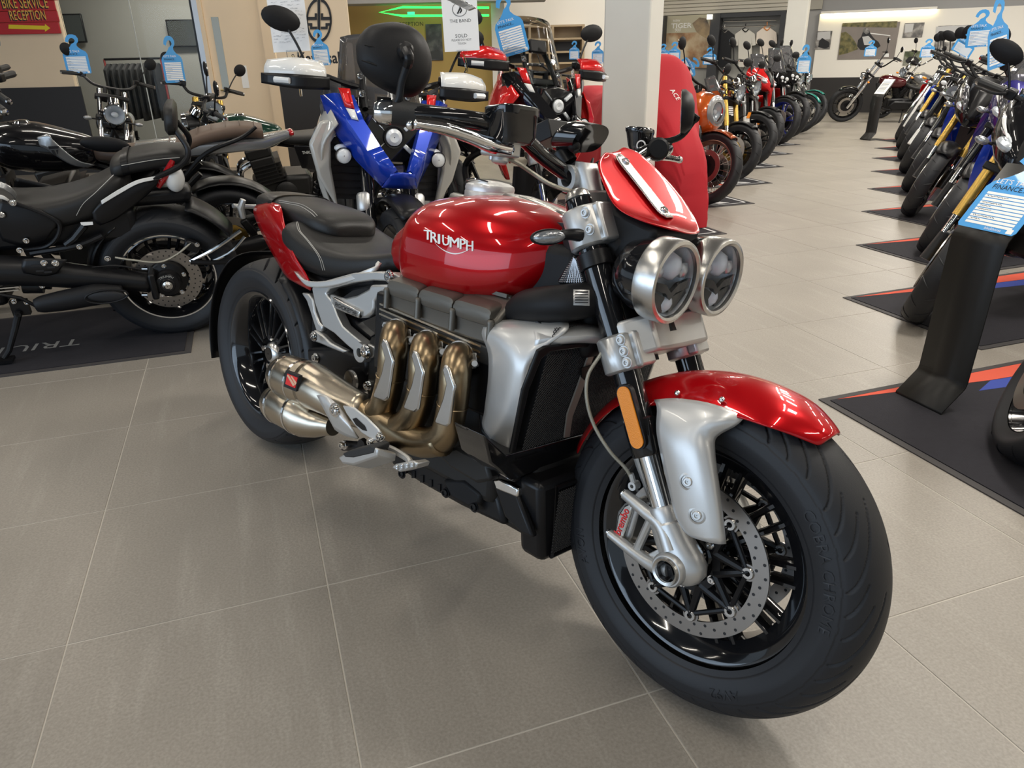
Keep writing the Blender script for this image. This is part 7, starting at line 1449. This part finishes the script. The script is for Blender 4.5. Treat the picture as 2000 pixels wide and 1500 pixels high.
# ---------------- adventure tourers ----------------
def adventure(label, lamp_w, yaw, lean, lz, barz, main, accent, guardm, shroudm, screenm, big=1.0, steer=0.0, beakm=None):
    wb = 1.53; rk = R_(26); fbx = wb - .03 * math.cos(rk); fbz = .345 - .03 * math.sin(rk); hl = (barz - .10 - fbz) / math.cos(rk); ftx = fbx - math.sin(rk) * hl; lx = ftx + (barz - .10 - lz) * math.tan(rk) + .13
    b = make_bike(label, front_of(lamp_w, (lx, 0, lz), yaw, lean, wb), yaw, lean, steer, wb=wb, fr=.345, fw=.062, rr=.335, rw=.088, rake=26.0, lamp='none', lampz=lz, tank=main, tx=(.62, 1.14), tz=(.86, .98), tw=.185, seat=LEA, seatp=((-.20, .90, .10), (.05, .90, .13), (.25, .85, .15), (.5, .84, .14), (.66, .88, .09)), engine='boxer', pipe=ALU, bar=(barz, .44, .05), rise=.03, mirror='oval', mstem=.17, wheel='cast', guard=SB, guard_lift=.05, ind=LEDW, coverm=ALU)
    sp, pt = b['pt'], b['pt']; L = lambda x, y, z: V3(lx + x, y, lz + z)
    hp = pt('headlamp_pod', M().rings([[L(dx, y * f, z * f) for y, z in ((0, .10), (.10, .085), (.135, .02), (.10, -.07), (.05, -.11), (-.05, -.11), (-.10, -.07), (-.135, .02), (-.10, .085))] for dx, f in ((-.16, .95), (-.02, 1.0), (.015, .9))]), GB)
    pt('headlamp_eye', M().lathe([(.002, .012), (.02, .016), (.034, .010), (.038, -.01)], L(.02, 0, 0), (1, 0, 0), 24), LEDW, hp); pt('eye_ring', M().lathe([(.038, .008), (.044, .010), (.046, -.01)], L(.018, 0, 0), (1, 0, 0), 24), SB, hp)
    for sy in (-1, 1):
        for sz in (-1, 1): pt('light_bar', M().box(L(.018, sy * .066, sz * .048), (.02, .052, .018), (1, 0, 0), (0, sy, sz * .85), (0, -sz * .85 * sy * sy, 1)), LEDW, hp, bev=.004)
        # beak arms, cheeks, shrouds, guards
        bk_c = [[(-.13, .275, .14), (-.07, .235, .02), (.02, .155, -.10), (.13, .075, -.185)], [(-.09, .225, .155), (-.02, .185, .055), (.075, .120, -.055), (.175, .055, -.145)], [(-.08, .150, .150), (.0, .125, .060), (.095, .075, -.035), (.19, .028, -.115)], [(-.09, .135, .125), (-.01, .115, .045), (.08, .065, -.045), (.17, .020, -.125)]]
        pt('beak', M().grid([[L(x, sy * y, z) for x, y, z in c_] for c_ in bk_c]), beakm or main, solid=.008, ang=12)
        pt('beak_lower', M().grid([[L(x, sy * y, z) for x, y, z in c_] for c_ in (bk_c[0], [(-.16, .24, .03), (-.09, .19, -.06), (.0, .12, -.13), (.10, .06, -.195)])]), beakm or main, solid=.006, ang=12)
        pt('cheek_flash', M().skin([[L(-.085, sy * .21, .175), L(-.045, sy * .19, .105)], [L(-.07, sy * .165, .175), L(-.025, sy * .155, .100)]], 4, 4), accent, solid=.008); pt('cheek_stripe', M().skin([[L(-.04, sy * .188, .100), L(-.01, sy * .170, .062)], [L(-.022, sy * .155, .096), L(.005, sy * .145, .058)]], 4, 4), WHITEP, solid=.008)
        pt('radiator_shroud', M().skin([[L(-.22, sy * .22, .16), L(-.10, sy * .24, .10), L(-.02, sy * .225, .04)], [L(-.24, sy * .28, -.02), L(-.12, sy * .295, -.04), L(-.05, sy * .28, -.06)], [L(-.22, sy * .27, -.20), L(-.13, sy * .285, -.22), L(-.09, sy * .27, -.22)], [L(-.18, sy * .20, -.38), L(-.12, sy * .21, -.40), L(-.10, sy * .20, -.40)]], 10, 14), shroudm, solid=.008)
        pt('radiator', M().box(L(-.15, sy * .17, -.15), (.04, .15, .26)), BLKP)
        for k in range(8): pt('radiator_fin', M().box(L(-.125, sy * .17, -.26 + .03 * k), (.006, .14, .004)), SB)
        fl = pt('fog_lamp', M().lathe([(.01, -.04), (.03, -.03), (.034, 0), (.032, .008)], L(.0, sy * .205, -.085), (1, 0, 0), 20), SB); pt('fog_lens', M().lathe([(.002, .010), (.02, .008), (.031, .002)], L(.0, sy * .205, -.085), (1, 0, 0), 20), LEDW, fl)
        # hand guards on the bar
        gx, gz = b['bx'] - .02, b['bz']
        hg_ = b['sp']('hand_guard', M().skin([[V3(gx + .02, sy * .26, gz + .05), V3(gx + .05, sy * .37, gz + .055), V3(gx - .02, sy * .47, gz + .04)], [V3(gx + .07, sy * .25, gz + .02), V3(gx + .09, sy * .37, gz + .02), V3(gx + .0, sy * .485, gz + .01)], [V3(gx + .08, sy * .25, gz - .02), V3(gx + .09, sy * .37, gz - .03), V3(gx + .0, sy * .485, gz - .03)]], 12, 8), guardm, solid=.008)
        b['sp']('guard_base', M().skin([[V3(gx + .085, sy * .24, gz - .005), V3(gx + .10, sy * .37, gz - .005), V3(gx + .0, sy * .495, gz - .01)], [V3(gx + .085, sy * .24, gz - .055), V3(gx + .10, sy * .37, gz - .06), V3(gx + .0, sy * .495, gz - .05)]], 10, 5), SB, hg_, solid=.02)
        b['sp']('guard_lamp', M().tube([V3(gx + .105, sy * .40, gz - .032), V3(gx + .07, sy * .455, gz - .032)], .012, 8), LEDW, hg_)
        pt('fork_cap', M().lathe([(.002, .05), (.03, .05), (.036, .04), (.036, -.02), (.03, -.03)], L(.0, sy * .115, -.285), (-.4, 0, 1), 20), ALU)
        pt('screen_arm', M().tube([L(-.12, sy * .09, .10), L(-.20, sy * .085, .20), L(-.26, sy * .07, .28)], .014, 8, sub=8), SB); pt('arm_bolt', M().hexb(L(-.14, sy * .10, .16), (1, 0, .3), .012, .01).hexb(L(-.20, sy * .095, .23), (1, 0, .3), .012, .01), CHR)
    pt('beak_bridge', M().skin([[L(.18, -.05, -.13), L(.195, 0, -.125), L(.18, .05, -.13)], [L(.13, -.075, -.19), L(.145, 0, -.19), L(.13, .075, -.19)]], 8, 4), beakm or main, solid=.01)
    pt('screen', M().grid([[L(-.11 - .16 * u - .11 * abs(q) ** 2 * (1 - .2 * u), q * (.20 - .05 * u) * big, .07 + .33 * big * u - .02 * abs(q) ** 3) for q in np.linspace(-1, 1, 13)] for u in np.linspace(0, 1, 10)]), screenm, solid=.004, ang=180)
    for sy in (-1, 1): pt('wind_deflector', M().skin([[L(-.14, sy * .19, .19), L(-.20, sy * .25, .21)], [L(-.12, sy * .20, .10), L(-.18, sy * .27, .08)], [L(-.14, sy * .18, .02), L(-.18, sy * .22, .0)]], 6, 8), screenm, solid=.004)
    pt('dash_hood', M().box(L(-.20, 0, .10), (.12, .18, .04), (1, 0, .4), (0, 1, 0), (-.4, 0, 1)), SB, bev=.01); pt('phone_mount', M().box(L(-.22, .0, .26 * big), (.03, .11, .07), (1, 0, .3), (0, 1, 0), (-.3, 0, 1)), SB, bev=.008)
    pt('front_spring', M().tube([L(-.03, 0, -.18) + V3(-.04, 0, -.20) * u + V3(.030 * math.cos(u * 34), .030 * math.sin(u * 34), 0) for u in np.linspace(0, 1, 90)], .0055, 6), BALU); pt('damper_rod', M().cyl(L(-.03, 0, -.16), L(-.07, 0, -.40), .014, n=10), CHR)
    return b
B1 = adventure('blue, white and red adventure tourer with white hand guards behind the red motorcycle', ground(767, 270, .94), 292, 6, .95, 1.17, BLUEP, RED2, WHITEP, paint('warm_grey', (0.42, 0.41, 0.38), .1, .4), SMOKE)
for sy in (-1,): pass
B2 = adventure('red adventure tourer with a tall clear screen beside the pale column', ground(1085, 207, 1.0), 302, 6, 1.005, 1.215, RED2, RED2, RED2, RED2, CLEAR, big=1.15, beakm=GB)
B2['pt']('aluminium_case', M().box((.0, -.32, .72), (.44, .18, .36)), ALU, bev=.03)
for sy in (-1, 1):
    for bb, mm in ((B1, MATS['paint_warm_grey']), (B2, RED2)): bb['pt']('side_panel', M().prism([V3(bb['lx'] - .10, sy * y, bb['lz'] + z) for y, z in ((.17, .08), (.29, .04), (.335, -.05), (.30, -.18), (.215, -.32), (.245, -.14), (.245, -.04))], V3(.035, 0, 0)), mm, bev=.012)
BX = make_bike('black roadster mostly hidden behind the red tourer and the column', (.62, 8.7), 282, 8, **{**CLS, 'bar': (1.14, .42, .05)})
# ---------------- row left of the aisle ----------------
LH = 288.9
L1 = make_bike('orange roadster with a silver-rimmed round half fairing and wire wheels', (1.74, 6.72), LH, 9, steer=22, wb=1.49, fr=.320, fw=.056, wheel='wire', rim=mat('copper_rim', (.35, .2, .15), .3, .9), guard=paint('copper', (0.30, 0.07, 0.02), .5), lamp='round', lampz=.80, lampm=ORANGE, tank=ORANGE, engine='boxer', bar=(1.06, .40, .06), mirror='round', pipe=CHR, disc=True)
L1['sp']('half_fairing', M().lathe([(.11, .012), (.135, .0), (.17, -.05), (.20, -.12), (.205, -.20)], (L1['lx'], 0, .80), (1, 0, .25), 32), ORANGE); L1['sp']('fairing_rim', M().lathe([(.082, .02), (.115, .018), (.140, .002), (.125, -.02), (.088, -.005)], (L1['lx'] + .003, 0, .80), (1, 0, .15), 36, closed=True), SILVP)
L1['sp']('fly_screen', M().skin([[(L1['lx'] - .06, -.13, .93), (L1['lx'] - .02, 0, .98), (L1['lx'] - .06, .13, .93)], [(L1['lx'] - .16, -.10, 1.04), (L1['lx'] - .14, 0, 1.10), (L1['lx'] - .16, .10, 1.04)]], 8, 6), SMOKE, solid=.004)
L2 = make_bike('orange-tanked roadster with gold fork and chrome round headlamp', (2.36, 8.05), LH, 9, steer=22, wb=1.46, gold=GOLD, lampz=.90, lampm=CHR, tank=ORANGE, tz=(.86, .95), engine='twin', bar=(1.10, .40, .08), mirror='oval', enginem=ALU, pipe=CHR)
L3 = make_bike('big black naked bike with white fork guards and amber reflectors', (2.86, 9.12), LH, 9, steer=26, wb=1.47, fr=.315, fw=.062, lampz=.90, lampm=CHR, bootie=WHITEP, tank=BLKPNT, engine='inline', bar=(1.08, .42, .07), mirror='oval', pipe=STEEL)
for sd in (-1, 1): L3['sp']('fork_reflector', M().box((1.40, sd * .135, .56), (.035, .01, .07)), AMB)
L4 = make_bike('bright red sports tourer with a smoked screen beyond the naked bike', (3.42, 10.35), LH, 9, steer=14, wb=1.45, lamp='sport', lampz=.92, tank=RED2, side=RED2, tail=RED2, screen=(SMOKE, .26, .20), engine='inline', bar=(1.10, .36, .04), mirror='oval', pipe=STEEL)
L5 = make_bike('grey adventure bike with twin-lens lamp, dark screen and blue wheels', (4.00, 11.40), LH, 9, steer=10, wb=1.50, fr=.34, lamp='adv', lampz=.92, rim=paint('wheel_blue', (0.012, 0.02, 0.18)), tank=GREYP, shroud=RED2, screen=(SMOKE, .34, .19), engine='inline', bar=(1.14, .42, .05), mirror='oval')
L6 = make_bike('grey adventure bike with a tall dark screen beside the far column', (4.50, 12.35), LH, 9, steer=8, wb=1.50, fr=.34, lamp='adv', lampz=.92, tank=GREYP, shroud=GREYP, screen=(SMOKE, .38, .19), engine='inline', bar=(1.14, .42, .05), mirror='oval', guard_lift=.04)
L7 = make_bike('chrome-laden cruiser with a teal tank and wire front wheel', (4.93, 13.1), 291, 9, steer=26, wb=1.62, fr=.325, fw=.050, usd=False, fork2=CHR, rake=31.0, wheel='wire', rim=CHR, guard=TEAL, guard_a=(40, 175), lampz=.86, lampm=CHR, tank=TEAL, engine='vtwin', enginem=ALU, bar=(1.12, .40, .14), rise=.10, mirror='round', pipe=CHR, tz=(.76, .84), seatp=((-.16, .72, .10), (.1, .70, .13), (.35, .66, .15), (.6, .70, .09)), barm=CHR)
L7['sp']('handlebar_screen', M().skin([[(L7['lx'] - .10, -.16, .98), (L7['lx'] - .04, 0, .98), (L7['lx'] - .10, .16, .98)], [(L7['lx'] - .24, -.10, 1.22), (L7['lx'] - .20, 0, 1.25), (L7['lx'] - .24, .10, 1.22)]], 8, 6), CLEAR, solid=.004)
L8 = make_bike('dark cruiser parked close behind the teal one', (5.45, 14.1), 291, 9, steer=26, wb=1.62, fr=.325, fw=.055, usd=False, rake=31.0, guard=TEAL, lampz=.86, tank=DGREEN, engine='vtwin', bar=(1.12, .40, .14), rise=.10, tz=(.76, .84), seatp=((-.16, .72, .10), (.1, .70, .13), (.35, .66, .15), (.6, .70, .09)), pipe=CHR)
CRZ = dict(ind=AMB, wb=1.63, fr=.325, fw=.052, rr=.315, rw=.075, usd=False, rake=31.0, engine='vtwin', seatp=((-.22, .74, .09), (-.05, .76, .11), (.15, .68, .15), (.42, .66, .15), (.62, .71, .08)), tz=(.76, .85), tx=(.62, 1.10), rise=.14, bar=(1.18, .40, .16), lampr=.075)
H1 = make_bike('black V-twin cruiser side-on before the white photo wall', ground(1622, 236)[:2] + np.array([.1, -.3]), 166, 8, steer=10, **{**CRZ, 'tank': DKRED, 'enginem': SB, 'coverm': SB, 'pipe': SB, 'guard': BLKPNT, 'fork2': CHR, 'lampz': .84})
H2 = make_bike('silver-tanked V-twin cruiser with high chrome bars behind the black one', ground(1622, 236)[:2] + np.array([1.15, .35]), 190, 8, steer=10, **{**CRZ, 'tank': SILVP, 'enginem': ALU, 'pipe': CHR, 'lampm': CHR, 'fork2': CHR, 'barm': CHR, 'lampz': .88, 'lampr': .09})
# ---------------- row right of the aisle ----------------
RH = 198.9
sport = dict(lamp='sport', engine='inline', pipe=STEEL, fr=.300, fw=.060, rw=.095)
R0 = make_bike('naked bike with silver fork feet at the corner of the near striped mat', (1.70, 2.16), RH, 9, steer=46, wb=1.46, fork2=ALU, guard=SB, lampz=.84, tank=BLKPNT, bar=(1.00, .38, .05), mirror=None, **{**sport, 'lamp': 'round'})
R1 = make_bike('bright blue and white sports bike with gold fork right behind the price stand', (2.06, 3.48), RH, 9, steer=34, wb=1.45, gold=GOLD, lampz=.86, tank=BLUEP, side=BLUEP, nose=BLKPNT, guard=BLUEP, tail=BLUEP, screen=(SMOKE, .22, .17), bar=(.98, .36, .02), rise=0.0, mirror='oval', mstem=.12, **sport)
R2 = make_bike('dark blue sports tourer with large smoked screen and round bar mirrors', (2.83, 4.82), RH, 9, steer=34, wb=1.46, gold=None, lampz=.90, tank=paint('navy', (0.02, 0.015, 0.14)), side=paint('navy', (0.02, 0.015, 0.14)), tear=True, screen=(SMOKE, .30, .20), bar=(1.06, .38, .04), mirror='round', mstem=.12, **sport)
R3 = make_bike('blue half-faired bike with gold fork and bare black handlebar', (3.33, 6.04), RH, 9, steer=34, wb=1.44, gold=GOLD, lampz=.86, tank=BLUEP, guard=SB, side=BLUEP, nose=BLKPNT, tear=True, bar=(1.06, .40, .06), mirror='round', **sport)
R4 = make_bike('black naked bike with clear round headlamp next to the blue half-faired one', (3.90, 7.18), RH, 9, steer=34, wb=1.44, lampz=.88, tank=BLKPNT, bar=(1.08, .40, .06), mirror='round', bezel=SB, lampr=.065, **{**sport, 'lamp': 'round'})
R5 = make_bike('grey-tanked naked bike with polished fork feet on a red-edged mat', (4.46, 8.36), RH, 9, steer=34, wb=1.44, lampz=.86, tank=GREYP, fork2=ALU, bar=(1.08, .40, .06), mirror='oval', **{**sport, 'lamp': 'round'})
R6 = make_bike('gold-forked bike with blue tank shrouds and twin-lens lamp on a red-edged mat', (4.98, 9.46), RH, 9, steer=34, wb=1.44, gold=GOLD, lampz=.90, tank=BLUEP, shroud=BLUEP, bar=(1.10, .40, .06), **{**sport, 'lamp': 'adv'})
R7 = make_bike('grey roadster with chrome telescopic fork near the far price stand', (5.50, 10.55), RH, 9, steer=34, wb=1.44, usd=False, fork2=ALU, lampz=.86, tank=GREYP, bar=(1.10, .40, .08), **{**sport, 'lamp': 'round'})
R8 = make_bike('red bike with chrome fork beside the far price stand', (5.98, 11.55), RH, 9, steer=34, wb=1.48, usd=False, fork2=CHR, rake=29.0, lampz=.88, tank=RED2, shroud=RED2, bar=(1.14, .40, .10), ind=AMB, **{**sport, 'lamp': 'round'})
# ======================= red dust cover over a parked bike =======================
CV = mat('red_cover_cloth', (0.42, 0.008, 0.018), 0.75, bump=(60, .15), vary=(3, .10))
croot = np.array([1.30, 6.02]) - 1.45 * hv(LH)
cov = empty('covered_motorcycle', (croot[0], croot[1], 0), (0, 0, R_(LH)), 'motorcycle shrouded in a red stretch dust cover behind the pale column', 'motorcycle cover')
prof = cr(np.array([(-.40, .80, .16), (-.30, .92, .24), (.0, 1.0, .27), (.45, .95, .30), (.80, 1.08, .40), (1.02, 1.24, .46), (1.18, 1.22, .44), (1.34, 1.02, .34), (1.52, .80, .24), (1.72, .60, .18), (1.80, .42, .14)]), 44)
rg = []
for i, (x, h, w) in enumerate(prof):
    ring = []
    for j, t in enumerate(np.linspace(0, math.pi, 41)):
        c_, s_ = math.cos(t), math.sin(t); yy = w * math.copysign(abs(c_) ** .55, c_); z = .012 + h * abs(s_) ** .75
        fold = .010 * math.sin(9 * t + x * 7) * (1 - s_) + .006 * math.sin(23 * t + x * 11); ww = 1 - .10 * (1 - z / (h + .02)) * 1.5
        ring.append((x + .04 * (1 - s_) * (1 if x > 1.2 else -.3), yy * ww + fold * math.copysign(1, c_), z + (.01 * math.sin(x * 18 + t * 3) if z > .1 else 0)))
    rg.append(ring)
cov_m = M(); cov_m.grid(rg); cov_m.f.append(tuple(range(40, -1, -1))); cov_m.f.append(tuple(len(prof) * 41 - 41 + k for k in range(41)))
cobj = obj('cover_cloth', cov_m, CV, cov, ang=180)
CF = Fr((croot[0], croot[1]), LH, 0.0)
cb = BVHTree.FromPolygons([Vector(v) for v in cov_m.v], cov_m.f)
def cshoot(px, py):
    d = nrm(CF.R.T @ ray(px, py)); loc, n_, i_, ds = cb.ray_cast(Vector(CF.c), Vector(d))
    return None if loc is None else np.array(loc) - d * .006
Vt, Ft = text_mesh('ACE'); q = np.array([(1316, 172), (1330, 194), (1322, 196), (1308, 176)], float); out = []
for x, y, _ in Vt:
    u, v = (x - Vt[:, 0].min()) / np.ptp(Vt[:, 0]), (Vt[:, 1].max() - y) / np.ptp(Vt[:, 1]); p = (q[0] * (1 - u) + q[1] * u) * (1 - v) + (q[3] * (1 - u) + q[2] * u) * v; out.append(cshoot(*p))
if all(o is not None for o in out): obj('cover_lettering', M().add(out, Ft), WHT, cov)
# ======================= price stands, tags, sale cards =======================
STM = mat('stand_black_steel', (0.022, 0.021, 0.020), 0.38, 0.3)
def price_stand(o, label, sign=True, far=False):
    o = np.array([o[0], o[1], 0.0]); s = empty('price_stand', o, (0, 0, 0), label, 'stand')
    pr = [(.30, .004), (.012, .004), (.002, .008), (.004, .016), (.082, .088), (.092, .100), (.096, .115), (.112, .610), (.118, .632), (.130, .648), (.300, .86)]
    rows = []
    for a, z in pr: rows.append([E1 * a + V3(0, 0, z), E1 * a + E2 * .213 + V3(0, 0, z)])
    obj('bent_plate', M().grid(rows), STM, s, solid=.005, ang=30)
    return s, o
ps1, po = price_stand((1.505, 2.595), 'black bent-steel price stand carrying a blue finance card on the near mat')
u_ = E2; v_ = nrm(E1 * .170 + V3(0, 0, .212)); nn_ = np.cross(u_, v_)
hang_tag(po + E1 * .132 + V3(0, 0, .652) + E2 * .1065 + nn_ * .0045, .225, u_, v_, 'large blue finance card lying on the sloping top of the near price stand', h=.335)
obj('clear_sleeve', M().prism([po + E1 * .131 + V3(0, 0, .650) + nn_ * .010 + u_ * a + v_ * b for a, b in ((-.008, 0), (.221, 0), (.221, .30), (-.008, .30))], nn_ * .001), CLEAR) if 0 else None
fs = ground(1716, 273); ps2, po2 = price_stand((fs[0] - .25, fs[1] + .1), 'black price stand with a printed white sheet at the far end of the aisle')
hm_ = np.array([*(po2 + E1 * .132 + V3(0, 0, .655) + E2 * .1065)])
sh_ = tag(obj('printed_sheet', M().prism([hm_ + nn_ * .006 + u_ * a + v_ * b for a, b in ((-.10, 0), (.10, 0), (.10, .26), (-.10, .26))], nn_ * .002), WHT), 'white printed sheet lying on the far price stand', 'sheet')
tx = M()
for k in range(8): tx.prism([hm_ + nn_ * .0085 + u_ * a + v_ * b for a, b in ((-.08, .05 + .022 * k), (.06, .05 + .022 * k), (.06, .056 + .022 * k), (-.08, .056 + .022 * k))], nn_ * .0005)
obj('print_lines', tx, BLKP, sh_)
# info boards beside the gold-forked bike
sb = ground(1440, 330); 
def info_board(px0, py0, px1, py1, dep, label):
    p = at_depth((px0 + px1) / 2, py1, dep); w = (px1 - px0) / F_PX * dep * 1.02; h = (py1 - py0) / F_PX * dep; b = empty('info_board', (p[0], p[1], 0), (0, 0, 0), label, 'stand')
    z0 = p[2]; obj('post', M().box((0, .01, z0 / 2), (w, .012, z0)).box((0, .1, .006), (w, .3, .012)), STM, b); obj('sheet', M().prism([V3(-w / 2, 0, z0), V3(w / 2, 0, z0), V3(w / 2, .08, z0 + h), V3(-w / 2, .08, z0 + h)], V3(0, .004, 0)), WHT, b)
    t = M()
    for k in range(7): f = .12 + .11 * k; t.prism([V3(-w * .38, .08 * f - .002, z0 + h * f), V3(w * .30, .08 * f - .002, z0 + h * f), V3(w * .30, .08 * (f + .03) - .002, z0 + h * (f + .03)), V3(-w * .38, .08 * (f + .03) - .002, z0 + h * (f + .03))], V3(0, -.0006, 0))
    obj('print_lines', t, BLKP, b)
info_board(1417, 196, 1437, 226, 8.75, 'black stand with white sheet between the gold-forked and the naked bike')
# tags hanging on bikes: photo corners give the direction, the bike gives the distance
def tag_px(x0, y0, x1, y1, dep, label, tilt=0.0, yaw=0.0, wmul=1.0):
    p = at_depth((x0 + x1) / 2, y1, dep); q = at_depth(x1, y1, dep); w = (x1 - x0) / F_PX * dep * 1.06 * wmul; h = (y1 - y0) / F_PX * dep * 1.0
    u = Rz(R_(yaw)) @ V3(1, 0, 0); v = nrm(V3(math.sin(tilt), 0, math.cos(tilt))); u = nrm(u - v * (u @ v)); return hang_tag(p, w, u, v, label, h=h)
hang_tag(bike_world(A2, (A2['bx'] - .085, -.235, A2['bz'] + .012), True), .215, V3(1, 0, 0), (0.02, 0, 1), 'blue finance tag on the handlebar of the black classic roadster', h=.31)
hang_tag(bike_world(A1, (A1['bx'] - .085, -.235, A1['bz'] + .012), True), .19, Rz(R_(55)) @ V3(1, 0, 0), (0.03, 0, 1), 'slim blue finance tag seen edge-turned on the cream classic roadster', h=.36)
tag_px(614, 70, 646, 128, 3.5, 'blue finance tag half hidden behind the sale sheet near the emblem board', tilt=-.05, yaw=40)
tag_px(984, 8, 1032, 106, 4.4, 'blue finance tag leaning in the tall clear screen of the red tourer', tilt=-.25)
tag_px(916, 66, 940, 110, 6.6, 'blue finance tag behind the SOLD card', yaw=10)
for (x0, y0, x1, y1, d, l) in ((1113, 86, 1130, 116, 8.9, 'small blue tag on the hidden roadster nearer the red hand guard'), (1157, 88, 1177, 124, 8.8, 'small blue tag on the hidden roadster close to the pale column'), (1284, 91, 1304, 118, 9.0, 'small blue tag just above the red cover by the column'), (1306, 88, 1326, 120, 9.2, 'small blue tag over the sandy poster next to the tag by the column'), (1374, 98, 1396, 126, 11.0, 'small blue tag in front of the black T-shirt'),
                               (1557, 96, 1579, 143, 12.6, 'blue tag hanging on the teal cruiser'), (1689, 84, 1708, 110, 14.0, 'small blue tag before the large road photo'), (1798, 82, 1820, 112, 10.2, 'blue tag above the grey roadster near the far price stand')):
    tag_px(x0, y0, x1, y1, d, l, yaw=-10)
tag_px(1316, 108, 1350, 140, 7.3, 'blue tag lying slanted over the orange roadster', tilt=1.0)
tag_px(1856, 70, 1892, 106, 6.1, 'blue tag leaning on the blue half-faired bike', tilt=.45)
tag_px(1888, 32, 1930, 92, 5.1, 'blue tag on the dark blue sports tourer', tilt=-.05)
tag_px(1922, 16, 1975, 132, 4.0, 'tall blue tag on the bright blue sports bike', tilt=-.22, yaw=25)
def sale_card(x0, y0, x1, y1, dep, label, lines, base):
    p = at_depth((x0 + x1) / 2, y1, dep); w = (x1 - x0) / F_PX * dep; h = (y1 - y0) / F_PX * dep * .98; c = empty('sale_card', p, (0, 0, 0), label, 'sign')
    u = nrm(V3(1, 0, -.03)); v = nrm(V3(-.03, .12, 1)); u = nrm(u - v * (u @ v)); f = lambda a, b, l=0.0: u * a * w + v * b * h + np.cross(u, v) * l
    obj('card', M().prism([f(-.5, 0), f(.5, 0), f(.5, 1), f(-.5, 1)], np.cross(u, v) * .002), mat('white_card', (0.80, 0.80, 0.80), .5), c)
    tb = M()
    for t, y, wd, ht in lines: text_to(tb, t, f(0, y, .0021), u, v, width=w * wd, height=h * ht, lift=.0002)
    if lines: obj('lettering', tb, BLKP, c)
    obj('clip', M().box(f(0, -.04), (w * .3, .012, .03)), CLEAR, c); obj('rod', M().tube([f(0, -.05), f(.08, -.25), f(.1, -.25) + V3(0, 0, -base)], .006, 8, sub=8), CLEAR, c)
    return c, f, w, h
c1, f1, w1, h1 = sale_card(538, 2, 603, 101, 3.45, 'white sheet covered in handwriting in a clear clip holder', [], .12)
hw = M(); r5 = random.Random(3)
for k in range(15):
    x = -.44
    while x < .40: x2 = x + r5.uniform(.02, .08); yy = .93 - .055 * k + r5.uniform(-.01, .01); (hw.prism([f1(x, yy, .0034), f1(x2, yy + r5.uniform(-.01, .01), .0034), f1(x2, yy + .008, .0034), f1(x, yy + .008, .0034)], (0, -.0003, 0)) if r5.random() < .62 else None); x = x2 + .012
obj('handwriting', hw, mat('pencil', (0.45, 0.45, 0.46), .7), c1)
c2_, f2_, w2, h2 = sale_card(872, 2, 934, 100, 3.6, 'white card printed SOLD PLEASE DO NOT TOUCH in a clear clip holder', [('SOLD', .26, .34, .06), ('PLEASE DO NOT', .19, .56, .035), ('TOUCH', .13, .24, .035), ('THE BAND', .51, .60, .055)], .12)
lg = M().tube([f2_(.20 * math.cos(t), .70 + .115 * math.sin(t), .0026) for t in np.linspace(0, 2 * math.pi, 30, endpoint=False)], .0012, 5, closed=True).tube([f2_(a, b, .0026) for a, b in ((-.07, .63), (-.02, .68), (.02, .74), (.0, .80), (.06, .76))], .003, 5, sub=10).tube([f2_(a, b, .0026) for a, b in ((.0, .64), (.05, .68), (.02, .72))], .003, 5, sub=8)
obj('emblem', lg, BLKP, c2_)
